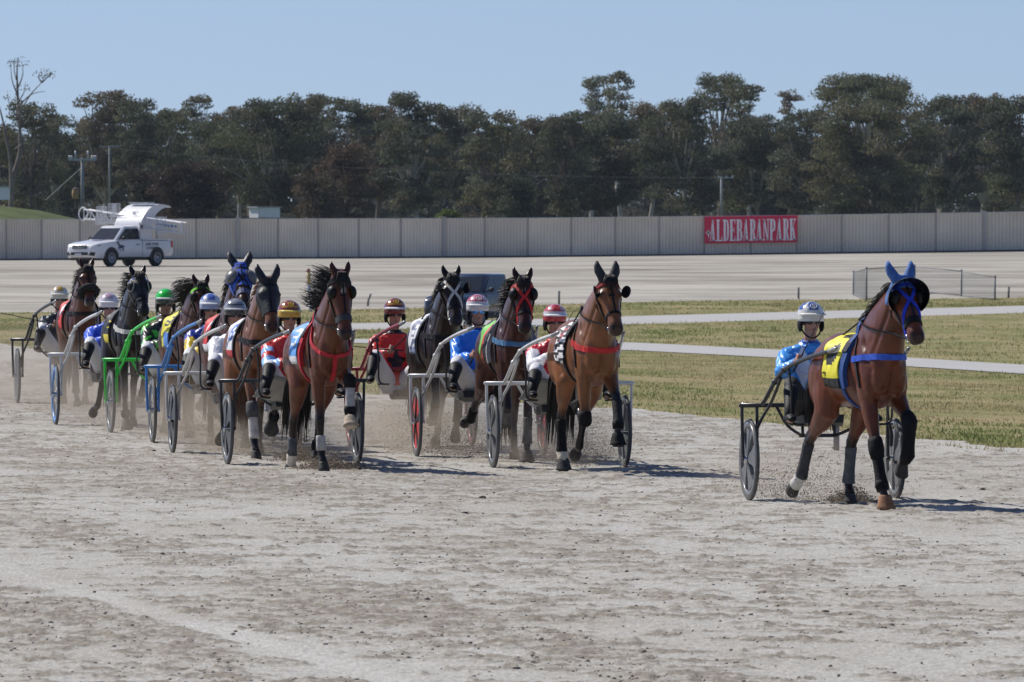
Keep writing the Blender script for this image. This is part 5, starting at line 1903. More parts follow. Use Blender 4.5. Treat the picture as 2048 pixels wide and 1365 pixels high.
    me.vertices.foreach_set('co', V.astype(np.float32).ravel()); me.update()
    cpos = np.array(chest); hpos = np.array(hip)
    side_of = np.zeros(len(V)); arm = np.zeros(len(V)); tarm = np.zeros(len(V))
    tor, tt = seg_dist(V, hpos, cpos)
    for sx in (-1, 1):
        q = J[sx]
        d1, t1 = seg_dist(V, np.array(q['sh']), np.array(q['el'])); d2, t2 = seg_dist(V, np.array(q['el']), np.array(q['wr']))
        isarm = (np.minimum(d1, d2) < .10) & (np.abs(V[:, 0]) > .165)
        arm[isarm] = sx; tarm[isarm] = np.where(d1 < d2, t1 * .5, .5 + t2 * .5)[isarm]
    X, Zr, Fr = V[:, 0], (V[:, 2] - hpos[2]) / (cpos[2] - hpos[2]), -(V[:, 1] - hpos[1])
    C = S['silks'](X, Zr, arm, tarm, Fr)
    set_col(me, np.clip(C, 0, 1))
    me.materials.append(vmat('satin', rough=.34, var=.10, scale=9, bump=.5, bscale=17, spec=.45, bdist=.02))
    link('jacket', me, root)
    # --- trousers
    b = MB()
    b.loft([(hip + Vector((0, 0, -.11)), .15, .12), (hip + Vector((0, 0, .02)), .168, .128)], n=16)
    for sx in (-1, 1):
        q = J[sx]
        b.loft([(q['hip'] + Vector((-sx * .02, 0, 0)), .108, .108), (q['hip'].lerp(q['kn'], .5), .092, .092), (q['kn'], .070, .074), (q['kn'].lerp(q['an'], S.get('gaiter', .25) * .5 + .02), .062, .064), (q['kn'].lerp(q['an'], S.get('gaiter', .25) + .06), .050, .050)], n=14)
    me = remesh(b, .012, 2)
    tc_ = np.array(S.get('trousers', (.72, .72, .74)))
    set_col(me, np.repeat(tc_[None], len(me.vertices), 0))
    me.materials.append(vmat('trouser_cloth', rough=.7, var=.1, scale=10, bump=.5, bscale=14, spec=.3, bdist=.03))
    link('trousers', me, root)
    # --- boots with gaiters
    bootm = mat('boot_black', (.007, .007, .008), rough=.6, spec=.25, var=.3, bump=.2)
    for sx in (-1, 1):
        q = J[sx]; m = MB()
        ga = S.get('gaiter', .22)
        m.loft([(q['kn'].lerp(q['an'], ga), .066, .066), (q['kn'].lerp(q['an'], ga + .1), .068, .068), (q['kn'].lerp(q['an'], .75), .050, .052), (q['an'], .042, .045), (q['an'] + Vector((0, .03, -.045)), .045, .04)], n=14)
        m.loft([(q['an'] + Vector((0, .09, -.03)), .034, .034), (q['an'] + Vector((0, .03, -.035)), .042, .042), (q['an'].lerp(q['toe'], .6), .043, .034), (q['toe'], .037, .026), (q['toe'] + (q['toe'] - q['an']).normalized() * .03, .02, .016)], n=12)
        m.build('boot', bootm, root, smooth=True)
        if S.get('gloves'):
            fwd = (q['hand'] - q['wr']).normalized()
            m = MB(); m.loft([(q['wr'] - fwd * .02, .036, .036), (q['wr'] + fwd * .03, .040, .044), (q['wr'] + fwd * .09, .036, .048), (q['wr'] + fwd * .125, .026, .042)], n=12)
            side = fwd.cross(Vector((0, 0, 1))).normalized() * sx; up = side.cross(fwd) * sx
            for k in range(4):
                r0 = q['wr'] + fwd * .11 + up * (.033 - .022 * k); m.tube([r0, r0 + fwd * .025 - side * .01, r0 + fwd * .02 - side * .036], [.0135, .013, .011], n=6)
            t0 = q['wr'] + fwd * .03 + up * .035; m.tube([t0, t0 + fwd * .035 + up * .02, t0 + fwd * .06 + up * .012 - side * .02], [.016, .015, .011], n=6)
            m.build('glove', mat('glove_pale', S['gloves'], rough=.8, var=.2), root, smooth=True)
    # --- helmet
    b = MB()
    c = hc + Vector((0, .018, .064)); n = 36; rings = []
    hw, hl, hh = .113, .140, .108
    for k in range(13):
        el = R(-22 + 112 * k / 12)
        ring = []
        for i in range(n):
            a = 2 * PI * i / n
            r_ = math.cos(el) if el > 0 else 1.0 + .02 * el
            ring.append(c + Vector((math.cos(a) * hw * max(.004, r_), math.sin(a) * hl * max(.004, r_), (math.sin(el) * hh if el > 0 else el * .16))))
        rings.append(ring)
    b.rings(rings)
    V = np.array(b.v) - np.array(c)
    az = np.arctan2(V[:, 0], -V[:, 1]); el = np.arctan2(V[:, 2], np.hypot(V[:, 0], V[:, 1]))
    ho = b.build('helmet', vmat('helmet_gloss', rough=.18, var=.06, scale=30, spec=.6, coat=.5), root, smooth=True, cols=S['helmet'](az, el, V))
    m = MB(); rr = []
    for (f, dz) in ((0.0, 0), (1.0, -.012)):
        rr.append([c + Vector((math.sin(R(-66 + 132 * i / 16)) * hw * (1.0 + .16 * f), -math.cos(R(-66 + 132 * i / 16)) * (hl * (1 + .02 * f) + .045 * f), .012 + dz)) for i in range(17)])
    top = rr[0] + rr[1]; bot = [p + Vector((0, 0, -.010)) for p in top]
    F = [(i, i + 1, 17 + i + 1, 17 + i) for i in range(16)]
    m.add(top + bot, F + [tuple(34 + j for j in reversed(f)) for f in F] + [(17 + i, 17 + i + 1, 34 + 17 + i + 1, 34 + 17 + i) for i in range(16)])
    m.build('peak', paint(S.get('peak', (.78, .78, .78))), ho)
    for sx in (-1, 1):
        m = MB(); m.ellipsoid(hc + Vector((sx * .094, .012, -.028)), (.022, .055, .062), 12, 8); m.build('ear_guard', mat('guard_black', (.007, .007, .008), rough=.6, spec=.25), ho, smooth=True)
    m = MB()
    m.tube(curve_pts([hc + Vector((-.088, -.005, -.06)), hc + Vector((-.055, -.04, -.115)), hc + Vector((0, -.06, -.14)), hc + Vector((.055, -.04, -.115)), hc + Vector((.088, -.005, -.06))], 4), .007, n=6)
    m.build('chin_strap', mat('guard_black', (.018, .018, .02)), ho, smooth=True)
    # emblem on the helmet front: a ring and small bars
    if S.get('emblem'):
        m = MB(); ec = c + Vector((0, -hl * .80, hh * .66)); nrm = Vector((0, -.68, .73)); e1 = Vector((1, 0, 0)); e2 = nrm.cross(e1)
        m.tube([ec + e1 * math.cos(2 * PI * i / 16) * .027 + e2 * math.sin(2 * PI * i / 16) * .027 for i in range(16)], .0045, n=6, closed=True)
        m.bar(ec - e2 * .014 - e1 * .007, ec + e2 * .014 - e1 * .007, .005, .006)
        m.tube([ec - e2 * .013 - e1 * .006, ec - e2 * .009 + e1 * .009, ec + e1 * .004, ec + e2 * .009 + e1 * .009, ec + e2 * .013 - e1 * .006], .003, n=5)
        m.build('emblem', paint(S['emblem']), ho, smooth=True)
    # --- goggles
    m = MB(); V, F = [], []
    for j in range(5):
        for i in range(17):
            a = R(-62 + 124 * i / 16)
            dip = .012 * math.exp(-(a / .16) ** 2) if j == 0 else 0
            V.append(hc + Vector((math.sin(a) * .084, -math.cos(a) * .098 - .006, -.022 + dip + .046 * j / 4)))
    for j in range(4):
        for i in range(16): F.append((j * 17 + i, j * 17 + i + 1, (j + 1) * 17 + i + 1, (j + 1) * 17 + i))
    m.add(V, F)
    g_ = m.build('goggles', mat('lens_%02d%02d' % (int(S.get('lens', (.01, .01, .012))[0] * 99), int(S.get('lens', (.01, .01, .012))[2] * 99)), S.get('lens', (.01, .01, .012)), rough=.06, var=S.get('lensvar', .1), scale=14, metal=S.get('lensmetal', 0.0)), root, smooth=True)
    sm = g_.modifiers.new('thick', 'SOLIDIFY'); sm.thickness = .006
    S['_hands'] = {sx: J[sx]['hand'] for sx in (-1, 1)}
    return root

# ------------------------------------------------------------------ the ten rigs
def ar(*c): return np.array(c, dtype=float)


def fill(n, c): return np.repeat(np.array(c, dtype=float)[None], n, 0)


def sk_A(X, Z, arm, t, F):
    C = fill(len(X), (.055, .32, .80))
    body = arm == 0
    dz = np.abs(Z - .85) / .48 + np.abs(np.abs(X) - .085) / .07
    C[body & (dz < 1) & (F > 0)] = (.80, .82, .86)
    C[body & (np.abs(X) < .045) & (Z > .25) & (Z < 1.15) & (F > 0) & ((np.floor(Z * 6) + np.floor((X + .5) * 22)) % 2 == 0)] = (.04, .13, .50)
    C[body & (X > .10) & (Z < .7)] = (.03, .12, .45)
    C[body & (Z > 1.33)] = (.03, .10, .42)
    C[(arm != 0) & (t > .88)] = (.10, .40, .85)
    return C


def sk_B(X, Z, arm, t, F):
    C = fill(len(X), (.78, .78, .80))
    C[(arm == 0) & (Z > .55)] = (.62, .03, .04)
    C[(arm == 0) & (np.abs(X) < .03)] = (.62, .03, .04)
    C[(arm == 0) & (Z > .28) & (Z < .42) & (F > 0)] = (.62, .03, .04)
    C[(arm != 0) & (t < .12)] = (.62, .03, .04)
    return C


def sk_C(X, Z, arm, t, F):
    C = fill(len(X), (.72, .035, .025))
    C[(arm == 0) & (np.abs(X - .02) / .07 + np.abs(Z - .62) / .30 < 1) & (F > 0)] = (.04, .06, .42)
    C[(arm != 0) & (t > .12)] = (.28, .52, .84)
    C[(arm != 0) & (np.abs(t - .30) < .05)] = (.72, .035, .025)
    return C


def sk_D(X, Z, arm, t, F):
    C = fill(len(X), (.03, .22, .78))
    C[(arm == 0) & (Z < .34)] = (.55, .36, .02)
    C[(arm == 0) & (Z < .22)] = (.5, .02, .02)
    C[(arm == 0) & (Z < .10)] = (.02, .02, .025)
    C[(arm == 0) & (Z > 1.33)] = (.02, .08, .40)
    return C


def sk_E(X, Z, arm, t, F):
    C = fill(len(X), (.76, .76, .79))
    C[(arm == 0) & (Z < .35)] = (.55, .03, .05)
    C[(arm == 0) & (Z > 1.33)] = (.03, .05, .2)
    return C


def sk_F(X, Z, arm, t, F):
    C = fill(len(X), (.72, .50, .02))
    C[(arm == 0) & (Z > .80)] = (.025, .05, .32)
    C[(arm != 0) & (t < .16)] = (.025, .05, .32)
    C[(arm != 0) & (np.abs(t - .62) < .10)] = (.60, .04, .03)
    C[(arm != 0) & (np.abs(t - .62) < .03)] = (.03, .04, .2)
    return C


def sk_G(X, Z, arm, t, F):
    C = fill(len(X), (.012, .013, .013))
    n = fbm(X * 14 + t * 9, Z * 5 + t * 7, 3)
    C[(n > .55) & (arm != 0)] = (.10, .62, .05)
    C[(n > .60) & (arm == 0)] = (.10, .62, .05)
    return C


def sk_H(X, Z, arm, t, F):
    C = fill(len(X), (.03, .10, .66))
    C[(arm == 0) & (np.abs(X + .06) / .06 + np.abs(Z - .5) / .45 < 1)] = (.70, .72, .78)
    C[(arm != 0) & (np.abs(t - .55) < .12)] = (.55, .62, .8)
    return C


def sk_I(X, Z, arm, t, F):
    C = fill(len(X), (.022, .024, .03))
    C[(arm != 0) & (np.abs(t - .3) < .06)] = (.4, .4, .42)
    return C


def sk_J(X, Z, arm, t, F):
    C = fill(len(X), (.74, .035, .02))
    x, z = X / .16, (Z - .55) / .52
    a = np.arctan2(x, z); r = np.hypot(x, z)
    star = r < .36 + .34 * (np.abs(((a / (2 * PI / 5)) % 1) - .5) * 2) ** 1.6
    C[(arm == 0) & star & (F > 0)] = (.015, .014, .016)
    C[(arm == 0) & (Z > 1.3)] = (.015, .014, .016)
    C[(arm != 0) & (np.abs(t - .12) < .06)] = (.02, .02, .022)
    C[(arm != 0) & (t > .9)] = (.02, .02, .022)
    return C


def hm(base, stripe=None, panels=None, low=None):
    def f(az, el, V):
        C = fill(len(az), base)
        if panels is not None:
            C[(el > .30) & (np.abs(np.sin(az * 2.5)) < .72) & (el < 1.3)] = panels
            C[(np.abs(az) < .45) & (el > .55) & (el < 1.3)] = panels
        if stripe is not None:
            w = el + .12 * np.cos(az * 2)
            C[np.abs(w - .42) < .045] = stripe
            C[np.abs(w - .66) < .035] = stripe
            C[np.abs(w - 1.0) < .05] = stripe
        if low is not None: C[el < .04] = low
        return C
    return f


def pat_number(bg, fg, digit='2', hem=None):
    """number cloth: s 0 hem .. 1 spine, i rear..front -> material index"""
    def f(s, i):
        if hem and s < .12: return 2
        q = (s - .30) / .36; r = (i - .18) / .64
        if 0 < q < 1 and 0 < r < 1:
            if digit == '1': return 1 if .38 < r < .66 else 0
            if digit == '2':
                if q > .80 or q < .20 or .42 < q < .60: return 1
                if q >= .60: return 1 if r < .35 else 0
                return 1 if r > .65 else 0
            if digit == '3':
                if q > .80 or q < .20 or .42 < q < .60: return 1
                return 1 if r > .65 else 0
            if digit == '5':
                if q > .80 or q < .20 or .42 < q < .60: return 1
                return 1 if (r > .65 if q < .42 else r < .35) else 0
            if digit == '8':
                if q > .80 or q < .20 or .42 < q < .60: return 1
                return 1 if r > .65 or r < .35 else 0
            if digit == 'o':
                d = ((q - .5) / .55) ** 2 + ((r - .5) / .5) ** 2
                return 1 if d < .9 else 0
        if s > .80 and .2 < i < .8: return 1
        return 0
    return f


def pat_zebra(s, i):
    return 1 if math.sin(s * 46 + math.sin(i * 6) * 1.6) > 0.0 else (2 if .2 < i < .5 and .35 < s < .7 else 0)


def pat_split(a):
    def f(s, i):
        if i < .34: return 0
        if i < .62: return 1
        return 2
    return f


BK = (.006, .006, .007); WH = (.74, .74, .75)
UP = dict  # short alias for leg poses
st = lambda *a, **k: dict(a=a, stance=True, **k)
ai = lambda *a, **k: dict(a=a, **k)

RIGS = [
    dict(name='A', dx=-0.07, Y=77.0, x=1645, yaw=11.0, hyaw=17.0, hdx=-.06, poll=(.96, 1.875), muzzle=(1.36, 1.37), neckx=0, turn=1,
         coat=(0.125, 0.032, 0.010), tack=(.010, .012, .02), label='bright bay lead horse wearing a blue ear bonnet and black visor',
         legs=dict(fl=st(24, 20, 26, hoofcol=(.30, .15, .08)), fr=ai(62, -4, -55, hoof=-40), hl=ai(14, -58, -26, -50, x=.24), hr=st(24, -46, -10, 30, x=.12)),
         boots=[('fl', 'knee', BK), ('fl', 'cannon', BK), ('fl', 'fetlock', BK), ('fr', 'long', BK), ('hl', 'cannon', (.05, .052, .055)), ('hl', 'pastern', (.62, .60, .55)), ('hr', 'cannon', (.10, .105, .11)), ('fl', 'bell', (.30, .15, .08))],
         hood=(-.03, .20, (.06, .16, .42)), earcover=(.07, .17, .44), splay=.42, ear=.165, visor=True, face=('Y', (.02, .05, .55)), browband=(.02, .05, .50), noseband=BLK, blinkers=('cup',),
         breast=('band', (.03, .10, .55), 1.27), girth=(.02, .06, .22), pad=(.02, .07, .25), forelock=False, mane=dict(side=-1, len=.12, wind=.3, lift=0),
         cloth=dict(cols=[(.78, .70, .03), BK, BK], pat=pat_number(0, 1, 'o', True), v=(-.28, .14), low=36, text='TTS'), tail=dict(len=.55, back=.1, x=-.06), mz=.12,
         frame=(.030, .032, .036), sulky_label='dark grey sulky with slotted grey wheels behind the bright bay lead horse', wheel='blade', blade=(.15, .153, .158), rim=(.15,.153,.158),
         whip_label='thin black whip in the hand of the driver in sky blue diamonds', driver_label='person in sky blue and white diamond silks driving the lead horse', helmet_top=1.70, lean=.05, silks=sk_A, helmet=hm((.74, .73, .68), panels=(.03, .08, .32)),
         emblem=(.75, .75, .75), peak=(.78, .75, .66), hand_l=(-.20, .30, 1.21), hand_r=(-.02, .34, 1.18), trousers=(.02, .02, .022), gaiter=.15),
    dict(name='B', Y=86.5, x=1118, yaw=9.0, hyaw=10.5, hdx=-.02, poll=(.98, 1.815), muzzle=(1.31, 1.30), turn=5,
         coat=(0.205, 0.078, 0.027), label='light bay horse with black ear covers and a plain red breast strap',
         legs=dict(fl=ai(2, -98, -120, hoof=-150), fr=ai(62, 28, 12, hoof=0), hl=st(36, -40, 2, 30), hr=ai(0, -55, -35, -60)),
         boots=[('fl', 'knee', BK), ('fr', 'cannon', (.02, .02, .022)), ('fr', 'fetlock', BK), ('fr', 'bell', BK), ('fl', 'bell', BK), ('hl', 'cannon', BK), ('hl', 'pastern', (.66, .60, .48)), ('hl', 'bell', (.05, .05, .05))],
         earcover=(.03, .032, .035), ear=.165, browband=(.35, .02, .03), blinkers=('plate',), breast=('band', (.55, .03, .03), 1.17), girth=BLK, mane=dict(side=1, len=.14, wind=.4, lift=.1),
         cloth=dict(cols=[(.75, .74, .74), BK, (.5, .03, .05)], pat=pat_zebra, v=(-.22, .19)),
         frame=(.66, .66, .64), sulky_label='white framed sulky with grey disc wheels behind the light bay horse with red breast strap', wheel='blade', blade=(.13, .132, .136), sheet=(.30, .29, .27),
         whip_label='thin whip held by the white gloved driver with red shoulders', driver_label='person in white silks with red shoulders and a red and white helmet', helmet_top=1.575, lean=.16, silks=sk_B, helmet=hm((.66, .62, .60), stripe=(.55, .03, .05), panels=(.58, .05, .07), low=(.5, .03, .04)), gloves=(.62, .62, .55), hand_l=(-.12, .30, 1.10), emblem=(.55, .04, .05)),
    dict(name='C', scale=0.975, Y=87.7, x=585, yaw=10.0, hyaw=12.0, hdx=0.010000000000000002, poll=(.97, 1.855), muzzle=(1.20, 1.24), turn=4,
         coat=(0.122, 0.035, 0.012), label='dark bay horse with wind blown black mane and red breastplate',
         legs=dict(fl=st(8, 2, 26), fr=ai(84, 6, 38, hoof=20, hoofcol=(.50, .42, .32)), hl=ai(26, -40, -6, -20, x=.17), hr=st(6, -52, -22, 10)),
         boots=[('fl', 'half', (.45, .44, .42)), ('fr', 'knee', BK), ('fr', 'cannon', (.40, .39, .37)), ('fr', 'fetlock', BK), ('fr', 'bell', (.42, .34, .25)), ('hl', 'half', (.10, .10, .105)), ('hl', 'pastern', (.66, .60, .50)), ('hl', 'bell', (.10, .10, .10)), ('hr', 'fetlock', BK)],
         ear=.165, noseband=(.045, .045, .05), blinkers=('cup',), breast=('V', (.5, .025, .035), 1.12), girth=(.42, .015, .025), pad=(.45, .015, .025), mane=dict(side=-1, len=.32, wind=.75, lift=.65), blaze=[(.16, .30, .022)],
         cloth=dict(cols=[(.12, .36, .78), WH, WH], pat=pat_number(0, 1, '3', True), v=(-.28, .12)),
         frame=(.030, .032, .036), sulky_label='black sulky with dark wheels behind the bay with red breastplate', wheel='blade', blade=(.055, .057, .06), sheet=(.34, .33, .31),
         whip_label='thin whip held by the driver in red and pale blue sleeves', driver_label='person in red body and pale blue sleeves with gold striped maroon helmet', helmet_top=1.60, lean=.12, silks=sk_C, helmet=hm((.24, .02, .02), stripe=(.62, .36, .04), low=(.62, .36, .04)), emblem=(.65, .45, .05), peak=(.70, .55, .12), gaiter=.05),
    dict(name='D', scale=0.975, Y=90.4, x=960, yaw=8.0, hyaw=8.0, hdx=0.05, poll=(.96, 1.780), muzzle=(1.22, 1.30), turn=-2,
         coat=(0.056, 0.014, 0.006), label='dark brown horse with bright red face straps',
         legs=dict(fl=ai(30, -62, -80, hoof=-110), fr=st(8, 0, 26), hl=ai(0, -66, -56, -76, x=.26), hr=st(30, -42, 0, 30)),
         boots=[('fl', 'cannon', (.10, .10, .105)), ('fr', 'cannon', (.09, .09, .095)), ('fl', 'bell', (.05, .05, .05)), ('fr', 'bell', (.08, .075, .07)), ('hl', 'half', BK)],
         ear=.165, face=('X', (.60, .03, .03)), browband=(.5, .03, .03), blinkers=('cup',), breast=('band', (.08, .20, .36), 1.20), mane=dict(side=-1, len=.20, wind=.5, lift=.3), blaze=[(.2, .26, .018)],
         cloth=dict(cols=[(.16, .55, .08), (.55, .05, .03), BK], pat=pat_split(0), v=(-.24, .19)), tail=dict(len=.95, back=.3, x=.10), pad=(.40, .40, .40),
         frame=(.66, .66, .64), sulky_label='white framed sulky with bright red panelled wheels', wheel='panel', blade=(.02, .02, .02), panel=(.58, .05, .05), 
         whip_label='thin whip held by the driver in royal blue satin with mirrored goggles', driver_label='person in royal blue satin silks with mirrored blue goggles', helmet_top=1.63, lean=.10, silks=sk_D, helmet=hm((.72, .66, .66), stripe=(.55, .06, .10), panels=(.50, .07, .11)), emblem=(.78, .70, .70), lens=(.08, .35, .75), lensmetal=.9, lensvar=.5, peak=(.78, .76, .74)),
    dict(name='E', scale=0.97, dx=0.03, Y=91.7, x=470, yaw=8.5, hyaw=9.0, hdx=0.0, poll=(.95, 1.760), muzzle=(1.22, 1.30), turn=2,
         coat=(0.172, 0.062, 0.022), label='bay horse wearing a black mesh face hood with black ears',
         legs=dict(fl=st(18, 14, 28), fr=ai(52, -34, -50, hoof=-66), hl=ai(10, -60, -32, -56, x=.22), hr=st(20, -48, -12, 26)),
         boots=[('fl', 'bandage', (.62, .58, .52)), ('fl', 'knee', (.10, .10, .10)), ('fr', 'knee', (.09, .09, .09)), ('fr', 'fetlock', BK), ('fr', 'bell', (.05, .05, .05))],
         hood=(.02, .66, (.016, .016, .018), .5), earcover=(.016, .016, .018), ear=.165, splay=.45, forelock=False, blinkers=None, breast=('band', BLK, 1.20), mane=dict(side=-1, len=.12, wind=.3, lift=0), hair=(.12, .045, .02),
         cloth=dict(cols=[(.74, .74, .76), (.06, .18, .55), (.5, .03, .04)], pat=pat_number(0, 1, '8', True), v=(-.26, .16)),
         frame=(.62, .60, .57), sulky_label='cream white sulky with dark wheels behind the hooded bay horse', wheel='blade', blade=(.05, .052, .055), 
         whip_label='thin whip held by the driver in white silks and silver helmet', driver_label='person in white silks with a silver and black helmet', helmet_top=1.575, lean=.16, silks=sk_E, helmet=hm((.30, .31, .33), stripe=(.03, .03, .035), low=(.03, .03, .035)), peak=(.5, .5, .5)),
    dict(name='F', scale=0.97, Y=95.5, x=425, yaw=8.0, hyaw=8.0, hdx=0.0, poll=(.95, 1.870), muzzle=(1.30, 1.52), turn=0,
         coat=(0.070, 0.020, 0.007), label='brown horse wearing a blue hood with round mesh goggles',
         legs=dict(fl=ai(30, -62, -74, hoof=-104, x=.14), fr=st(6, -2, 24), hl=st(20, -46, -12, 24), hr=ai(10, -50, -30, -50)),
         boots=[('fl', 'cannon', BK), ('fl', 'pastern', (.12, .22, .35)), ('fl', 'bell', BK), ('fr', 'cannon', BK)],
         hood=(-.02, .56, (.03, .10, .50)), earcover=(.012, .012, .016), ear=.165, splay=.5, forelock=False, blinkers=('goggle', (.02, .04, .2)), breast=('band', BLK, 1.2), face=('Y', (.012, .012, .02)), noseband=(.10, .11, .2),
         cloth=dict(cols=[(.62, .03, .03), WH, WH], pat=pat_number(0, 1, '1', True), v=(-.28, .16)),
         frame=(.05, .22, .55), sulky_label='blue framed sulky with dark wheels', wheel='wire', blade=(.05, .05, .05), 
         whip_label='thin whip held by the driver in yellow and navy', driver_label='person in yellow and navy silks with a blue and white helmet', helmet_top=1.59, lean=.14, silks=sk_F, helmet=hm((.66, .67, .72), panels=(.10, .16, .48), low=(.30, .38, .62)), lens=(.03, .03, .03)),
    dict(name='G', scale=0.94, Y=99.8, x=336, yaw=9.5, hyaw=10.5, hdx=0.0, poll=(.95, 1.650), muzzle=(1.22, 1.24), turn=2,
         coat=(0.071, 0.020, 0.008), label='brown horse with a neon green browband and thick black mane',
         legs=dict(fl=st(10, 4, 26), fr=ai(30, -60, -70, hoof=-100), hl=ai(10, -50, -25, -45), hr=st(24, -46, -8, 26)),
         boots=[('fl', 'cannon', BK), ('fr', 'cannon', BK)], ear=.165, browband=(.25, .80, .06), blinkers=('cup',), breast=('band', BLK, 1.2), mane=dict(side=-1, len=.34, wind=.7, lift=.15),
         cloth=dict(cols=[(.70, .62, .05), (.08, .22, .60), BK], pat=lambda s, i: (1 if s < .34 and i > .35 else (2 if .45 < s < .78 and .25 < i < .7 and (int(s * 18) % 2 == 0 or i > .55) else 0)), v=(-.34, .16)),
         frame=(.03, .62, .06), sulky_label='bright green framed sulky with spoked wheels', wheel='wire', 
         whip_label='thin whip held by the driver in black silks with green flames', driver_label='person in black silks with green flames and a bright green helmet', helmet_top=1.60, lean=.12, silks=sk_G, helmet=hm((.02, .60, .05), panels=None, stripe=None, low=(.02, .03, .03)), skin=(.26, .13, .09), peak=(.6, .6, .6), gaiter=.2),
    dict(name='H', scale=0.94, Y=103.4, x=222, yaw=9.0, hyaw=9.0, hdx=0.0, poll=(.95, 1.72), muzzle=(1.22, 1.39), turn=6,
         coat=(0.012, 0.007, 0.005), label='black horse with a blue and white chequered browband and white breast strap',
         legs=dict(fl=st(12, 4, 26), fr=ai(40, -50, -70, hoof=-100), hl=ai(16, -60, -30, -60, x=.30), hr=st(24, -46, -8, 26)),
         boots=[('fl', 'fetlock', BK), ('fl', 'bell', (.12, .10, .085)), ('fr', 'cannon', BK)], ear=.165, browband='check', blinkers=('cup', (.3, .3, .3)), breast=('band', (.62, .60, .56), 1.17), mane=dict(side=-1, len=.2, wind=.6, lift=.4), hood=(.16, .56, (.012, .012, .013)),
         cloth=dict(cols=[BK, (.62, .52, .04), (.05, .16, .45)], pat=lambda s, i: (1 if s < .16 or (int(s * 20) % 3 == 0 and i > .6) else 0), v=(-.26, .17)),
         frame=(.60, .61, .62), sulky_label='silver white sulky with blue rimmed wheels behind the black horse', wheel='wire', rim=(.10, .25, .55),
         whip_label='thin whip held by the driver in the white and pink helmet', driver_label='person in royal blue and white silks with a white and pink helmet', helmet_top=1.52, lean=.16, silks=sk_H, helmet=hm((.72, .68, .70), panels=(.58, .38, .44)), peak=(.75, .72, .72)),
    dict(name='I', scale=0.94, dx=-0.08, Y=114.8, x=135, yaw=8.0, hyaw=8.0, hdx=0.0, poll=(.95, 1.730), muzzle=(1.18, 1.38), turn=3,
         coat=(0.090, 0.025, 0.009), label='bay horse with a fluffy black noseband at the tail of the field',
         legs=dict(fl=st(8, 2, 26), fr=ai(40, -50, -60, hoof=-90), hl=ai(10, -50, -25, -45), hr=st(24, -46, -8, 26)),
         boots=[('fl', 'cannon', BK), ('fr', 'cannon', (.2, .19, .18))], ear=.165, noseband='fluffy', blinkers=None, breast=('band', BLK, 1.25), mane=dict(side=-1, len=.16, wind=.4, lift=.2), points=(.05, .04, .035),
         cloth=dict(cols=[(.62, .03, .03), WH, WH], pat=pat_number(0, 1, 'o', False), v=(-.28, .16)),
         frame=(.030, .031, .034), sulky_label='dark sulky last on the left of the field', wheel='disc', blade=(.07, .07, .072),
         whip=Pv(-1.0, .1, .18), whip_label='long thin whip trailing left from the last driver in dark silks', driver_label='person in dark silks with a gold and white helmet at the tail of the field', helmet_top=1.50, lean=.18, silks=sk_I, helmet=hm((.66, .64, .58), panels=(.52, .34, .06)), peak=(.72, .68, .58)),
    dict(name='J', scale=0.965, dx=-0.15, Y=94.2, x=823, yaw=8.0, hyaw=8.5, hdx=0.05, poll=(.96, 1.775), muzzle=(1.26, 1.32), turn=3,
         coat=(0.022, 0.009, 0.005), label='near black horse with white cross straps on its face',
         legs=dict(fl=ai(20, -60, -70, hoof=-100), fr=ai(40, -10, -30, hoof=-40), hl=st(20, -46, -12, 24), hr=ai(5, -50, -30, -50)),
         boots=[('fr', 'cannon', BK), ('fl', 'cannon', BK)], ear=.165, face=('X', (.66, .62, .54)), browband=(.04, .07, .08), blinkers=('plate',), breast=('band', BLK, 1.22), mane=dict(side=-1, len=.14, wind=.4, lift=.1),
         cloth=dict(cols=[(.72, .73, .76), (.18, .20, .30), (.3, .34, .5)], pat=pat_number(0, 1, '5', True), v=(-.34, .12)),
         frame=(.30, .03, .045), sulky_label='maroon framed sulky half hidden in the middle of the field', wheel='blade', blade=(.05, .05, .05), rim=(.35, .04, .05),
         whip=Pv(-.75, -.1, .05), whip_label='long thin whip pointing left from the driver in red with black star', driver_label='person in red silks with a black star and maroon helmet', helmet_top=1.555, lean=.12, silks=sk_J, helmet=hm((.20, .015, .015), stripe=(.60, .34, .04)), emblem=(.65, .45, .05), gaiter=.12),
]


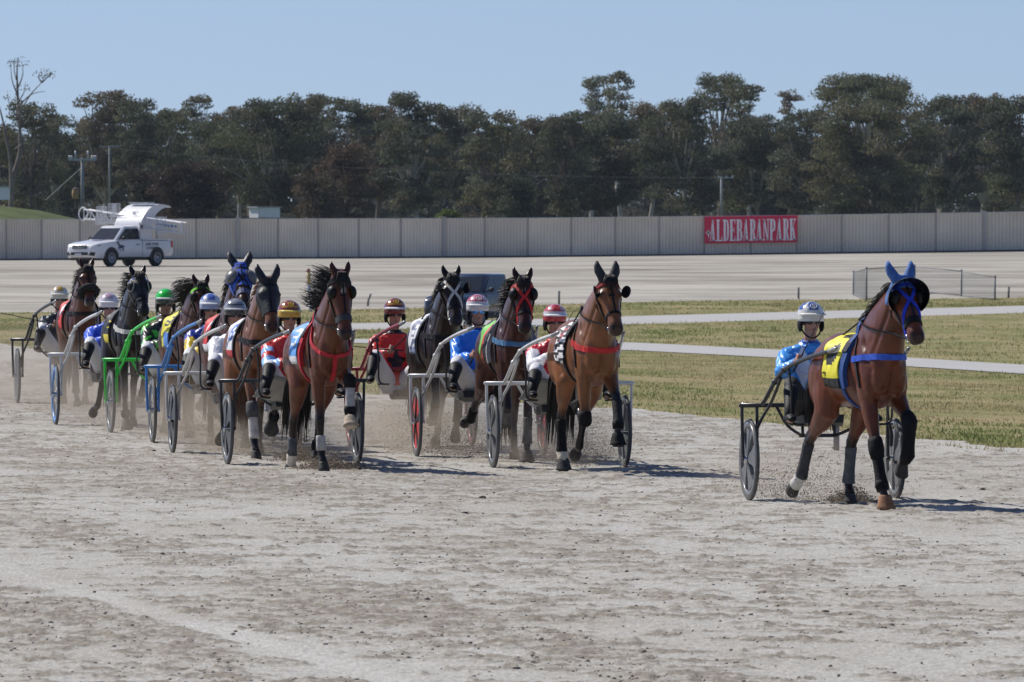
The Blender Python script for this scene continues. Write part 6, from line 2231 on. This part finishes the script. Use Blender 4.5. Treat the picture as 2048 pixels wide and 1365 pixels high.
def build_rigs():
    for S in RIGS:
        base = Vector(((S['x'] - 1024) / FPX * S['Y'], S['Y'], 0))
        rz = R(S['yaw'])
        Rm = Matrix.Rotation(rz, 3, 'Z')
        dr = build_driver(S, base + Rm @ Pv(S.get('dx', 0), 0, 0), rz)
        build_sulky(S, base, rz)
        hl = base + Rm @ Pv(S['hdx'], 1.75, 0)
        hr = R(S['hyaw'])
        build_horse(S, hl, hr)
        # reins: from bit to hands, a part of the horse's harness
        Rh = Matrix.Rotation(hr, 3, 'Z')
        inv = Rh.transposed()
        m = MB()
        for sx in (-1, 1):
            hand = inv @ (base + Rm @ (S['_hands'][sx] + Pv(S.get('dx', 0), .03, 0)) - hl) / S.get('scale', 1.0)
            bit = S['_bit'][sx]; ter = S['_terret'][sx]
            p = [bit]
            for t in (.15, .3, .45, .6, .75, .9):
                c = bit.lerp(ter, t); h = S['_bvh'].ray_cast(Vector((sx, c.y, c.z)), Vector((-sx, 0, 0)), 1.0)
                if h[0] is not None and abs(h[0].x) + .012 > abs(c.x): c = Vector((h[0].x + sx * .016, c.y, c.z))
                p.append(c)
            p += [ter, ter.lerp(hand, .5) + Vector((0, 0, -.03)), hand]
            m.tube(curve_pts(p, 6), .0075, n=5)
        m.build('reins', mat('rein_web', (.012, .014, .02), rough=.9, spec=.1), S['_root'], smooth=True)
        # whip held in the driver's hand
        hand = base + Rm @ (S['_hands'][-1] + Pv(S.get('dx', 0), 0, 0))
        wl_ = S.get('whip', Pv(.20, .10, .42))
        r0 = hand - (Rm @ wl_).normalized() * .12
        root = empty('driving_whip', r0)
        tag(root, S['whip_label'], 'whip', 'driving whips')
        tip = hand + Rm @ wl_ - r0
        m = MB(); m.tube([Vector((0, 0, 0)), tip * .3], .009, n=7); m.build('grip', mat('whip_grip', (.02, .02, .02), rough=.6), root, smooth=True)
        m = MB(); m.tube(curve_pts([tip * .3, tip * .7 + Vector((0, 0, .01)), tip], 4), [.006 - .0004 * i for i in range(9)], n=5); m.build('lash', mat('whip_lash', (.015, .015, .015), rough=.5), root, smooth=True)


build_rigs()

# ------------------------------------------------------------------ utes
def horse_mark():
    """small galloping horse silhouette as convex polygons (about 1 wide)"""
    return [[(.22, .42), (.30, .34), (.62, .34), (.70, .42), (.70, .56), (.60, .60), (.32, .58), (.22, .54)],
            [(.60, .58), (.70, .44), (.88, .74), (.80, .82)], [(.80, .82), (.88, .72), (1.0, .66), (1.0, .72), (.90, .84), (.84, .88)],
            [(.22, .54), (.24, .46), (.06, .40), (.0, .46), (.10, .50)],
            [(.62, .36), (.70, .42), (.86, .34), (.84, .28)], [(.84, .34), (.86, .28), (.80, .16), (.76, .18)],
            [(.56, .35), (.63, .36), (.66, .18), (.60, .18)], [(.60, .20), (.66, .18), (.56, .06), (.53, .09)],
            [(.24, .44), (.34, .36), (.26, .22), (.18, .26)], [(.18, .26), (.25, .22), (.12, .08), (.07, .11)],
            [(.32, .36), (.40, .35), (.42, .20), (.36, .20)], [(.36, .22), (.42, .20), (.34, .04), (.30, .06)]]


def put_mark(m, org, ex, ey, size, nrm):
    for poly in horse_mark():
        pts = [org + ex * (p[0] * size) + ey * (p[1] * size) + nrm * .004 for p in poly]
        back = [p - nrm * .003 for p in pts]
        n = len(pts)
        m.add(pts + back, [tuple(range(n))] + [(k, n + k, n + (k + 1) % n, (k + 1) % n) for k in range(n)])


def build_ute(loc, rz, col, label, double=False, gate=False, name='ute'):
    root = empty(name, loc, rz); tag(root, label, 'ute')
    pm = mat('carpaint_%02d' % int(col[0] * 99), col, rough=.25, var=.05, scale=2, coat=.4)
    glass = mat('car_glass', (.018, .022, .026), rough=.05, var=.1, spec=.6)
    blk = mat('trim_black', (.015, .015, .016), rough=.55)
    chrome = mat('chrome', (.6, .6, .62), rough=.15, metal=1.0, var=.04)
    W = .90
    cabr = -.62 if not double else -1.35
    m = MB(); rings = []
    for (u, w, zb, zt) in ((2.66, .62, .50, .78), (2.62, .74, .42, .90), (2.50, .84, .38, 1.00), (2.2, .885, .36, 1.06), (1.3, .90, .36, 1.15), (1.18, .90, .38, 1.17), (cabr, .90, .40, 1.17), (-2.55, .90, .46, 1.17), (-2.64, .88, .52, 1.13)):
        h = zt - zb; r = .07
        rings.append([Pv(-w + .05, u, zb), Pv(w - .05, u, zb), Pv(w, u, zb + .08), Pv(w + .008, u, zb + h * .5), Pv(w - .005, u, zb + h * .8), Pv(w - .03, u, zt - .03), Pv(w - .12, u, zt), Pv(0, u, zt + .02),
                      Pv(-w + .12, u, zt), Pv(-w + .03, u, zt - .03), Pv(-w + .005, u, zb + h * .8), Pv(-w - .008, u, zb + h * .5), Pv(-w, u, zb + .08)])
    m.rings(rings)
    m.build('body', pm, root, autosmooth=35)
    # cabin
    m = MB(); r0 = [(1.22, .74), (1.15, .80), (.2, .83), (cabr + .02, .82), (cabr - .02, .74)]
    top = [(.42, .60), (.34, .66), (0, .68), (cabr + .16, .67), (cabr + .12, .58)]
    def ring(lst, z): return [Pv(x, u, z) for u, x in lst] + [Pv(-x, u, z) for u, x in reversed(lst)]
    m.rings([ring(r0, 1.14), ring([(a[0] * .12 + b[0] * .88, a[1] * .12 + b[1] * .88) for a, b in zip(r0, top)], 1.74), ring(top, 1.79), ring([(u * .9 + (-.05), x * .8) for u, x in top], 1.82)])
    m.build('cabin', pm, root, autosmooth=40)
    def L(a, b, t): return (a[0] + (b[0] - a[0]) * t, a[1] + (b[1] - a[1]) * t)
    def cab(k, z):
        t = (z - 1.14) / .60 * .88
        return L(r0[k], top[k], t)
    # windscreen, rear window
    for (ka, sgn, nm_) in ((0, 1, 'windscreen'), (4, -1, 'rear_window')):
        m = MB(); a0 = cab(ka, 1.20); a1 = cab(ka, 1.70)
        o = Pv(0, .012 * sgn, .008)
        m.add([Pv(-a0[1] + .03, a0[0], 1.20) + o, Pv(a0[1] - .03, a0[0], 1.20) + o, Pv(a1[1] - .03, a1[0], 1.70) + o, Pv(-a1[1] + .03, a1[0], 1.70) + o], [(0, 1, 2, 3)])
        g_ = m.build(nm_, glass, root); sm = g_.modifiers.new('t', 'SOLIDIFY'); sm.thickness = .008
    for sx in (-1, 1):
        spans = [(1.02, .02)] if not double else [(1.02, .05), (-.05, -1.0)]
        if not double: spans = [(.98, -.50)]
        for (ua, ub) in spans:
            m = MB(); pts = []
            for (u, z) in ((ua, 1.20), (ub, 1.20), (ub + .04, 1.69), (min(ua - .52, .36) if ua > .5 else ua, 1.69)):
                t = (z - 1.14) / .60 * .88
                x = .825 + (.675 - .825) * t + .010
                pts.append(Pv(sx * x, u, z))
            m.add(pts, [(0, 1, 2, 3)])
            g_ = m.build('side_window', glass, root); sm = g_.modifiers.new('t', 'SOLIDIFY'); sm.thickness = .008
        m = MB(); m.ellipsoid(Pv(sx * 1.0, .82, 1.27), (.10, .05, .085), 10, 7); m.bar(Pv(sx * .84, .84, 1.22), Pv(sx * .97, .82, 1.24), .04, .04); m.build('mirror', blk if not gate else blk, root, smooth=True)
        m = MB(); m.box(Pv(sx * .907, .0 - .25, .98), (.03, .18, .035)); m.build('door_handle', blk, root)
        m = MB()
        for u in (1.05, cabr + .05):
            m.box(Pv(sx * .9015, u, .80), (.012, .014, .66))
        m.box(Pv(sx * .9, .25, .395), (.05, 1.75, .05))
        m.build('door_seam', blk, root)
        # lamps
        m = MB(); pts = [Pv(sx * .36, 2.625, .82), Pv(sx * .72, 2.585, .83), Pv(sx * .875, 2.28, .90), Pv(sx * .872, 2.22, .985), Pv(sx * .78, 2.50, .955), Pv(sx * .40, 2.615, .91)]
        m.rings([[p + Pv(sx * .012, .03, 0) for p in pts], [p - Pv(0, .08, 0) for p in pts]])
        m.build('headlight', mat('lamp_glass', (.55, .57, .60), rough=.08, var=.35, scale=14, metal=.6), root)
        m = MB(); m.box(Pv(sx * .885, -2.56, .98), (.05, .12, .30)); m.build('tail_light', mat('tail_red', (.5, .02, .02), rough=.2), root)
        m = MB(); pts = [Pv(sx * .55, 2.66, .50), Pv(sx * .80, 2.58, .47), Pv(sx * .83, 2.54, .63), Pv(sx * .68, 2.64, .66)]
        m.rings([[p + Pv(0, .02, 0) for p in pts], [p - Pv(0, .06, 0) for p in pts]]); m.build('fog_surround', blk, root)
        for uw in (1.52, -1.56):
            m = MB(); o_ = [Pv(sx * .895, uw + math.cos(R(a)) * .47, .40 + math.sin(R(a)) * .47) for a in range(-8, 190, 12)] + [Pv(sx * .895, uw - .45, .34), Pv(sx * .895, uw + .45, .34)]
            m.rings([[p + Vector((sx * .020, 0, 0)) for p in o_], [p - Vector((sx * .2, 0, 0)) for p in o_]]); m.build('wheel_arch', blk, root)
            wh = empty('wheel', (sx * .80, -uw, .385)); wh.parent = root
            m = MB(); rr = []
            for (x, r) in ((-.12, .25), (-.12, .35), (-.09, .385), (.09, .385), (.125, .35), (.125, .25)):
                rr.append([Vector((sx * x, math.cos(2 * PI * i / 28) * r, math.sin(2 * PI * i / 28) * r)) for i in range(28)])
            m.rings(rr, caps=True); m.build('tyre', mat('car_tyre', (.022, .022, .023), rough=.8, var=.3), wh, autosmooth=30)
            m = MB(); rr = []
            for (x, r) in ((.127, .245), (.135, .21), (.10, .18), (.10, .09), (.14, .07), (.145, .0001)):
                rr.append([Vector((sx * x, math.cos(2 * PI * i / 24) * r, math.sin(2 * PI * i / 24) * r)) for i in range(24)])
            m.rings(rr)
            for k in range(8):
                a = 2 * PI * k / 8; m.ellipsoid(Vector((sx * .112, math.cos(a) * .14, math.sin(a) * .14)), (.014, .025, .025), 8, 5, mi=1)
            m.build('rim', [mat('steel_rim', (.42, .43, .44), rough=.4, metal=.3), blk], wh, smooth=True)
    # front face
    m = MB()
    m.box(Pv(0, 2.655, .865), (.82, .06, .17)); 
    m.build('grille', blk, root)
    m = MB()
    for k in range(3): m.box(Pv(0, 2.692, .81 + .05 * k), (.78, .012, .014))
    m.tube([Pv(math.cos(2 * PI * i / 16) * .075, 2.70, .865 + math.sin(2 * PI * i / 16) * .05) for i in range(16)], .010, n=6, closed=True)
    m.build('grille_bar', chrome, root)
    m = MB(); m.box(Pv(0, 2.655, .57), (1.0, .05, .13)); m.build('air_intake', blk, root)
    m = MB(); m.box(Pv(-.05, 2.695, .53), (.38, .02, .11)); m.build('number_plate', mat('plate_white', (.7, .7, .72), rough=.5), root)
    m = MB(); m.box(Pv(0, .2, .34), (1.5, 4.4, .14)); m.build('chassis', blk, root)
    if not double:
        m = MB(); m.box(Pv(0, -1.62, 1.195), (1.56, 1.75, .02)); m.build('tray_shade_panel', blk, root)  # flat dark panel painting the shaded inside of the open tray
        m = MB()
        for sx in (-1, 1): m.box(Pv(sx * .84, -1.6, 1.20), (.07, 1.95, .05))
        m.build('tray_rail', pm, root)
    return root


def build_gate_ute():
    loc = ground_at(238, 533)
    root = build_ute(loc, R(-39), (.76, .76, .77), 'white ute carrying a folded mobile starting gate and a hooped canopy', gate=True, name='starting_gate_ute')
    wm = mat('gate_white', (.75, .75, .76), rough=.4, var=.06)
    blue = mat('mark_blue', (.03, .07, .30), rough=.5)
    X1 = Vector((1, 0, 0)); Y1 = Vector((0, 1, 0)); Z1 = Vector((0, 0, 1))
    m = MB(); put_mark(m, Vector((.912, -.60, .62)), -Y1, Z1, .58, X1)
    m.build('horse_emblem', mat('mark_navy', (.02, .035, .10), rough=.5), root)
    m = MB(); put_mark(m, Pv(-.45, 1.75, 1.135), X1, Pv(0, -.95, .08).normalized(), .85, Z1)
    m.build('horse_emblem', blue, root)
    for txt, z, s_ in (('FUEL YOUR', .93, .165), ('CHAMPION.', .76, .165)):
        v, f = text_mesh(txt, s_, .002, bold=.003)
        m = MB(); m.add([Vector((.912 + p.z, .80 + p.x, z + p.y)) for p in v], f)
        m.build('lettering', mat('letter_grey', (.07, .075, .10), rough=.5), root)
    # canopy: curved white hood open at the back
    out = curve_pts([(0, -.50, 1.62), (0, -.62, 1.98), (0, -.92, 2.38), (0, -1.35, 2.66), (0, -1.85, 2.78), (0, -2.35, 2.74), (0, -2.62, 2.68)], 5)
    m = MB(); hw = .78
    V = []
    for p in out:
        u, z = p.y, p.z
        V += [Pv(-hw, u, z), Pv(hw, u, z)]
    V2 = [v + Pv(0, -.03, -.06) for v in V]
    n = len(out); F = []
    for i in range(n - 1):
        F.append((2 * i, 2 * i + 1, 2 * i + 3, 2 * i + 2)); F.append((2 * n + 2 * i, 2 * n + 2 * i + 2, 2 * n + 2 * i + 3, 2 * n + 2 * i + 1))
        for s_ in (0, 1):
            F.append((2 * i + s_, 2 * i + 2 + s_, 2 * n + 2 * i + 2 + s_, 2 * n + 2 * i + s_))
    F.append((2 * n - 2, 2 * n - 1, 4 * n - 1, 4 * n - 2)); F.append((1, 0, 2 * n, 2 * n + 1))
    m.add(V + V2, F)
    can = m.build('canopy', wm, root, autosmooth=40)
    inner = curve_pts([(0, -2.45, 2.66), (0, -1.95, 2.52), (0, -1.55, 2.22), (0, -1.34, 1.85), (0, -1.40, 1.20)], 5)
    for sx in (-1, 1):
        o_ = [Pv(sx * (hw - .012), p.y - .02, p.z - .03) for p in out[:-3]] + [Pv(sx * (hw - .012), p.y, p.z) for p in inner] + [Pv(sx * (hw - .012), -.64, 1.20)]
        m = MB()
        # fan strips between the outer and inner curves
        A = [Pv(sx * (hw - .012), -.64, 1.20)] + [Pv(sx * (hw - .012), p.y - .02, p.z - .03) for p in out[:-3]]
        B = list(reversed([Pv(sx * (hw - .012), p.y, p.z) for p in inner]))
        N = 24
        def samp(lst, t):
            x = t * (len(lst) - 1); i = min(int(x), len(lst) - 2); return lst[i].lerp(lst[i + 1], x - i)
        Vs = []
        for i in range(N + 1): Vs += [samp(A, i / N), samp(B, i / N)]
        Vb = [v - Vector((sx * .03, 0, 0)) for v in Vs]
        k = len(Vs); Fs = []
        for i in range(N):
            Fs.append((2 * i, 2 * i + 1, 2 * i + 3, 2 * i + 2)); Fs.append((k + 2 * i, k + 2 * i + 2, k + 2 * i + 3, k + 2 * i + 1))
        for i in range(N): Fs.append((2 * i + 1, 2 * i + 3, k + 2 * i + 3, k + 2 * i + 1))
        m.add(Vs + Vb, Fs)
        m.build('side_panel', wm, can)
    m = MB(); m.box(Pv(0, -1.12, 1.62), (1.40, .05, .85)); m.build('back_panel', mat('canopy_dark', (.04, .045, .05), rough=.6), can)
    m = MB(); m.box(Pv(0, -1.55, 2.83), (1.25, .32, .07)); m.build('light_bar', mat('lamp_glass', (.55, .57, .60), rough=.1), can)
    m = MB(); put_mark(m, Vector((hw + .002, .78, 1.62)), -Y1 * .8, Z1, .40, X1); m.build('horse_emblem', mat('mark_navy', (.02, .035, .10)), can)
    m = MB(); put_mark(m, Vector((-.1, -(-.80), 2.30)), X1, Pv(0, -.5, .6).normalized(), .35, Pv(0, .7, .7)); m.build('horse_emblem', blue, can)
    # folded gate: a long lattice boom laid across the ute, plus mesh cages
    A, B = Vector((-2.75, .72, 2.12)), Vector((2.85, .95, 1.48))
    def boom(a, b, hgt, dep, nseg, nm_):
        m = MB(); up = Vector((0, 0, hgt)); dp = Vector((0, dep, 0))
        ch = [(a, b), (a + up, b + up), (a + dp, b + dp), (a + up + dp, b + up + dp)]
        for p, q in ch: m.tube([p, q], .032, n=6)
        for i in range(nseg):
            t0, t1 = i / nseg, (i + 1) / nseg
            p0, p1 = a.lerp(b, t0), a.lerp(b, t1)
            m.bar(p0, p1 + up, .03, .03) if i % 2 == 0 else m.bar(p0 + up, p1, .03, .03)
            m.bar(p0 + dp, p1 + up + dp, .03, .03) if i % 2 else m.bar(p0 + up + dp, p1 + dp, .03, .03)
            m.bar(p0, p0 + up, .03, .03); m.bar(p0, p0 + dp, .025, .025); m.bar(p0 + up, p0 + up + dp, .025, .025)
        m.bar(b, b + up, .04, .04)
        m.build(nm_, wm, root)
    boom(A, A.lerp(B, .42), .42, .35, 6, 'gate_arm')
    boom(A.lerp(B, .50), B, .46, .38, 7, 'gate_arm')
    m = MB(); c = A + Vector((-.12, .1, .22)); m.tube([c + Vector((math.cos(2 * PI * i / 18) * .27, 0, math.sin(2 * PI * i / 18) * .29)) for i in range(18)], .03, n=6, closed=True); m.build('end_hoop', wm, root, smooth=True)
    for t, w_, h_, dz in ((.17, .34, .48, .22), (.30, .42, .60, .38), (.16, .40, .34, -.18), (.55, .36, .50, .22), (.78, .42, .52, .12), (.80, .36, .36, -.22)):
        c = A.lerp(B, t) + Vector((0, -.06, .2 + dz)); m = MB()
        for i in range(5):
            x = -w_ / 2 + w_ * i / 4; m.bar(c + Vector((x, 0, -h_ / 2)), c + Vector((x, 0, h_ / 2)), .022, .022); m.bar(c + Vector((x, .3, -h_ / 2)), c + Vector((x, .3, h_ / 2)), .022, .022)
        for i in range(5):
            z = -h_ / 2 + h_ * i / 4; m.bar(c + Vector((-w_ / 2, -.002, z)), c + Vector((w_ / 2, -.002, z)), .022, .022)
        for sx in (-1, 1):
            for sz in (-1, 1): m.bar(c + Vector((sx * w_ / 2, 0, sz * h_ / 2)), c + Vector((sx * w_ / 2, .3, sz * h_ / 2)), .022, .022)
        m.build('gate_cage', wm, root)
    m = MB(); a = A.lerp(B, .72) + Vector((0, .2, .25)); b = B + Vector((-.5, .2, .30)); m.bar(a, b, .20, .10); m.build('hydraulic_ram', mat('steel_blue', (.12, .2, .35), rough=.4), root)
    m = MB(); m.bar(Pv(0, -.75, 1.2), Pv(0, -.78, 1.95), .16, .16); m.build('gate_post', wm, root)


build_gate_ute()
build_ute(ground_at(948, 652), R(-22), (.012, .022, .048), 'dark blue four wheel drive driving behind the white bridled black horse', double=True, name='four_wheel_drive')


# ------------------------------------------------------------------ dust and kicked-up dirt
def kicked_dirt():
    Vs, Cs = [], []
    tet = np.array([[1, 1, 1], [-1, -1, 1], [-1, 1, -1], [1, -1, -1]], dtype=float) * .7
    Ft = np.array([[0, 1, 2], [0, 3, 1], [0, 2, 3], [1, 3, 2]])
    # px, py (ground row), spread across (m), height (m), back spread (m), count, dense?
    bursts = [(598, 924, .10, .17, .25, 3200, 1), (662, 940, .16, .13, .2, 4200, 1), (560, 915, .25, .45, .5, 700, 0), (500, 905, .3, .5, .5, 700, 0), (440, 895, .25, .45, .5, 600, 0), (385, 880, .25, .4, .5, 350, 0),
              (1150, 935, .20, .42, .35, 1300, 0), (1180, 925, .3, .5, .5, 500, 0), (905, 908, .3, .5, .5, 900, 0), (940, 915, .25, .3, .4, 800, 0), (815, 900, .25, .4, .5, 500, 0), (1020, 915, .3, .35, .4, 400, 0),
              (1702, 1006, .10, .10, .15, 2600, 1), (1600, 1000, .28, .32, .5, 900, 0), (1660, 1000, .3, .35, .5, 300, 0), (255, 850, .25, .35, .5, 450, 0), (330, 865, .3, .4, .5, 400, 0), (150, 820, .3, .3, .5, 350, 0), (210, 845, .3, .35, .5, 300, 0), (1455, 990, .3, .2, .3, 60, 0)]
    for (px, py, sx, hz, sy, n, dense) in bursts:
        n = n if dense else int(n * 3.2)
        Y = 45360.0 / (py - YH); X = (px - 1024) / FPX * Y
        p = RNG.normal(size=(n, 3)) * np.array([sx, sy, 1])
        p[:, 2] = np.abs(RNG.normal(size=n)) * hz * (.55 if not dense else .6) 
        if dense: p[:, 2] = np.abs(p[:, 2]) * np.exp(-(p[:, 0] / sx) ** 2 * .3)
        p += np.array([X, Y, .01])
        s = (.0018 + .0048 * RNG.random(n) ** 3) * (1.3 if dense else 1)
        q = tet[None] * s[:, None, None] * (1 + .6 * (RNG.random((n, 4, 3)) - .5)) + p[:, None]
        Vs.append(q.reshape(-1, 3))
        c = np.array([.29, .24, .185]) * (.5 + .9 * RNG.random((n, 1)))
        Cs.append(np.repeat(c, 4, 0))
    V = np.concatenate(Vs); n = len(V) // 4
    F = (Ft[None] + (np.arange(n) * 4)[:, None, None]).reshape(-1, 3)
    tag(npmesh('kicked_dirt', V, F, vmat('clod', rough=1), cols=np.concatenate(Cs)), 'crumbs of dirt thrown up by the hooves', 'dirt spray', kind='stuff')


kicked_dirt()


def dust_cloud():
    m = bpy.data.materials.new('dust_air'); m.use_nodes = True; nt = m.node_tree
    for n in list(nt.nodes): nt.nodes.remove(n)
    out = nt.nodes.new('ShaderNodeOutputMaterial'); v = nt.nodes.new('ShaderNodeVolumePrincipled')
    v.inputs['Color'].default_value = (.78, .66, .52, 1); v.inputs['Anisotropy'].default_value = .2
    t = nt.nodes.new('ShaderNodeTexCoord'); ge = nt.nodes.new('ShaderNodeNewGeometry')
    n1 = nt.nodes.new('ShaderNodeTexNoise'); n1.inputs['Scale'].default_value = 2.2; n1.inputs['Detail'].default_value = 4
    nt.links.new(ge.outputs['Position'], n1.inputs['Vector'])
    mr = nt.nodes.new('ShaderNodeMapRange'); mr.inputs[1].default_value = .38; mr.inputs[2].default_value = .70; mr.inputs[3].default_value = 0; mr.inputs[4].default_value = 1.9
    nt.links.new(n1.outputs['Fac'], mr.inputs[0])
    # a puff: dense at its foot, thinning outwards and upwards
    s1 = nt.nodes.new('ShaderNodeVectorMath'); s1.operation = 'SUBTRACT'; s1.inputs[1].default_value = (.5, .5, .12); nt.links.new(t.outputs['Generated'], s1.inputs[0])
    s2 = nt.nodes.new('ShaderNodeVectorMath'); s2.operation = 'MULTIPLY'; s2.inputs[1].default_value = (2.0, 2.0, 1.15); nt.links.new(s1.outputs[0], s2.inputs[0])
    s3 = nt.nodes.new('ShaderNodeVectorMath'); s3.operation = 'LENGTH'; nt.links.new(s2.outputs[0], s3.inputs[0])
    f = nt.nodes.new('ShaderNodeMapRange'); f.interpolation_type = 'SMOOTHSTEP'; f.inputs[1].default_value = 1.0; f.inputs[2].default_value = .0; f.inputs[3].default_value = 0; f.inputs[4].default_value = 1
    nt.links.new(s3.outputs['Value'], f.inputs[0])
    a_ = nt.nodes.new('ShaderNodeMath'); a_.operation = 'MULTIPLY'; nt.links.new(mr.outputs[0], a_.inputs[0]); nt.links.new(f.outputs[0], a_.inputs[1])
    oi = nt.nodes.new('ShaderNodeObjectInfo')
    sepc = nt.nodes.new('ShaderNodeSeparateColor'); nt.links.new(oi.outputs['Color'], sepc.inputs[0])
    b_ = nt.nodes.new('ShaderNodeMath'); b_.operation = 'MULTIPLY'; nt.links.new(a_.outputs[0], b_.inputs[0]); nt.links.new(sepc.outputs[0], b_.inputs[1])
    nt.links.new(b_.outputs[0], v.inputs['Density'])
    nt.links.new(v.outputs[0], out.inputs['Volume'])
    # foot point in the photo, size (across, along, up), density
    for (px, py, sx, sy, sz, dn) in [(470, 905, 1.7, 5.0, .95, .85), (620, 915, 1.7, 3.0, .70, .70), (390, 885, 1.6, 5.0, .95, .50), (310, 872, 1.6, 5.0, .95, .42), (880, 905, 2.0, 5.0, .95, .85),
                                     (1130, 925, 1.8, 4.0, .85, .65), (1620, 995, 2.2, 4.0, .75, .40), (215, 850, 1.8, 6.0, 1.0, .36), (130, 825, 2.2, 7.0, 1.1, .28), (60, 800, 3.2, 9.0, 1.3, .20), (760, 885, 1.8, 5.0, .9, .55)]:
        Y = 45360.0 / (py - YH); X = (px - 1024) / FPX * Y
        mb = MB(); mb.box((0, 0, sz / 2), (sx, sy, sz))
        o = mb.build('dust', m)
        o.location = (X, Y, .02); o.rotation_euler = (0, 0, R(10)); o.color = (dn, dn, dn, 1)
        tag(o, 'low puff of pale brown dust around the hooves', 'dust', kind='stuff')


dust_cloud()


def haze():
    m = bpy.data.materials.new('air'); m.use_nodes = True; nt = m.node_tree
    for n in list(nt.nodes): nt.nodes.remove(n)
    out = nt.nodes.new('ShaderNodeOutputMaterial'); v = nt.nodes.new('ShaderNodeVolumePrincipled')
    v.inputs['Color'].default_value = (.80, .88, 1.0, 1); v.inputs['Density'].default_value = HAZE
    nt.links.new(v.outputs[0], out.inputs['Volume'])
    mb = MB(); mb.box((0, 640, 12.4), (420, 1400, 31.2))
    tag(mb.build('haze', m), 'thin pale air over the whole course', 'haze', kind='stuff')


HAZE = .00004
haze()
